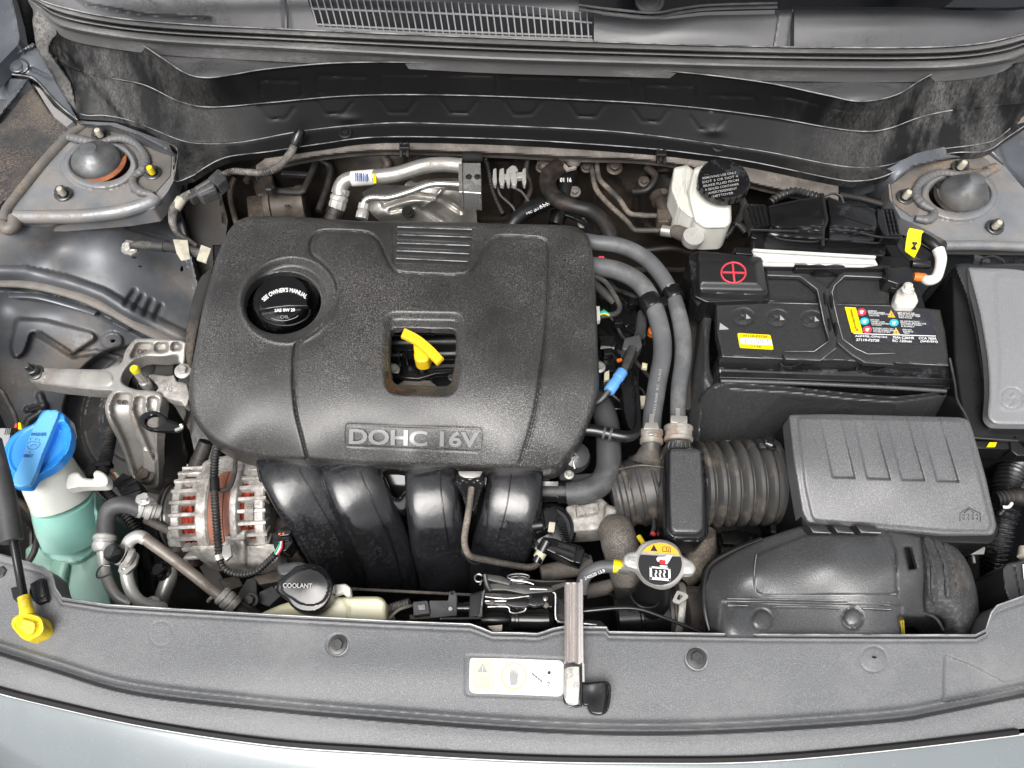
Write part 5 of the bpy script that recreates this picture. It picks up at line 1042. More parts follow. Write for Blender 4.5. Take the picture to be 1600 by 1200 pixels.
tear = sm([(432, 922), (434, 908), (442, 901), (452, 893), (462, 885), (478, 881), (494, 882), (508, 890), (518, 904), (521, 920), (517, 936), (506, 950), (490, 957), (470, 956), (456, 948), (447, 936), (438, 930)], 3, True)
ckz = lambda U, V: -.016-.00015*(V-920)
mk('cap', relief(tear, ckz, [plate(sm([(440, 920), (444, 906), (462, 893), (480, 888), (498, 891), (512, 905), (514, 920), (506, 938), (490, 945), (470, 943), (456, 934), (446, 928)], 3, True), .002, 3), bump(490, 915, 26, 22, .003)], skirt=.014, cell=1.7, edge=(4, .005)), M['gloss_black'], ck)
mk('lettering', text('COOLANT', 465, 915, lambda U, V: ckz(U, V)+.0054, 46, 7.5, rot=1, bold=.02, th=.0008), M['emboss'], ck)
cbx = T('fan_connector', 'grey two piece plug with a square latch behind the radiator cover', 'connector', (680, 950, -.08))
mk('plug_body', [slab(rp([(645, 940), (668, 938), (672, 958), (646, 962)], 2), -.045, .02, bev=1.5), slab(rp([(670, 938), (700, 938), (702, 924), (710, 922), (714, 930), (714, 962), (672, 966)], 2), -.050, .03, bev=1.5)], M['rubber_grey'], cbx)
mk('latch', [slab(rp([(653, 945), (664, 944), (665, 952), (654, 953)], 1), -.042, .004, bev=.8)], M['emboss'], cbx)
mk('rivet', [lathe((706, 927, -.049), [(2.6, 0), (2.6, .002), (1, .002)], seg=12)], M['void'], cbx)
mk('rivet', [lathe((704, 952, -.049), [(3.5, 0), (3.2, .003), (1, .003)], seg=14)], M['steel'], cbx)
mk('lead', [tube([(604, 972, -.07), (620, 955, -.065), (636, 948, -.06), (646, 946, -.056)], 2.4, seg=8), tube([(600, 955, -.08), (618, 948, -.08), (640, 942, -.075)], 8, rib=(4.5, 2), seg=12)], M['conduit_dusty'], cbx)
mk('stem', [cyl((712, 950, -.06), (738, 950, -.06), [(0, 8), (.5, 8), (.5, 9.5), (1, 9.5)])], M['gloss_black'], cbx)
mk('plate_tab', [slab([(640, 960), (690, 962), (690, 966), (640, 968)], -.058, .006, bev=1)], M['cast_brown'], cbx)

def adopt(cap, tank, main, name):
    '''the cap's main mesh becomes a part of the tank, its marks sub-parts'''
    kids = list(cap.children); m = [k for k in kids if k.name.split('.')[0] == main][0]
    def re_(o, par):
        o.parent = par; o.location = Vector(WLOC[o.name]-WLOC[par.name])
    m_old = m.name; w = WLOC[m_old]; re_(m, tank); m.name = name; WLOC[m.name] = w
    for k in kids:
        if k is not m: re_(k, m)
    m['label'] = cap['label']
    bpy.data.objects.remove(cap)
adopt(wc, wt, 'cap', 'washer_cap'); adopt(ck, cr, 'cap', 'coolant_cap')

# ================================================================ heater hoses beside the cover
h1 = T('heater_hose', 'thick grey heater hose nearest the engine cover ending in a rusty clamp', 'hose', (1030, 540, -.12), 'grey heater hoses')
A_ = [(905, 414, -.058), (935, 417, -.052), (968, 424, -.046), (998, 441, -.042), (1018, 470, -.040), (1032, 515, -.040), (1035, 553, -.042), (1027, 600, -.046), (1020, 645, -.052), (1018, 672, -.056)]
mk('hose', tube(A_, 14.5, seg=24, n=10), M['hose_grey'], h1)
mk('printing', [text('97312-R260  RC  16,4x2  4-71', 1028, 605, lambda U, V: -.0295-.00009*np.abs(V-590)+0*U, 90, 4.5, rot=-82, bold=.01, th=.0002)], M['print_grey'], h1)
mk('spring_clip', [slab([(1015, 646), (1023, 646), (1022, 660), (1028, 660), (1030, 671), (1006, 670), (1008, 660), (1014, 660)], -.036, .003, bev=.6), slab([(1014, 674), (1022, 674), (1022, 679), (1014, 679)], -.038, .003, bev=.6)], M['zinc'], h1)
mk('rusty_clamp', [cyl((1018, 672, -.056), (1018, 694, -.06), [(0, 17), (.05, 18), (.35, 18), (.4, 16.5), (.6, 16.5), (.65, 18), (.95, 18), (1, 17)], seg=32)], M['rust_clamp'], h1)
h2 = T('heater_hose', 'grey heater hose on the side of the battery ending in a rusty clamp', 'hose', (1065, 540, -.12), 'grey heater hoses')
B_ = [(900, 373, -.052), (928, 379, -.048), (968, 384, -.044), (1006, 402, -.042), (1034, 432, -.040), (1054, 470, -.040), (1066, 520, -.040), (1067, 562, -.040), (1061, 604, -.042), (1059, 645, -.048), (1060, 670, -.052)]
mk('hose', tube(B_, [12, 12.5, 12.5, 12.5, 12.5, 12.5, 13.3, 13.3, 12.6, 12, 12.5], seg=24, n=10), M['hose_grey'], h2)
mk('spring_clip', [slab([(1055, 637), (1063, 637), (1062, 649), (1074, 650), (1074, 661), (1048, 660), (1048, 649), (1056, 649)], -.034, .003, bev=.6), slab([(1057, 661), (1065, 661), (1065, 666), (1057, 666)], -.036, .003, bev=.6)], M['zinc'], h2)
mk('rusty_clamp', [cyl((1060, 666, -.052), (1060, 690, -.056), [(0, 21), (.05, 22.5), (.25, 22.5), (.3, 21), (.7, 21), (.75, 22.5), (.95, 22.5), (1, 21)], seg=32)], M['rust_clamp'], h2)
hc = T('hose_bracket', 'black plastic double clamp holding the two heater hoses together', 'clamp', (1035, 470, -.06))
mk('strap', [cyl((1012, 466, -.041), (1022, 484, -.040), [(0, 16.5), (.1, 17.5), (.9, 17.5), (1, 16.5)], seg=28)], M['gloss_black'], hc)
mk('strap', [cyl((1048, 452, -.040), (1056, 468, -.040), [(0, 14.5), (.1, 15.5), (.9, 15.5), (1, 14.5)], seg=28)], M['gloss_black'], hc)
mk('bridge', [slab([(1026, 468), (1046, 458), (1050, 470), (1030, 482)], -.036, .012, bev=2)], M['gloss_black'], hc)
mk('clip', [beam((1042, 447, -.028), (1053, 444, -.028), 5, 4)], M['zinc'], hc)
h3 = T('bypass_hose', 'fat dark grey hose curving out from under the corner of the engine cover', 'hose', (945, 700, -.15))
mk('hose', tube([(915, 618, -.10), (935, 630, -.09), (948, 660, -.085), (951, 700, -.085), (950, 732, -.088), (938, 756, -.09), (915, 767, -.092), (892, 771, -.095)], [18, 18.5, 19, 19.5, 19.5, 19.5, 19, 17.5], seg=26), M['rubber_grey'], h3)
mk('end', cyl((900, 770, -.094), (886, 771, -.096), [(0, 18.5), (1, 18)]), M['rubber_grey'], h3)
h4 = T('vacuum_hose', 'black hose running right from under the cover then up beside the grey hose', 'hose', (970, 675, -.1))
mk('hose', tube([(905, 671, -.060), (930, 673, -.058), (958, 679, -.056), (980, 682, -.056), (994, 676, -.056), (998, 660, -.056), (997, 620, -.060), (992, 590, -.07)], [10, 10, 10, 9.5, 8, 4, 3.2, 3], seg=18), M['gloss_black'], h4)
mk('band', [cyl((942, 675.5, -.057), (946, 676.5, -.057), 11), cyl((952, 678, -.057), (956, 679, -.057), 11)], M['rubber_grey'], h4)
bp_ = T('coil_bracket', 'black steel bracket between engine cover and heater hoses', 'bracket', (980, 620, -.12))
mk('bracket', relief(sm([(968, 580), (984, 576), (990, 590), (996, 640), (998, 666), (985, 672), (976, 650), (972, 620)], 3, True), -.072, [tubef([(988, 586), (995, 640)], 3, .003)], skirt=.02, cell=2, edge=(3, .003)), M['gloss_black'], bp_)
wr = T('sensor_cable', 'black cable with a pale blue sleeve coming out beside the engine cover', 'cable', (960, 600, -.06))
mk('cable', tube([(988, 546, -.050), (980, 566, -.042), (972, 584, -.036), (956, 602, -.034), (948, 615, -.036), (936, 627, -.042), (920, 632, -.05)], [9, 8, 6, 5, 5, 5.5, 5.5], seg=16), M['conduit'], wr)
mk('blue_sleeve', [cyl((973, 580, -.036), (951, 612, -.034), [(0, 8), (.04, 9.2), (.35, 9.2), (.37, 8.4), (.6, 8.4), (.62, 9.2), (.96, 9.2), (1, 8)], seg=18)], M['clip_blue'], wr)
mk('plug', [slab(rp([(976, 528), (1000, 522), (1004, 540), (996, 550), (972, 545)], 3), -.045, .022, bev=2), cyl((1000, 524, -.06), (1004, 490, -.07), [(0, 9), (1, 8)])], M['rubber_grey'], wr)
vg = T('valve_module', 'black valve block with small fittings beside the engine cover', 'valve', (965, 500, -.16))
mk('block', [slab([(930, 430), (985, 420), (1000, 520), (1000, 640), (930, 640)], -.125, .1, bev=4), slab(rp([(936, 524), (960, 524), (960, 542), (938, 542)], 2), -.09, .03, bev=2), slab(rp([(940, 556), (960, 552), (964, 580), (944, 582)], 3), -.10, .03, bev=2)], M['gloss_black'], vg)
mk('edge', [beam((938, 544, -.088), (960, 544, -.088), 3, 3)], M['alu_tube'], vg)
mk('round_boss', [lathe((1000, 520, -.12), [(10, 0), (10, .02), (6, .024)])], M['void'], vg)
mk('round_boss', [lathe((1030, 590, -.13), [(12, 0), (12, .02), (8, .024)])], M['void'], vg)
mk('orange_seal', [lathe((1018, 522, -.085), [(7, 0), (7, .01), (4, .012)])], M['orange'], vg)
mk('orange_seal', [beam((964, 564, -.085), (972, 562, -.085), 5, 5)], M['orange'], vg)
mk('bolt', bolt_g(936, 574, -.052, 6.5, (0, -.1, 1), head=.007), M['zinc'], vg)
mk('small_clip', [slab([(944, 582), (952, 578), (952, 592), (944, 594)], -.07, .006, bev=1), slab([(1004, 566), (1012, 568), (1011, 576), (1003, 574)], -.07, .006, bev=1)], M['yellowed_plastic'], vg)
mk('fitting', [slab([(1000, 618), (1012, 618), (1012, 634), (1000, 634)], -.07, .01, bev=1)], M['cream_tag'], vg)
ij = T('injector_wiring', 'taped wires with a white plug at the right side of the engine cover', 'wiring harness', (950, 470, -.08))
mk('taped_wire', tube([(925, 430, -.05), (945, 440, -.05), (958, 458, -.052), (968, 478, -.055), (962, 490, -.055), (938, 494, -.055)], 4.2, seg=12), M['cloth_tape'], ij)
mk('taped_wire', tube([(925, 440, -.055), (942, 456, -.06), (960, 472, -.066)], [6, 7, 6], seg=12), M['cloth_tape'], ij)
mk('plug', [slab([(926, 478), (937, 478), (938, 499), (926, 500)], -.045, .012, bev=1)], M['white_plastic'], ij)
for j, c_ in enumerate(('yellow_label', 'teal', 'green')): mk('wire', tube([(937, 492-2*j, -.05), (944, 490-2*j, -.05), (952, 493-j, -.052)], 1.2, seg=6), M[c_], ij)
mk('wire', tube([(928, 408, -.05), (936, 402, -.045), (944, 402, -.045)], 1.5, seg=6), M['red_pink'], ij)
mk('spring', tube([(938, 402, -.05), (950, 410, -.055), (958, 424, -.06)], 5, rib=(4, 2), seg=10), M['conduit'], ij)

# ================================================================ air intake duct
ad = T('air_intake_duct', 'dusty ribbed rubber intake duct with a flat rectangular resonator in the middle', 'air duct', (1100, 760, -.20))
zc = -.115
mk('bellows', [cyl((1086, 757, zc), (1218, 752, zc), sum([[(k/7+.00, 57), (k/7+.02, 64), (k/7+.045, 67.5), (k/7+.085, 67.5), (k/7+.11, 64), (k/7+.13, 57)] for k in range(7)], []), seg=56)], M['duct_rubber'], ad)
mk('collar', [cyl((1196, 753, zc), (1240, 752, zc), [(0, 62), (.05, 64), (.35, 64), (.36, 61), (.48, 61), (.50, 64), (.8, 63), (.82, 60), (.9, 62), (.98, 62), (1, 58)], seg=56)], M['duct_rubber'], ad)
mk('clamp_band', [cyl((1209, 753, zc), (1216, 753, zc), [(0, 64), (.2, 65.5), (.8, 65.5), (1, 64)], seg=56)], M['rust_clamp'], ad)
for g_ in (cyl((1196, 692, -.045), (1206, 696, -.045), [(0, 5), (.3, 5), (.3, 7), (1, 7)]), lathe((1200, 689, -.048), [(8, 0), (8, .006), (6, .007), (5, .005), (1, .005)], (0, 0, 1), 20), beam((1186, 696, -.05), (1212, 700, -.05), 8, 6), beam((1208, 820, -.12), (1208, 834, -.12), 9, 6)): mk('clamp_screw', g_, M['gloss_black'], ad)
mk('throttle_side', [cyl((955, 776, -.125), (1046, 757, zc), [(0, 46), (.06, 50), (.10, 50), (.14, 47), (.20, 47), (.22, 52), (.28, 52), (.31, 50), (.42, 53), (.44, 56), (.48, 56), (.50, 55), (.66, 57), (.68, 60), (.72, 60), (.74, 59), (1, 62)], seg=56)], M['duct_rubber'], ad)
mk('seam', [tube([(968, 733, -.075), (1000, 727, -.058), (1036, 730, -.056)], 1.6, seg=8), tube([(985, 735, -.071), (984, 765, -.066)], 1.6, seg=8)], M['duct_rubber'], ad)
mk('stub', [cyl((1018, 690, -.06), (1012, 722, -.075), [(0, 14), (.3, 15), (.7, 20), (1, 30)], seg=28)], M['duct_rubber'], ad)
mk('stub', [cyl((1060, 686, -.056), (1060, 716, -.07), [(0, 18), (.3, 20), (.6, 26), (1, 34)], seg=28)], M['duct_rubber'], ad)
mk('vent_rib', [beam((1046+6*k, 690, -.038), (1043+7*k, 702, -.042), 1.6, 3) for k in range(6)], M['duct_rubber'], ad)
rs = mk('resonator', relief(rp([(1038, 698), (1098, 700), (1106, 760), (1107, 836), (1096, 847), (1048, 846), (1036, 832), (1035, 760)], [12, 12, 3, 10, 10, 10, 12, 3]), -.032, [groove(rp([(1041, 702), (1096, 703), (1102, 762), (1102, 834), (1092, 843), (1050, 842), (1040, 830), (1040, 760)], 8), 1.5, .002, True)], skirt=.045, cell=1.8, edge=(3, .003)), M['gloss_black'], ad)
mk('resonator_lid', relief(rp([(1047, 701), (1094, 702), (1098, 762), (1098, 825), (1092, 833), (1053, 832), (1048, 826), (1046, 760)], 7), lambda U, V: -.026+0*U, [bump(1072, 770, 20, 60, .001)], skirt=.006, cell=1.8, edge=(5, .003)), M['grain_duct'], rs)
mk('clip', [beam((1103, 748, -.036), (1103, 762, -.036), 6, 5)], M['rubber_grey'], ad)
tbd = T('throttle_body', 'dusty cast throttle body under the rubber intake duct', 'throttle body', (920, 800, -.18))
mk('casting', [slab(rp([(884, 790), (940, 776), (965, 800), (968, 822), (930, 828), (894, 830), (886, 812)], 5), -.125, .05, bev=4), slab(rp([(900, 790), (934, 784), (936, 800), (902, 806)], 3), -.112, .02, bev=2), cyl((944, 800, -.12), (975, 806, -.125), [(0, 12), (.5, 12), (.5, 9), (1, 9)])], M['cast_dusty'], tbd)
mk('stub', [cyl((846, 768, -.105), (884, 768, -.105), [(0, 11), (.6, 11), (.7, 13), (1, 13)])], M['rubber_grey'], tbd)
mk('clip', [beam((849, 756, -.09), (872, 756, -.09), 7, 3)], M['alu_bright'], tbd)
mk('screw', [ball(966, 803, -.115, 6, .6)], M['steel_dark'], tbd)
mk('screw', bolt_g(889, 742, -.075, 5, (0, 0, 1), head=.006), M['zinc'], tbd)
pcv = T('purge_valve', 'grey round valve tucked under the corner of the engine cover', 'valve', (898, 718, -.12))
mk('valve', [lathe((897, 716, -.095), [(24, 0), (24, .01), (21, .014), (20, .02), (12, .024), (3, .026)], (.1, -.2, 1), 36)], M['steel_dark'], pcv)
mk('spring_clip', [tube([(895, 702, -.066), (901, 714, -.064), (896, 722, -.064), (898, 732, -.068)], 1.8, seg=8), beam((892, 716, -.064), (904, 714, -.064), 4, 3)], M['alu_bright'], pcv)
mk('plate', [slab(rp([(872, 724), (884, 718), (900, 740), (930, 738), (930, 762), (884, 768), (874, 745)], 3), -.11, .02, bev=3)], M['rubber_grey'], pcv)
vm = T('intake_flap_motor', 'round black ribbed motor housing with a wide electrical plug', 'motor', (858, 835, -.18))
mk('housing', [lathe((858, 830, -.145), [(42, 0), (42, .012), (39, .014), (38, .020), (34, .021), (33, .017), (28, .017), (27, .022), (20, .023), (1, .024)], (-.05, -.15, 1), 44)], M['gloss_black'], vm)
mk('upper_block', [slab(rp([(826, 800), (850, 792), (868, 800), (866, 822), (836, 836), (822, 822)], 5), -.10, .03, bev=4), cyl((832, 822, -.092), (848, 820, -.09), 9), slab(rp([(848, 796), (866, 790), (872, 800), (868, 822), (852, 826)], 3), -.094, .02, bev=2)], M['sat_black'], vm)
mk('white_tab', [slab(rp([(858, 815), (868, 816), (866, 831), (856, 830)], 1.5), -.086, .004, bev=.8)], M['cream_tag'], vm)
for k in range(9): mk('fin', [beam((868+k*2.2, 812+k*4.4, -.105), (884+k*1.0, 818+k*3.6, -.108), 2.0, 6)], M['sat_black'], vm, smooth=False)
pl_ = mk('plug', [slab(rp([(848, 838), (866, 840), (880, 846), (906, 852), (914, 858), (908, 882), (892, 878), (872, 868), (846, 856)], 3), -.086, .024, bev=2.5)], M['gloss_black'], vm)
for (a, b, c, d) in ((872, 848, 900, 856), (870, 856, 898, 866), (868, 863, 894, 873), (904, 856, 898, 878)): mk('plug_ridge', beam((a, b, -.083), (c, d, -.083), 3, 4), M['gloss_black'], vm)
mk('wire', tube([(904, 868, -.10), (914, 866, -.102), (920, 872, -.108), (924, 880, -.11)], 2.4, seg=8), M['conduit'], vm)

# ================================================================ radiator filler
rf = T('radiator_neck', 'black coolant neck and dirty grey pipe under the radiator cap', 'coolant neck', (1000, 940, -.20))
mk('grey_pipe', tube([(962, 826, -.105), (968, 848, -.100), (976, 880, -.11), (984, 915, -.13), (992, 950, -.15)], [26, 29, 28, 26, 26], seg=30), M['belly'], rf)
mk('grey_pipe_cap', ball(963, 832, -.108, 29, .9), M['belly'], rf)
mk('neck', [cyl((1030, 885, -.03), (1014, 945, -.10), [(0, 24), (.4, 24), (.5, 26), (1, 32)], seg=32)], M['sat_black'], rf)
mk('elbow', [cyl((957, 966, -.12), (1046, 960, -.12), [(0, 40), (.05, 44), (.4, 44), (.42, 46), (.46, 46), (.48, 44), (1, 42)], seg=44)], M['gloss_black'], rf)
mk('neck_lip', tube([(984, 920, -.062), (988, 936, -.06), (1002, 948, -.058), (1022, 948, -.06), (1030, 938, -.062)], 2.0, seg=8), M['sat_black'], rf)
mk('hose_end', [cyl((1040, 960, -.12), (1062, 960, -.12), [(0, 45), (.2, 46), (.3, 43), (.45, 43), (.5, 47), (.8, 47), (1, 44)], seg=44)], M['duct_rubber'], rf)
mk('hose_clamp', [cyl((1052, 958, -.12), (1062, 960, -.12), [(0, 48), (.2, 49), (.8, 49), (1, 48)], seg=44)], M['cast_dusty'], rf)
mk('rubber_hose', [cyl((1060, 960, -.12), (1110, 958, -.13), [(0, 44), (1, 40)], seg=40)], M['hose_brownish'], rf)
mk('clamp_ear', [relief(rp([(1058, 922), (1074, 928), (1076, 934), (1060, 944), (1050, 940)], 3), -.06, [], holes=[rp([(1061, 928), (1068, 931), (1062, 938), (1057, 936)], 1)], skirt=.004, cell=1.3)], M['zinc'], rf)
mk('lower_pipe', [cyl((845, 896, -.12), (925, 882, -.12), [(0, 13), (1, 15)]), cyl((915, 925, -.14), (975, 912, -.14), [(0, 11), (1, 12)])], M['dusty_metal'], rf)
mk('side_hose', tube([(1096, 832, -.10), (1096, 860, -.12), (1082, 885, -.135), (1062, 905, -.14)], 22, seg=24), M['hose_brownish'], rf)
oh = T('overflow_pipe', 'grey hose with white printed digits running left from the radiator cap', 'hose', (940, 890, -.06))
mk('hose', tube([(984, 888, -.034), (955, 885, -.036), (936, 887, -.040), (918, 896, -.046), (910, 910, -.054), (908, 926, -.062)], 10, seg=20), M['hose_grey'], oh)
mk('paint_mark', [cyl((958, 884.5, -.0355), (972, 886, -.035), 10.5)], M['yellow_label'], oh)
mk('printing', [text('240520 13.8', 929, 897.5, lambda U, V: -.0295-.00030*np.clip(936-U, 0, 40), 34, 5, rot=-22, bold=.01, th=.0002)], M['print_white'], oh)
rcap = T('radiator_cap', 'silver radiator cap with an orange and black warning sticker', 'radiator cap', (1028, 880, -.03))
rot = 5
co = sm([(974, 879), (976, 868), (984, 863), (994, 861), (1001, 851), (1014, 845), (1030, 843), (1046, 846), (1059, 855), (1066, 868), (1072, 872), (1082, 878), (1087, 887), (1084, 896), (1076, 898), (1069, 898), (1062, 907), (1050, 915), (1036, 918), (1020, 914), (1006, 906), (996, 893), (990, 889), (980, 886)], 3, True)
cz_ = lambda U, V: -.0040+0*U
lab = ell(1031.5, 881, 34, 33, 56, rot=0)
mk('cap_shell', relief(co, cz_, [plate(ell(1031.5, 881, 36, 35), .0022, 3), bump(985, 874, 6, 5, .001), bump(1076, 886, 6, 5, .001)], skirt=.010, cell=1.4, edge=(4, .004)), M['alu_white'], rcap)
zz = .0004
def ch(f):                    # clip helper: points of the label circle on one side of a line
    return np.array([p for p in lab if f(p)])
def lineV(u): return 862.5+(u-1000)*0.085
up_ = sorted([p for p in lab if p[1] < lineV(p[0])-1], key=lambda p: p[0])
xl = up_[0][0]-1; xr = up_[-1][0]+1
mk('orange_field', slab(np.array(up_+[(xr+1, lineV(xr)-1.2), (xl-1, lineV(xl)-1.2)]), zz, .0008, bev=.1, bn=1), M['amber'], rcap)
lo_ = sorted([p for p in lab if p[1] > lineV(p[0])+1], key=lambda p: math.atan2(p[1]-881, p[0]-1031.5))
# order low arc from right to left by angle
lo_ = sorted([p for p in lab if p[1] > lineV(p[0])+1], key=lambda p: (math.atan2(p[1]-881, p[0]-1031.5)+math.pi*0.75) % (2*math.pi))
mk('black_field', slab(np.array([(lo_[0][0], lineV(lo_[0][0])+1.2)]+lo_+[(lo_[-1][0], lineV(lo_[-1][0])+1.2)]) if False else np.array(lo_), zz, .0008, bev=.1, bn=1), M['print_black'], rcap)
mk('warning_triangle', [slab([(1021.5, 851), (1027.5, 861.5), (1016.5, 860.5)], zz+.0004, .0006, bev=.1, bn=1)], M['print_black'], rcap)
mk('manual_symbol', [tube([(a, b, zz+.0002) for a, b in p], .55, seg=5, smooth=False) for p in ([(1035.5, 862), (1035.5, 855), (1039, 854), (1041.5, 855.5), (1044, 854.5), (1047.5, 856), (1047.5, 863)], [(1041.5, 855.5), (1041.5, 861.5)], [(1035.5, 862), (1041.5, 861.5), (1047.5, 863)], [(1044.5, 857), (1044.5, 861)])], M['print_black'], rcap)
hz = zz+.0004
mk('hand_symbol', [slab([(1042, 866.5), (1051, 867.5), (1045, 878), (1042, 882), (1036, 878), (1027, 877), (1025.5, 873), (1028, 870), (1040, 869.5)], hz, .0006, bev=.1, bn=1), slab([(1031, 883), (1043, 884), (1042.5, 886), (1031, 885)], hz, .0006, bev=.1, bn=1)], M['print_white'], rcap)
mk('hot_mark', [slab([(1031, 874), (1040, 875.5), (1040, 882), (1033, 881.5), (1029.5, 878)], hz+.0003, .0006, bev=.1, bn=1)], M['red'], rcap)
ps = [slab(q, hz, .0006, bev=.1, bn=1) for q in ([(1015, 884.5), (1047.5, 887.5), (1047.4, 890), (1015.1, 887)], [(1015, 884.5), (1018.6, 885), (1019, 905.5), (1015.5, 905)], [(1044, 887.3), (1047.5, 887.5), (1048, 908), (1044.6, 907.5)], [(1015.5, 901), (1047.8, 904), (1048, 908), (1015.6, 905)])]
for x in (1025, 1031.5, 1038): ps.append(tube([(x-.5, 891, hz), (x+1, 894, hz), (x-1, 897, hz), (x+.8, 902, hz)], 1.3, seg=6))
mk('radiator_symbol', ps, M['print_white'], rcap)
mk('stamping', text('DCC', 986.5, 873.5, lambda U, V: -.0030+0*U, 12, 7, rot=5, th=.0004), M['alu_bright'], rcap)

adopt(rcap, rf, 'cap_shell', 'radiator_cap')
# ================================================================ air cleaner
ab = T('air_filter_box', 'grey air filter box lid with four stepped channels right of the intake duct', 'air filter box', (1400, 740, -.12))
lid = sm(rp([(1232, 648), (1300, 647), (1500, 652), (1514, 656), (1520, 674), (1540, 745), (1557, 822), (1552, 836), (1474, 836), (1369, 826), (1262, 818), (1253, 800), (1240, 720)], 6), 1, True)
abz = zfield([(1232, 648, -.008), (1510, 652, -.008), (1248, 735, -.006), (1537, 742, -.006), (1255, 815, -.030), (1555, 830, -.030), (1400, 740, -.004), (1400, 822, -.027), (1400, 648, -.010)])
af = [plate(rp([(1246, 652), (1504, 657), (1512, 672), (1549, 818), (1545, 829), (1480, 829), (1372, 820), (1270, 813), (1258, 760)], 10), .003, 7)]
tops_ = [(1278, 1310, 1301, 1336), (1330, 1361, 1355, 1391), (1381, 1413, 1409, 1445), (1433, 1464, 1464, 1498)]
for i, (a, b, c, d) in enumerate(tops_):
    y1 = 747+i*2
    q = np.array([(a, 640), (b, 640), (d, y1), (c, y1-1)]); 
    def chan(U, V, Z, q=q, y1=y1):
        dd = sdf(U, V, q)[0]; return Z-.0055*sst(-dd, -1.6, 1.8)*(.22+.78*sst(V, 648, y1-6))
    af.append(chan)
mk('lid', relief(lid, abz, af, skirt=.026, cell=1.3, edge=(4, .003)), M['box_lid'], ab, ang=60)
EMz = lambda U, V: abz(U, V)+.0030
e = [tube([(a, b, float(EMz(a, b))) for a, b in p], .7, seg=6, smooth=False) for p in ([(1500, 815), (1500, 802), (1506, 798), (1514, 793), (1523, 798), (1531, 802), (1532, 815)], [(1506, 802), (1514, 795), (1522, 802)])]
for i in range(4):
    for j in range(2): e.append(tube([(1505+7*i-1.5, 804+6*j, .0), (1505+7*i, 803+6*j, .0), (1506.5+7*i, 805+6*j, .0), (1505+7*i, 807+6*j, .0)] if False else [(x, y, float(EMz(x, y))) for x, y in ((1503.5+7*i+3*j*.3, 805+5.5*j), (1505+7*i, 803.5+5.5*j), (1507+7*i, 805+5.5*j), (1505.5+7*i, 807+5.5*j))], .55, seg=5))
mk('filter_symbol', e, M['cover_plain'], ab)
mk('lower_box', slab(rp([(1228, 650), (1516, 658), (1562, 828), (1550, 850), (1380, 845), (1256, 832)], 8), -.036, .16, bev=3), M['sat_black'], ab)
ind = T('air_inlet_snorkel', 'long grained plastic air inlet with a foam elbow in the front right corner', 'air duct', (1310, 920, -.14))
sn = zfield([(1100, 905, -.045), (1104, 985, -.055), (1112, 882, -.05), (1180, 850, -.04), (1250, 824, -.035), (1370, 826, -.034), (1180, 900, -.016), (1300, 880, -.010), (1400, 880, -.012), (1180, 932, -.024), (1300, 932, -.022), (1400, 936, -.024), (1440, 842, -.034), (1440, 900, -.022), (1440, 960, -.05), (1120, 940, -.024), (1120, 985, -.026), (1300, 990, -.026), (1395, 988, -.026)])
so = sm(rp([(1098, 912), (1108, 886), (1150, 860), (1184, 844), (1250, 822), (1372, 824), (1392, 828), (1440, 838), (1448, 900), (1446, 965), (1404, 962), (1410, 996), (1128, 996), (1108, 980)], 5), 1, True)
panel = rp([(1180, 868), (1262, 836), (1380, 836), (1402, 900), (1402, 928), (1190, 930), (1178, 918)], 10)
sf = [plate(panel, .003, 4), 
      groove([(1384, 826), (1398, 862), (1402, 930)], 2, .003), groove(ell(1190, 968, 15.5, 16), 1.5, .002, True), dome(1190, 967, 13, .003, .5), groove(ell(1332, 966, 15.5, 16), 1.5, .002, True), dome(1332, 965, 13, .003, .5), plate([(1128, 940), (1410, 946), (1412, 1000), (1120, 1000)], -.002, 3)]
mk('snorkel', relief(so, sn, sf, holes=[rp([(1412, 855), (1422, 854), (1432, 888), (1420, 890)], 1)], skirt=.03, cell=2.0, edge=(5, .005), hskirt=.004), M['grain_duct'], ind, ang=60)
for q_ in ([(1136, 937), (1260, 939), (1390, 943)], [(1136, 941), (1260, 943), (1390, 947)], [(1137, 947), (1150, 947.3), (1168, 948)], [(1206, 949), (1260, 950), (1312, 952)], [(1348, 952), (1370, 953), (1392, 954)]):
    mk('moulded_line', tube([(a, b, float(sn(a, b))+.0016) for a, b in q_], 1.0, seg=8, n=4), M['cover_plain'], ind)
    mk('moulded_line', tube([(a, b-1.6, float(sn(a, b))+.0014) for a, b in q_], .6, seg=8, n=4), M['highlight_grey'], ind)  # added pale tube painting the highlight beside the moulded line
mk('panel_highlight', tube([(a, b, float(sn(a, b))+.0024) for a, b in [(1182, 866), (1179, 890), (1180, 918), (1190, 929), (1260, 930), (1330, 930), (1400, 928)]], .8, seg=6, n=4), M['highlight_grey'], ind)
mk('slot_floor', slab([(1408, 850), (1426, 850), (1436, 892), (1416, 894)], -.045, .002), M['steel_dark'], ind)
for i, (a, b) in enumerate(((1262, 1290), (1300, 1325), (1337, 1368))):
    mk('step', slab([(a, 820), (b, 821), (b+8, 832), (a+8, 831)], -.012, .018, bev=2), M['cover_plain'], ind)
    mk('step_highlight', tube([(a+8, 831.5, -.0125), (a+8+(b-a)/2, 832, -.0125), (b+8, 832.5, -.0125)], .8, seg=6, n=2), M['highlight_grey'], ind)
mk('left_rim', tube([(1190, 842, -.036), (1150, 858, -.038), (1112, 880, -.042), (1101, 905, -.044), (1101, 950, -.046), (1108, 985, -.05)], [3, 4, 5, 6, 6, 5], seg=12), M['sat_black'], ind)
fe = [(1436, 838), (1466, 840), (1490, 852), (1510, 876), (1522, 906), (1529, 945), (1528, 1000), (1468, 1000), (1474, 975), (1462, 962), (1444, 960), (1442, 900)]
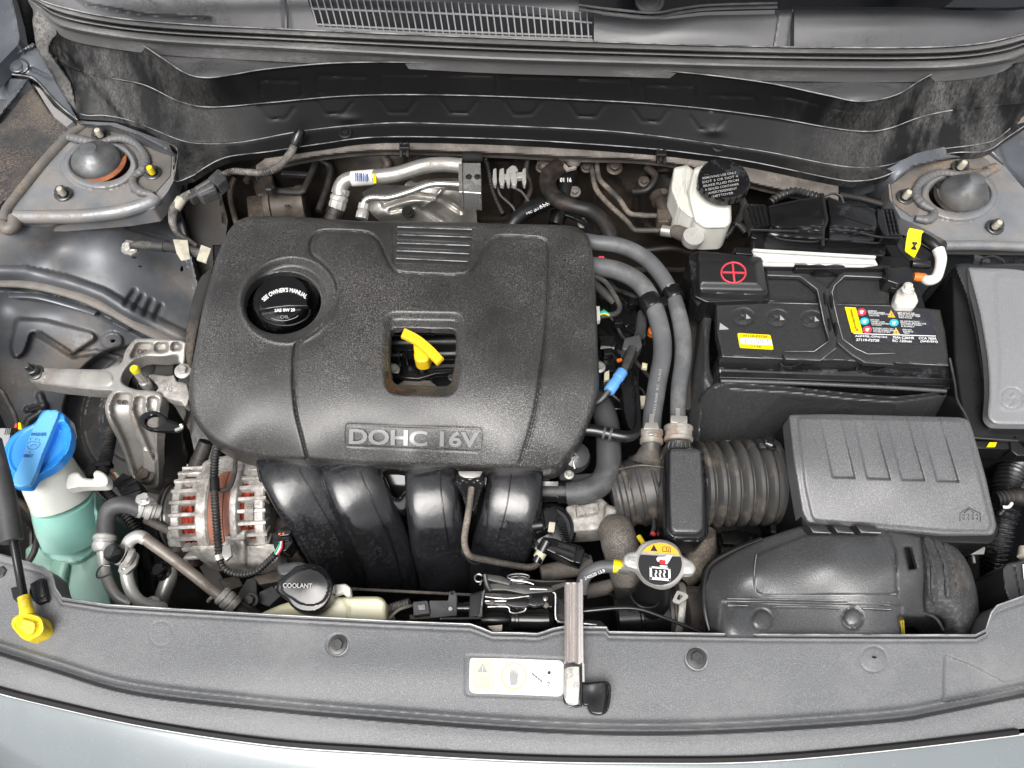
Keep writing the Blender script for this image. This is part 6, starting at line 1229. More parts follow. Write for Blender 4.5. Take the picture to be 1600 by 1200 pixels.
fz = zfield([(1440, 842, -.034), (1440, 900, -.020), (1442, 955, -.045), (1490, 860, -.040), (1522, 910, -.050), (1528, 990, -.070), (1490, 920, -.022), (1505, 960, -.032), (1480, 990, -.06), (1500, 995, -.048), (1465, 880, -.020)])
mk('foam_elbow', relief(sm(fe, 3, True), fz, [tubef([(1444+20*k, 838+4*k+k*k, )for _ in (0,)]+[(1452+22*k, 880+2*k), (1454+20*k, 930+8*k)], 6, .004) for k in range(0, 1)]+[tubef([(1447, 842), (1458, 880), (1460, 940)], 5, .004), tubef([(1462, 842), (1478, 880), (1482, 930)], 5, .004), tubef([(1478, 850), (1494, 885), (1500, 925)], 5, .004)], skirt=.06, cell=2.2, edge=(8, .012)), M['foam_duct'], ind)
mk('inner_lip', tube([(1402, 962, -.045), (1440, 958, -.05), (1462, 966, -.055), (1474, 985, -.06)], 2.5, seg=10), M['rubber_grey'], ind)
mk('amber_baffle', [beam((1404+3*k, 964, -.07), (1406+3*k, 996, -.075), 2, 6) for k in range(3)], M['yellow_dirty'], ind)

# ================================================================ fuse box
fb = T('fuse_box', 'large grey lidded fuse box with a lightning symbol at the right edge', 'fuse box', (1560, 560, -.16))
mk('body', slab(rp([(1488, 417), (1660, 417), (1660, 690), (1572, 690), (1516, 682), (1506, 660), (1492, 560)], 6), -.030, .18, bev=3), M['sat_black'], fb)
mk('lid_skirt', relief(sm(rp([(1490, 416), (1500, 412), (1660, 412), (1660, 672), (1545, 670), (1538, 652), (1534, 590), (1522, 520), (1508, 460)], 5), 1, True), zfield([(1490, 416, -.016), (1508, 460, -.022), (1525, 530, -.024), (1540, 660, -.022), (1520, 420, -.012), (1600, 500, -.01), (1660, 670, -.02)]), [], skirt=.03, cell=2.4, edge=(4, .004)), M['cover_plain'], fb)
mk('lid', relief(sm(rp([(1511, 418), (1660, 418), (1660, 666), (1552, 664), (1541, 652), (1545, 610), (1542, 560), (1530, 490)], [4, 4, 4, 10, 8, 20, 20, 20]), 1, True), zfield([(1511, 418, -.006), (1540, 560, -.004), (1545, 655, -.006), (1660, 420, -.002), (1660, 660, -.004), (1600, 540, .001)]), [groove(ell(1581, 622, 17, 16), 1.3, .0012, True), groove([(1582, 611), (1575, 623), (1585, 622), (1578, 634)], 1.2, .0012), plate(rp([(1554, 430), (1660, 430), (1660, 640), (1560, 640), (1562, 560)], 12), .0015, 10)], skirt=.010, cell=1.9, edge=(7, .006)), M['fuse_lid'], fb)
mk('latch', [beam((1532, 404, -.02), (1532, 416, -.014), 26, 10), tube([(1534, 412, -.008), (1536, 404, -.006), (1552, 401, -.006), (1566, 406, -.008), (1569, 412, -.010)], 2, seg=8)], M['gloss_black'], fb)
mk('lever_rail', [beam((1512, 682, -.03), (1600, 688, -.03), 3, 4), beam((1540, 699, -.04), (1582, 701, -.04), 3, 4), slab([(1578, 684), (1588, 678), (1592, 690), (1602, 700), (1640, 702), (1640, 712), (1590, 712), (1580, 704)], -.03, .02, bev=2)], M['sat_black'], fb)
mk('yellow_mark', slab([(1546, 691), (1558, 691), (1555, 698), (1542, 698)], -.030, .002, bev=.3), M['yellow_label'], fb)
mk('mark_base', slab([(1510, 688), (1580, 690), (1578, 702), (1516, 700)], -.033, .03, bev=1.5), M['sat_black'], fb)
rh = T('right_side_harness', 'thick bundle of taped black conduits in the gap at the right edge', 'wiring harness', (1575, 800, -.25))
mk('conduit', tube([(1600, 690, -.12), (1580, 740, -.10), (1570, 790, -.10), (1562, 840, -.12), (1556, 900, -.15), (1552, 960, -.18)], [22, 24, 24, 20, 19, 18], rib=(7, 4), seg=20), M['gloss_black'], rh)
mk('conduit', tube([(1640, 735, -.09), (1610, 745, -.085), (1586, 775, -.085), (1560, 805, -.09)], [8, 8, 7, 6], rib=(5, 2), seg=14), M['sat_black'], rh)
mk('conduit', tube([(1560, 720, -.11), (1590, 760, -.09), (1612, 790, -.09), (1640, 800, -.09)], 7, rib=(5, 2), seg=14), M['sat_black'], rh)
mk('tape', tube([(1556, 780, -.085), (1586, 776, -.080), (1610, 780, -.085)], 14, rib=(6, 2.5), seg=16), M['matt_black'], rh)
mk('tie_end', tube([(1567, 792, -.066), (1576, 792, -.064), (1581, 786, -.064)], 2.4, seg=8), M['print_white'], rh)
mk('ribbed_sheath', tube([(1544, 845, -.15), (1546, 900, -.16), (1550, 960, -.17)], 14, rib=(4, 2.5), seg=16), M['matt_black'], rh)
bb = T('corner_module', 'black module with a white label at the right edge above the radiator cover', 'module', (1590, 900, -.10))
mk('module_box', relief(rp([(1565, 888), (1572, 880), (1640, 868), (1640, 940), (1576, 940), (1568, 920)], 4), -.05, [groove([(1584, 884), (1594, 935)], 1.5, .002)], skirt=.08, cell=2.2, edge=(4, .004)), M['steel_dark'], bb)
mk('label', slab([(1598, 882), (1640, 874), (1640, 900), (1600, 905)], -.047, .001, bev=.3), M['label_white'], bb)
mk('stub', cyl((1604, 858, -.06), (1602, 872, -.06), 11), M['cream_tag'], bb)
hr = T('headlamp_bracket', 'small bright metal bracket between filter box and harness', 'bracket', (1530, 860, -.2))
mk('bracket', [slab([(1514, 866), (1534, 850), (1540, 856), (1538, 866)], -.12, .003, bev=.6), beam((1520, 868, -.13), (1522, 880, -.13), 4, 4)], M['zinc'], hr)

# ================================================================ battery
bt = T('battery', 'black car battery with yellow barcode sticker and dark warning label', 'battery', (1300, 520, -.22))
bz0 = zfield([(1120, 474, -.032), (1196, 417, -.032), (1390, 417, -.032), (1468, 483, -.032), (1481, 570, -.032), (1128, 557, -.032)])
bo_out = [(1197, 417), (1386, 417), (1390, 477), (1469, 484), (1477, 520), (1483, 571), (1128, 557), (1120, 520), (1119, 474), (1198, 470)]
Xl = [(1196, 424), (1250, 428), (1275, 448), (1283, 470), (1290, 520), (1292, 530), (1260, 545), (1222, 548), (1222, 561)]
bfe = [groove([(1120, 470), (1283, 473)], 1.5, .0014), groove([(1306, 475), (1392, 477)], 1.5, .0014), plate(rp([(1196, 421), (1247, 423), (1278, 443), (1281, 472), (1196, 468)], 5), -.003, 2), plate(rp([(1303, 440), (1318, 425), (1386, 424), (1388, 476), (1308, 474)], 5), -.003, 2)]
for (a, b) in ((1161, 495), (1214, 497), (1268, 499)):
    bfe += [groove(ell(a, b, 16, 12.5), 1.2, .0014, True), groove(ell(a, b, 12, 9), 1.0, .001, True), groove([(a-6, b-4), (a+5, b+4)], 1.0, .001), groove([(a-6, b+4), (a+5, b-4)], 1.0, .001)]
mk('case_top', relief(bo_out, bz0, bfe, skirt=.012, cell=1.8, edge=(2.5, .002)), M['grain_black'], bt, ang=60)
for (a, b) in ((1161, 495), (1214, 497), (1268, 499)):
    mk('vent_mark', slab([(a+5, b-5), (a+12, b+2), (a+5, b+3)], -.0315, .001, bev=.2, bn=1), M['print_grey'], bt)
mk('case_front', relief([(1122, 556), (1483, 570), (1488, 612), (1124, 602)], lambda U, V: np.interp(V-(U-1122)*.036, [555, 560, 575, 590, 598, 602], [-.034, -.044, -.046, -.052, -.052, -.058]), [ridge([(1124, 595), (1200, 597), (1300, 601), (1400, 606), (1479, 611)], 3.5, .004), ridge([(1124, 574), (1190, 577), (1258, 579), (1268, 576), (1345, 579), (1362, 584), (1480, 589)], 1.3, .002)], skirt=.12, cell=1.6, edge=(2, .002)), M['gloss_black'], bt, ang=50)
mk('front_rail', tube([(1126, 595, -.047), (1200, 597, -.047), (1300, 601, -.047), (1400, 606, -.047), (1478, 611, -.047)], 3.4, seg=12), M['grain_duct'], bt)
mk('case_back', slab([(1150, 400), (1420, 400), (1486, 600), (1124, 590)], -.048, .16, bev=2), M['sat_black'], bt)
mk('triangle_mark', slab([(1125, 504), (1139, 514), (1124, 515)], -.0305, .001, bev=.2, bn=1), M['print_grey'], bt)
# handle: two bent straps crossing the lid
hz1 = -.024
Lh = rp([(1198, 421), (1252, 419), (1284, 440), (1296, 452), (1293, 475), (1300, 505), (1308, 530), (1306, 544), (1282, 563), (1228, 561), (1224, 554), (1226, 549), (1272, 549), (1296, 532), (1288, 505), (1281, 470), (1277, 452), (1250, 432), (1198, 430)], 3)
Rh = rp([(1392, 424), (1318, 421), (1300, 440), (1291, 452), (1295, 480), (1302, 505), (1308, 535), (1330, 554), (1352, 567), (1396, 570), (1400, 558), (1398, 552), (1356, 553), (1338, 545), (1317, 530), (1310, 505), (1303, 475), (1300, 456), (1304, 446), (1320, 431), (1392, 434)], 3)
hd = mk('carry_handle', slab(Lh, hz1, .007, bev=2), M['grain_black'], bt)
hd2 = mk('carry_handle', slab(Rh, hz1-.0015, .007, bev=2), M['grain_black'], bt)
eb = lambda pts, z: tube([(x, y, z) for x, y in pts], .55, seg=6, smooth=False)  # thin pale tubes painting highlights along handle and case edges
mk('handle_highlight', [eb([(1198, 430), (1250, 432), (1277, 452), (1281, 470), (1288, 505), (1296, 532), (1272, 549), (1226, 549)], hz1+.0002)], M['highlight_grey'], hd)
mk('handle_highlight', [eb([(1392, 434), (1320, 431), (1304, 446), (1300, 456), (1303, 475), (1310, 505), (1317, 530), (1338, 545), (1356, 553), (1398, 552)], hz1-.0012)], M['highlight_grey'], hd2)
mk('handle_highlight', [eb([(1228, 561), (1282, 563), (1306, 544)], hz1-.001)], M['highlight_grey'], hd)
mk('handle_highlight', [eb([(1308, 535), (1330, 554), (1352, 567), (1396, 570)], hz1-.003)], M['highlight_grey'], hd2)
for g_ in (eb([(1121, 471), (1198, 473), (1280, 475)], -.0315), eb([(1308, 476), (1391, 478)], -.0315), eb([(1128, 557), (1222, 560.5)], -.0325), eb([(1400, 567), (1482, 571)], -.0325), eb([(1302, 562), (1330, 563)], -.0325)): mk('case_highlight', g_, M['highlight_grey'], bt)
for (a, b, p) in ((1287, 458, hd), (1294, 498, hd), (1297, 462, hd2), (1304, 505, hd2)):
    mk('grip_window', slab(rp([(a-1, b), (a+3, b-3), (a+5, b+2), (a+6, b+16), (a+4, b+20), (a+1, b+16)], 1), hz1+.0012, .002, bev=.6), M['gloss_black'], p)
for (x0, w_) in ((1222, 34), (1340, 48)):
    yb = 561+(x0-1222)*.07
    mk('hinge_eye', tube([(x0+8, yb, -.040), (x0, yb+4, -.041), (x0-1, yb+9, -.043), (x0+8, yb+12, -.045), (x0+w_*.6, yb+10, -.045), (x0+w_, yb+4, -.043)], 1.3, seg=8), M['gloss_black'], bt)
# stickers and their print
ys = mk('barcode_sticker', slab(rp([(1152, 520), (1204, 523), (1209, 546), (1156, 543)], 3), -.0310, .001, bev=.3, bn=1), M['yellow_label'], bt)
mk('sticker_field', slab([(1155, 527.5), (1205, 530), (1207, 539), (1158, 537)], -.0304, .0008, bev=.1, bn=1), M['print_white'], ys)
for i, x in enumerate((1164, 1166.5, 1169.5, 1173, 1181, 1184, 1188, 1190.5, 1196, 1198.5)): mk('barcode_line', slab([(x, 529.2), (x+1.2, 529.3), (x+1.8, 536.5), (x+.6, 536.4)], -.0298, .0006, bev=.05, bn=1), M['print_grey'], ys)
mk('sticker_text', [text('37110-F2720', 1180, 525.3, -.0301, 38, 3.2, rot=3), text('1170', 1182, 541.5, -.0301, 15, 3.2, rot=3)], M['print_black'], ys)
sk = lambda u0, v0: None
wl = mk('warning_label', slab([(1320, 479.5), (1453, 487), (1468, 538), (1335, 535)], -.0310, .001, bev=.2, bn=1), M['label_navy'], bt)
def lq(a, b):                  # point on the label: a along 0..1, b down 0..1
    u = (1320+(1453-1320)*a)*(1-b)+(1335+(1468-1335)*a)*b; v = (479.5+(487-479.5)*a)*(1-b)+(535+(538-535)*a)*b; return u, v
def lquad(a0, a1, b0, b1): return [lq(a0, b0), lq(a1, b0), lq(a1, b1), lq(a0, b1)]
mk('label_yellow', slab(lquad(0.0, .13, 0, .72), -.0304, .0008, bev=.1, bn=1), M['yellow_label'], wl)
mk('label_yellow_text', [text(s_, *lq(.065, b_), -.0298, 11, 2.6, rot=78) for s_, b_ in (('WARNING', .15), ('DANGER', .33), ('ACID', .52))]+[text('A', *lq(.075, .64), -.0298, 5, 4, rot=3)], M['print_black'], wl)
lt = -.0302
for (a, b, c_) in ((.185, .12, 'red_pink'), (.19, .38, 'teal'), (.195, .62, 'red_pink'), (.535, .39, 'teal')):
    u, v = lq(a, b); d_ = mk('label_disc', slab(ell(u, v, 7.2, 5.6, 24), lt, .0006, bev=.05, bn=1), M[c_], wl)
    mk('label_glyph', slab([(u-3, v-1.5), (u, v-2.5), (u+3.5, v-2), (u+2, v+1), (u+1, v+3), (u-2.5, v+2)], lt+.0006, .0004, bev=.05, bn=1), M['print_white'], d_)
for (a, b) in ((.535, .13), (.535, .64)):
    u, v = lq(a, b); d_ = mk('label_triangle', slab([(u-1, v-6), (u+6, v+5.5), (u-6, v+5)], lt, .0006, bev=.05, bn=1), M['amber'], wl); mk('label_glyph', text('!', u-.3, v+1.8, lt+.0003, 1.2, 5), M['print_black'], d_)
tx = []
rows = [(.30, .05, 'NO SMOKING', 14), (.30, .09, 'NO FLAMES', 26), (.30, .13, 'NO SPARKS KEEP AWAY', 36), (.30, .18, 'SHIELD EYES', 16), (.30, .31, 'EXPLOSIVE', 14), (.30, .36, 'GASES CAN', 22), (.30, .41, 'CAUSE BLINDNESS', 28), (.30, .46, 'OR INJURY', 16), (.30, .55, 'SULFURIC ACID CAN', 32), (.30, .60, 'CAUSE SEVERE BURNS', 38), (.30, .65, 'FLUSH EYES', 26),
        (.65, .06, 'KEEP OUT OF THE', 26), (.65, .10, 'REACH OF CHILDREN', 34), (.65, .15, 'DO NOT TIP', 34), (.65, .20, 'RECYCLE', 20), (.65, .31, 'SEE INSTRUCTION', 30), (.65, .36, 'MANUAL BEFORE USE', 40), (.65, .41, 'DO NOT OPEN', 32), (.65, .46, 'LEAD', 20), (.65, .56, 'EXPLOSIVE', 14), (.65, .61, 'GAS', 16), (.65, .66, 'VENT', 10)]
for a, b, s_, wd in rows:
    u, v = lq(a, b+.02); tx.append(text(s_, u+wd/2-5, v+wd*.02, lt, wd, 2.0, rot=2.5, bold=.012))
tx += [slab([lq(.02, .735), lq(.985, .735), lq(.985, .755), lq(.02, .755)], lt+.0003, .0006, bev=.05, bn=1)]
for s_, a, b, wd in (('AGM70L-DIN(12v)', .215, .825, 50), ('37110-F2720', .165, .925, 36), ('70Ah C20/HR', .595, .825, 34), ('RC 120min', .57, .925, 30), ('CCA 760A', .88, .825, 28), ('(SAE/EN)', .885, .925, 27)):
    u, v = lq(a, b); tx.append(text(s_, u, v, lt, wd, 4.0, rot=1.8, bold=.02))
mk('label_text', tx, M['print_white'], wl)
# terminals
pc = T('positive_terminal_cover', 'black terminal cover with a red plus sign in a circle on the battery', 'terminal cover', (1140, 440, -.05))
mk('base', slab(rp([(1076, 398), (1090, 392), (1196, 398), (1205, 468), (1104, 472), (1084, 462)], 5), -.022, .05, bev=2), M['gloss_black'], pc)
mk('lid', relief(rp([(1091, 392), (1190, 402), (1200, 458), (1196, 462), (1096, 458), (1092, 448)], 3), lambda U, V: -.009+0*U, [plate([(1088, 404), (1184, 408), (1190, 448), (1094, 446), (1088, 430)], .008, 15)], skirt=.016, cell=1.7, edge=(3, .002)), M['cover_plain'], pc)
mk('plus_sign', [tube([(a, b, .0) for a, b in ell(1146, 426, 19, 16, 36)]+[(1165, 426, .0)], 1.5, seg=8, n=2), beam((1129, 425.5, .0), (1163, 426.5, .0), 3, 2), beam((1144.5, 411, .0), (1147.5, 441, .0), 3, 2)], M['red_pink'], pc)
mk('side_arm', [slab(rp([(1078, 448), (1092, 452), (1100, 470), (1090, 478), (1080, 462)], 2), -.03, .02, bev=1.5)], M['gloss_black'], pc)
ng = T('negative_terminal', 'pale negative terminal clamp with a bolt at the back right of the battery', 'terminal', (1415, 460, -.05))
mk('clamp', [slab(rp([(1398, 470), (1403, 452), (1410, 446), (1424, 446), (1432, 458), (1436, 470), (1430, 480), (1404, 479)], 3), -.020, .016, bev=2.5), cyl((1418, 458, -.020), (1419, 444, -.004), [(0, 9), (.4, 9), (.4, 7), (.9, 7), (1, 5)])], M['white_metal'] if 'white_metal' in M else mat('white_metal', (0.72, 0.70, 0.64), .4, metal=.3, dirt=(.3, .27, .22), damt=.15, dsc=40), ng)
mk('nut', bolt_g(1417, 453, -.008, 7.5, (.1, .1, 1), head=.007, flange=1.2), M['white_metal'], ng)
mk('sensor_block', [slab(rp([(1384, 418), (1424, 416), (1430, 440), (1404, 444), (1386, 438)], 3), -.010, .03, bev=2), slab([(1390, 442), (1406, 444), (1406, 452), (1392, 450)], -.02, .01, bev=1)], M['gloss_black'], ng)
mk('orange_collar', [cyl((1427, 432, -.018), (1444, 434, -.018), [(0, 6), (.3, 7), (1, 7)])], M['orange'], ng)
mk('cable_lug', tube([(1440, 432, -.020), (1450, 438, -.016), (1462, 434, -.012), (1468, 420, -.008), (1470, 404, -.004), (1466, 390, -.002)], [6, 8, 8, 7.5, 8.5, 9], seg=18), M['white_plastic'], ng)
mk('cable', tube([(1468, 392, -.002), (1456, 380, .0), (1440, 370, -.005), (1424, 364, -.012)], [7, 8, 7.5, 7], seg=16), M['sat_black'], ng)
mk('cable', tube([(1400, 360, -.03), (1408, 385, -.028), (1420, 400, -.025), (1436, 412, -.02)], 6, seg=14), M['rubber_grey'], ng)
mk('socket', [cyl((1424, 412, -.010), (1452, 414, -.010), [(0, 6), (.2, 7), (.8, 7), (1, 6)])], M['gloss_black'], ng)
mk('well_wall', slab(rp([(1374, 376), (1420, 368), (1460, 396), (1466, 430), (1440, 470), (1400, 416)], 8), -.07, .1, bev=4), M['gloss_black'], ng)
yt = T('cable_tag', 'bright yellow tag folded over the battery cable, marked M', 'tag', (1430, 380, -.02))
mk('tag_sheet', relief([(1421, 356), (1444, 361), (1440, 366), (1438, 384), (1429, 403), (1414, 392), (1416, 376), (1418, 364)], lambda U, V: .008-.0004*(V-360)+.002*np.cos((V-360)/8), [], skirt=.001, cell=1.6), M['yellow_label'], yt)
mk('tag_print', text('M', 1429, 384, lambda U, V: .0092-.0004*(V-360)+.002*np.cos((V-360)/8), 12, 8, rot=100, bold=.02), M['print_black'], yt)
bk = T('battery_tray_blanket', 'black insulating jacket standing round the front and left of the battery', 'battery jacket', (1280, 640, -.22))
fo = [(1086, 690), (1088, 660), (1094, 620), (1118, 598), (1136, 596), (1172, 598), (1240, 604), (1330, 614), (1400, 619), (1460, 612), (1486, 604), (1490, 640), (1480, 700), (1300, 720), (1100, 716)]
def bkz(U, V):
    t = V-np.interp(U, [1118, 1136, 1240, 1330, 1400, 1486], [606, 598, 605, 615, 620, 604]); return -.048-.0022*np.clip(t, 0, 90)*.55-.0004*np.clip(1136-U, 0, 60)
mk('front_panel', relief(sm(fo, 2, True), bkz, [groove([(1140, 606), (1240, 612), (1330, 622), (1400, 627), (1476, 616)], 2, .0025), plate([(1220, 622), (1400, 634), (1380, 700), (1150, 690)], -.002, 10), plate([(1296, 640), (1320, 628), (1330, 640), (1318, 642), (1318, 655), (1304, 655), (1304, 642)], .0012, 2)], skirt=.03, cell=2.2, edge=(4, .004)), M['blanket'], bk)
mk('left_panel', relief(sm([(1100, 480), (1118, 478), (1112, 500), (1108, 540), (1110, 580), (1118, 600), (1100, 622), (1090, 700), (1072, 700), (1080, 600), (1090, 540)], 3, True), lambda U, V: -.060-.0002*(V-480)-.001*np.clip(1100-U, 0, 40), [ridge([(1104, 500), (1100, 545), (1102, 584), (1112, 604)], 2, .002)], skirt=.08, cell=2.4, edge=(4, .004)), M['blanket'], bk)
mk('right_wire', tube([(1484, 560, -.03), (1492, 600, -.032), (1496, 625, -.03), (1512, 655, -.03), (1518, 680, -.03), (1528, 684, -.03), (1590, 688, -.03)], 1.8, seg=8), M['steel_dark'], bk)
btr = T('battery_hold_down', 'white painted clamp frame across the back of the battery', 'bracket', (1270, 400, -.05))
mk('bar', [slab([(1170, 390), (1190, 394), (1366, 402), (1372, 413), (1350, 416), (1190, 414), (1192, 406)], -.012, .012, bev=1.5), beam((1176, 391, -.008), (1368, 402, -.006), 4, 4), beam((1192, 408, -.010), (1366, 412, -.009), 3, 3)], M['bar_white'], btr)
mk('black_clamp', [slab(rp([(1238, 410), (1256, 409), (1264, 413), (1280, 411), (1290, 414), (1306, 411), (1320, 414), (1322, 420), (1244, 420)], 2), -.012, .02, bev=1.5), slab(rp([(1148, 386), (1172, 386), (1178, 398), (1150, 396)], 2), -.010, .02, bev=1.5), beam((1190, 418, -.02), (1390, 420, -.02), 6, 10)], M['gloss_black'], btr)

# ================================================================ engine control unit and plugs behind the battery
ec = T('control_unit_plugs', 'pair of large black engine computer plugs with lever arms behind the battery', 'connector', (1290, 350, -.06))
ez = zfield([(1166, 320, -.012), (1240, 306, -.006), (1380, 320, -.006), (1200, 352, .000), (1290, 342, .004), (1370, 358, .000), (1180, 385, -.02), (1370, 390, -.02)])
mk('unit', slab(rp([(1176, 350), (1385, 360), (1384, 400), (1180, 394)], 4), -.024, .07, bev=3), M['gloss_black'], ec)
for sg in (0, 1):
    o_ = [(1200, 322), (1242, 313), (1284, 306), (1290, 320), (1292, 340), (1288, 376), (1196, 368), (1204, 350)] if sg == 0 else [(1292, 306), (1320, 318), (1352, 322), (1368, 328), (1372, 352), (1366, 380), (1294, 376), (1296, 340)]
    f_ = [plate([(1206, 352), (1240, 342), (1288, 342), (1288, 352), (1212, 360)] if sg == 0 else [(1296, 340), (1320, 340), (1364, 354), (1368, 362), (1300, 354)], .003, 4), bump(1275 if sg == 0 else 1312, 330, 5, 4, .002), groove([(1200, 356), (1288, 364)] if sg == 0 else [(1296, 362), (1366, 368)], 2, .003)]
    mk('plug', relief(rp(o_, 4), ez, f_, skirt=.02, cell=1.8, edge=(3, .003)), M['gloss_black'], ec)
mk('boot', [tube([(1204, 316, -.03), (1216, 308, -.025), (1240, 300, -.02), (1262, 304, -.018), (1282, 310, -.02)], 8, rib=(6, 2.5), seg=14), tube([(1290, 306, -.015), (1302, 302, -.012), (1314, 308, -.015), (1318, 320, -.02)], 2, seg=8)], M['conduit'], ec)
mk('divider', tube([(1285, 304, -.0), (1289, 330, .002), (1291, 345, .004), (1286, 360, .0), (1286, 385, -.01)], 3, seg=10), M['void'], ec)
mk('lever', [relief(rp([(1164, 318), (1196, 320), (1204, 352), (1176, 358)], 3), -.004, [groove([(1168+7*k, 322), (1176+7*k, 352)], 1.2, .003) for k in range(4)], skirt=.02, cell=1.5, edge=(2, .002))], M['gloss_black'], ec)
mk('lever', [relief(rp([(1370, 326), (1396, 326), (1410, 370), (1380, 368), (1370, 350)], 3), .002, [groove([(1382+6*k, 328), (1390+6*k, 364)], 1.2, .003) for k in range(4)], skirt=.02, cell=1.5, edge=(2, .002))], M['gloss_black'], ec)
mk('lever_rod', [tube([(1172, 359, -.0), (1204, 360, .002), (1236, 361, .004), (1248, 362, .004)], 2, seg=8), tube([(1332, 366, .004), (1344, 364, .004), (1372, 370, .004), (1408, 372, .004)], 2, seg=8), tube([(1204, 366, -.008), (1222, 374, -.008), (1270, 378, -.008), (1290, 374, -.008), (1340, 378, -.008), (1372, 380, -.008)], 1.8, seg=8), beam((1174, 370, -.01), (1182, 372, -.01), 8, 6)], M['sat_black'], ec)
sc = T('rear_bay_cable', 'dark cable loom between the strut tower and the engine computer', 'cable', (1330, 300, -.08))
mk('loom', tube([(1286, 312, -.06), (1283, 298, -.055), (1290, 288, -.055)], 8, seg=12), M['matt_black'], sc)
mk('loom', tube([(1310, 305, -.07), (1350, 312, -.075), (1400, 330, -.08), (1440, 372, -.09)], 5, seg=12), M['matt_black'], sc)

# ================================================================ behind the engine
cb = T('connector_on_cowl', 'dusty grey wiring plug and ribbed cable hanging from the cowl at the left', 'wiring harness', (330, 290, -.08))
mk('cable', tube([(340, 278, -.040), (362, 268, -.038), (386, 269, -.036), (412, 270, -.034), (436, 260, -.032), (452, 242, -.028), (462, 224, -.022)], [5.5, 5.5, 5.5, 6.5, 6.5, 6.5, 6], rib=(3.2, 1.0), seg=14), M['conduit_dusty'], cb)
mk('grommet', [cyl((460, 228, -.022), (470, 202, -.006), [(0, 7), (.1, 8.5), (.9, 8), (1, 7)])], M['gloss_black'], cb)
mk('plug_body', [slab(rp([(303, 292), (326, 278), (334, 286), (338, 296), (314, 306), (306, 302)], 2), -.036, .02, bev=1.5), slab(rp([(324, 278), (340, 263), (346, 266), (354, 278), (340, 290)], 2), -.034, .022, bev=2), slab(rp([(296, 296), (304, 292), (308, 304), (298, 310), (292, 306)], 2), -.04, .016, bev=1.5)], M['rubber_grey'], cb)
mk('plug_ridge', [beam((308, 296, -.034), (328, 284, -.034), 3, 4)], M['emboss'], cb)
mk('plug_ridge', [beam((312, 303, -.036), (334, 292, -.036), 3, 4)], M['emboss'], cb)
mk('cable_lower', tube([(300, 302, -.045), (284, 312, -.05), (272, 328, -.055), (270, 348, -.065), (278, 364, -.078), (292, 374, -.088), (306, 384, -.10)], [6.5, 7, 7.5, 6, 5, 4.5, 4], seg=14), M['conduit_dusty'], cb)
mk('cable_band', [cyl((284, 311, -.050), (274, 326, -.055), 8)], M['cream_tag'], cb)
gs = T('ground_strap', 'short taped ground cable with two cream paper tags bolted to the inner fender', 'cable', (260, 388, -.10))
mk('cable', tube([(205, 384, -.098), (225, 383, -.092), (262, 386, -.088), (290, 390, -.088), (318, 398, -.09)], [5, 7, 7.5, 8, 8], seg=14), M['cloth_tape'], gs)
mk('clear_band', [cyl((240, 384.5, -.090), (258, 386, -.088), 8.2)], M['steel_dark'], gs)
mk('paper_tag', slab([(270, 374), (293, 375), (297, 404), (283, 407), (276, 396)], -.078, .0015, bev=.3), M['cream_tag'], gs)
mk('paper_tag', slab([(314, 382), (330, 388), (322, 410), (307, 405)], -.078, .004, bev=.8), M['cream_tag'], gs)
mk('ring_bolt', bolt_g(201, 387, -.102, 8, (-.1, -.3, 1), head=.008, flange=1.5), M['zinc'], gs)
mk('lug', slab([(196, 374), (208, 376), (216, 382), (214, 392), (204, 398), (192, 394)], -.101, .004, bev=1), M['alu_tube'], gs)
lw = T('left_inner_panel', 'dusty brown side panel between inner fender and engine', 'panel', (330, 370, -.22))
mk('panel', relief([(286, 318), (345, 300), (356, 345), (352, 372), (336, 420), (310, 450), (300, 400)], lambda U, V: -.13-.0008*(V-300), [groove([(346, 312), (350, 350)], 1.6, .002)], skirt=.05, cell=3), M['firewall'], lw)
lp2 = T('brake_line', 'thin brown brake line dropping behind the left of the engine cover', 'pipe', (365, 320, -.15))
mk('line', tube([(366, 278, -.11), (360, 296, -.12), (362, 320, -.13), (370, 350, -.14)], 4.5, seg=10), M['cast_brown'], lp2)
ob_ = T('brake_pump', 'brown dusty cylindrical pump behind the left of the engine cover', 'pump', (440, 318, -.20))
mk('body', [cyl((418, 326, -.15), (480, 320, -.15), [(0, 30), (.1, 32), (.15, 32), (.18, 29), (.75, 29), (.8, 31), (.97, 31), (1, 26)], seg=36)], M['cast_brown'], ob_)
mk('block', [slab(rp([(384, 306), (412, 302), (414, 345), (388, 345)], 4), -.135, .05, bev=3), slab(rp([(390, 268), (425, 270), (428, 300), (400, 306)], 5), -.13, .06, bev=4)], M['cast_brown'], ob_)
mk('marking', text('OSC', 448, 330, -.1205, 8, 22, rot=0, th=.0006), M['void'], ob_)
mk('brace', [tube([(494, 252, -.10), (478, 290, -.105), (468, 300, -.108), (430, 298, -.11)], 5, seg=10)], M['arch_dark'], ob_)
mk('brace', [beam((440, 272, -.11), (485, 274, -.11), 8, 8)], M['arch_dark'], ob_)
mk('nut', [lathe((423, 298, -.10), [(9, 0), (9, .01), (7, .012)], seg=6)], M['arch_dark'], ob_)
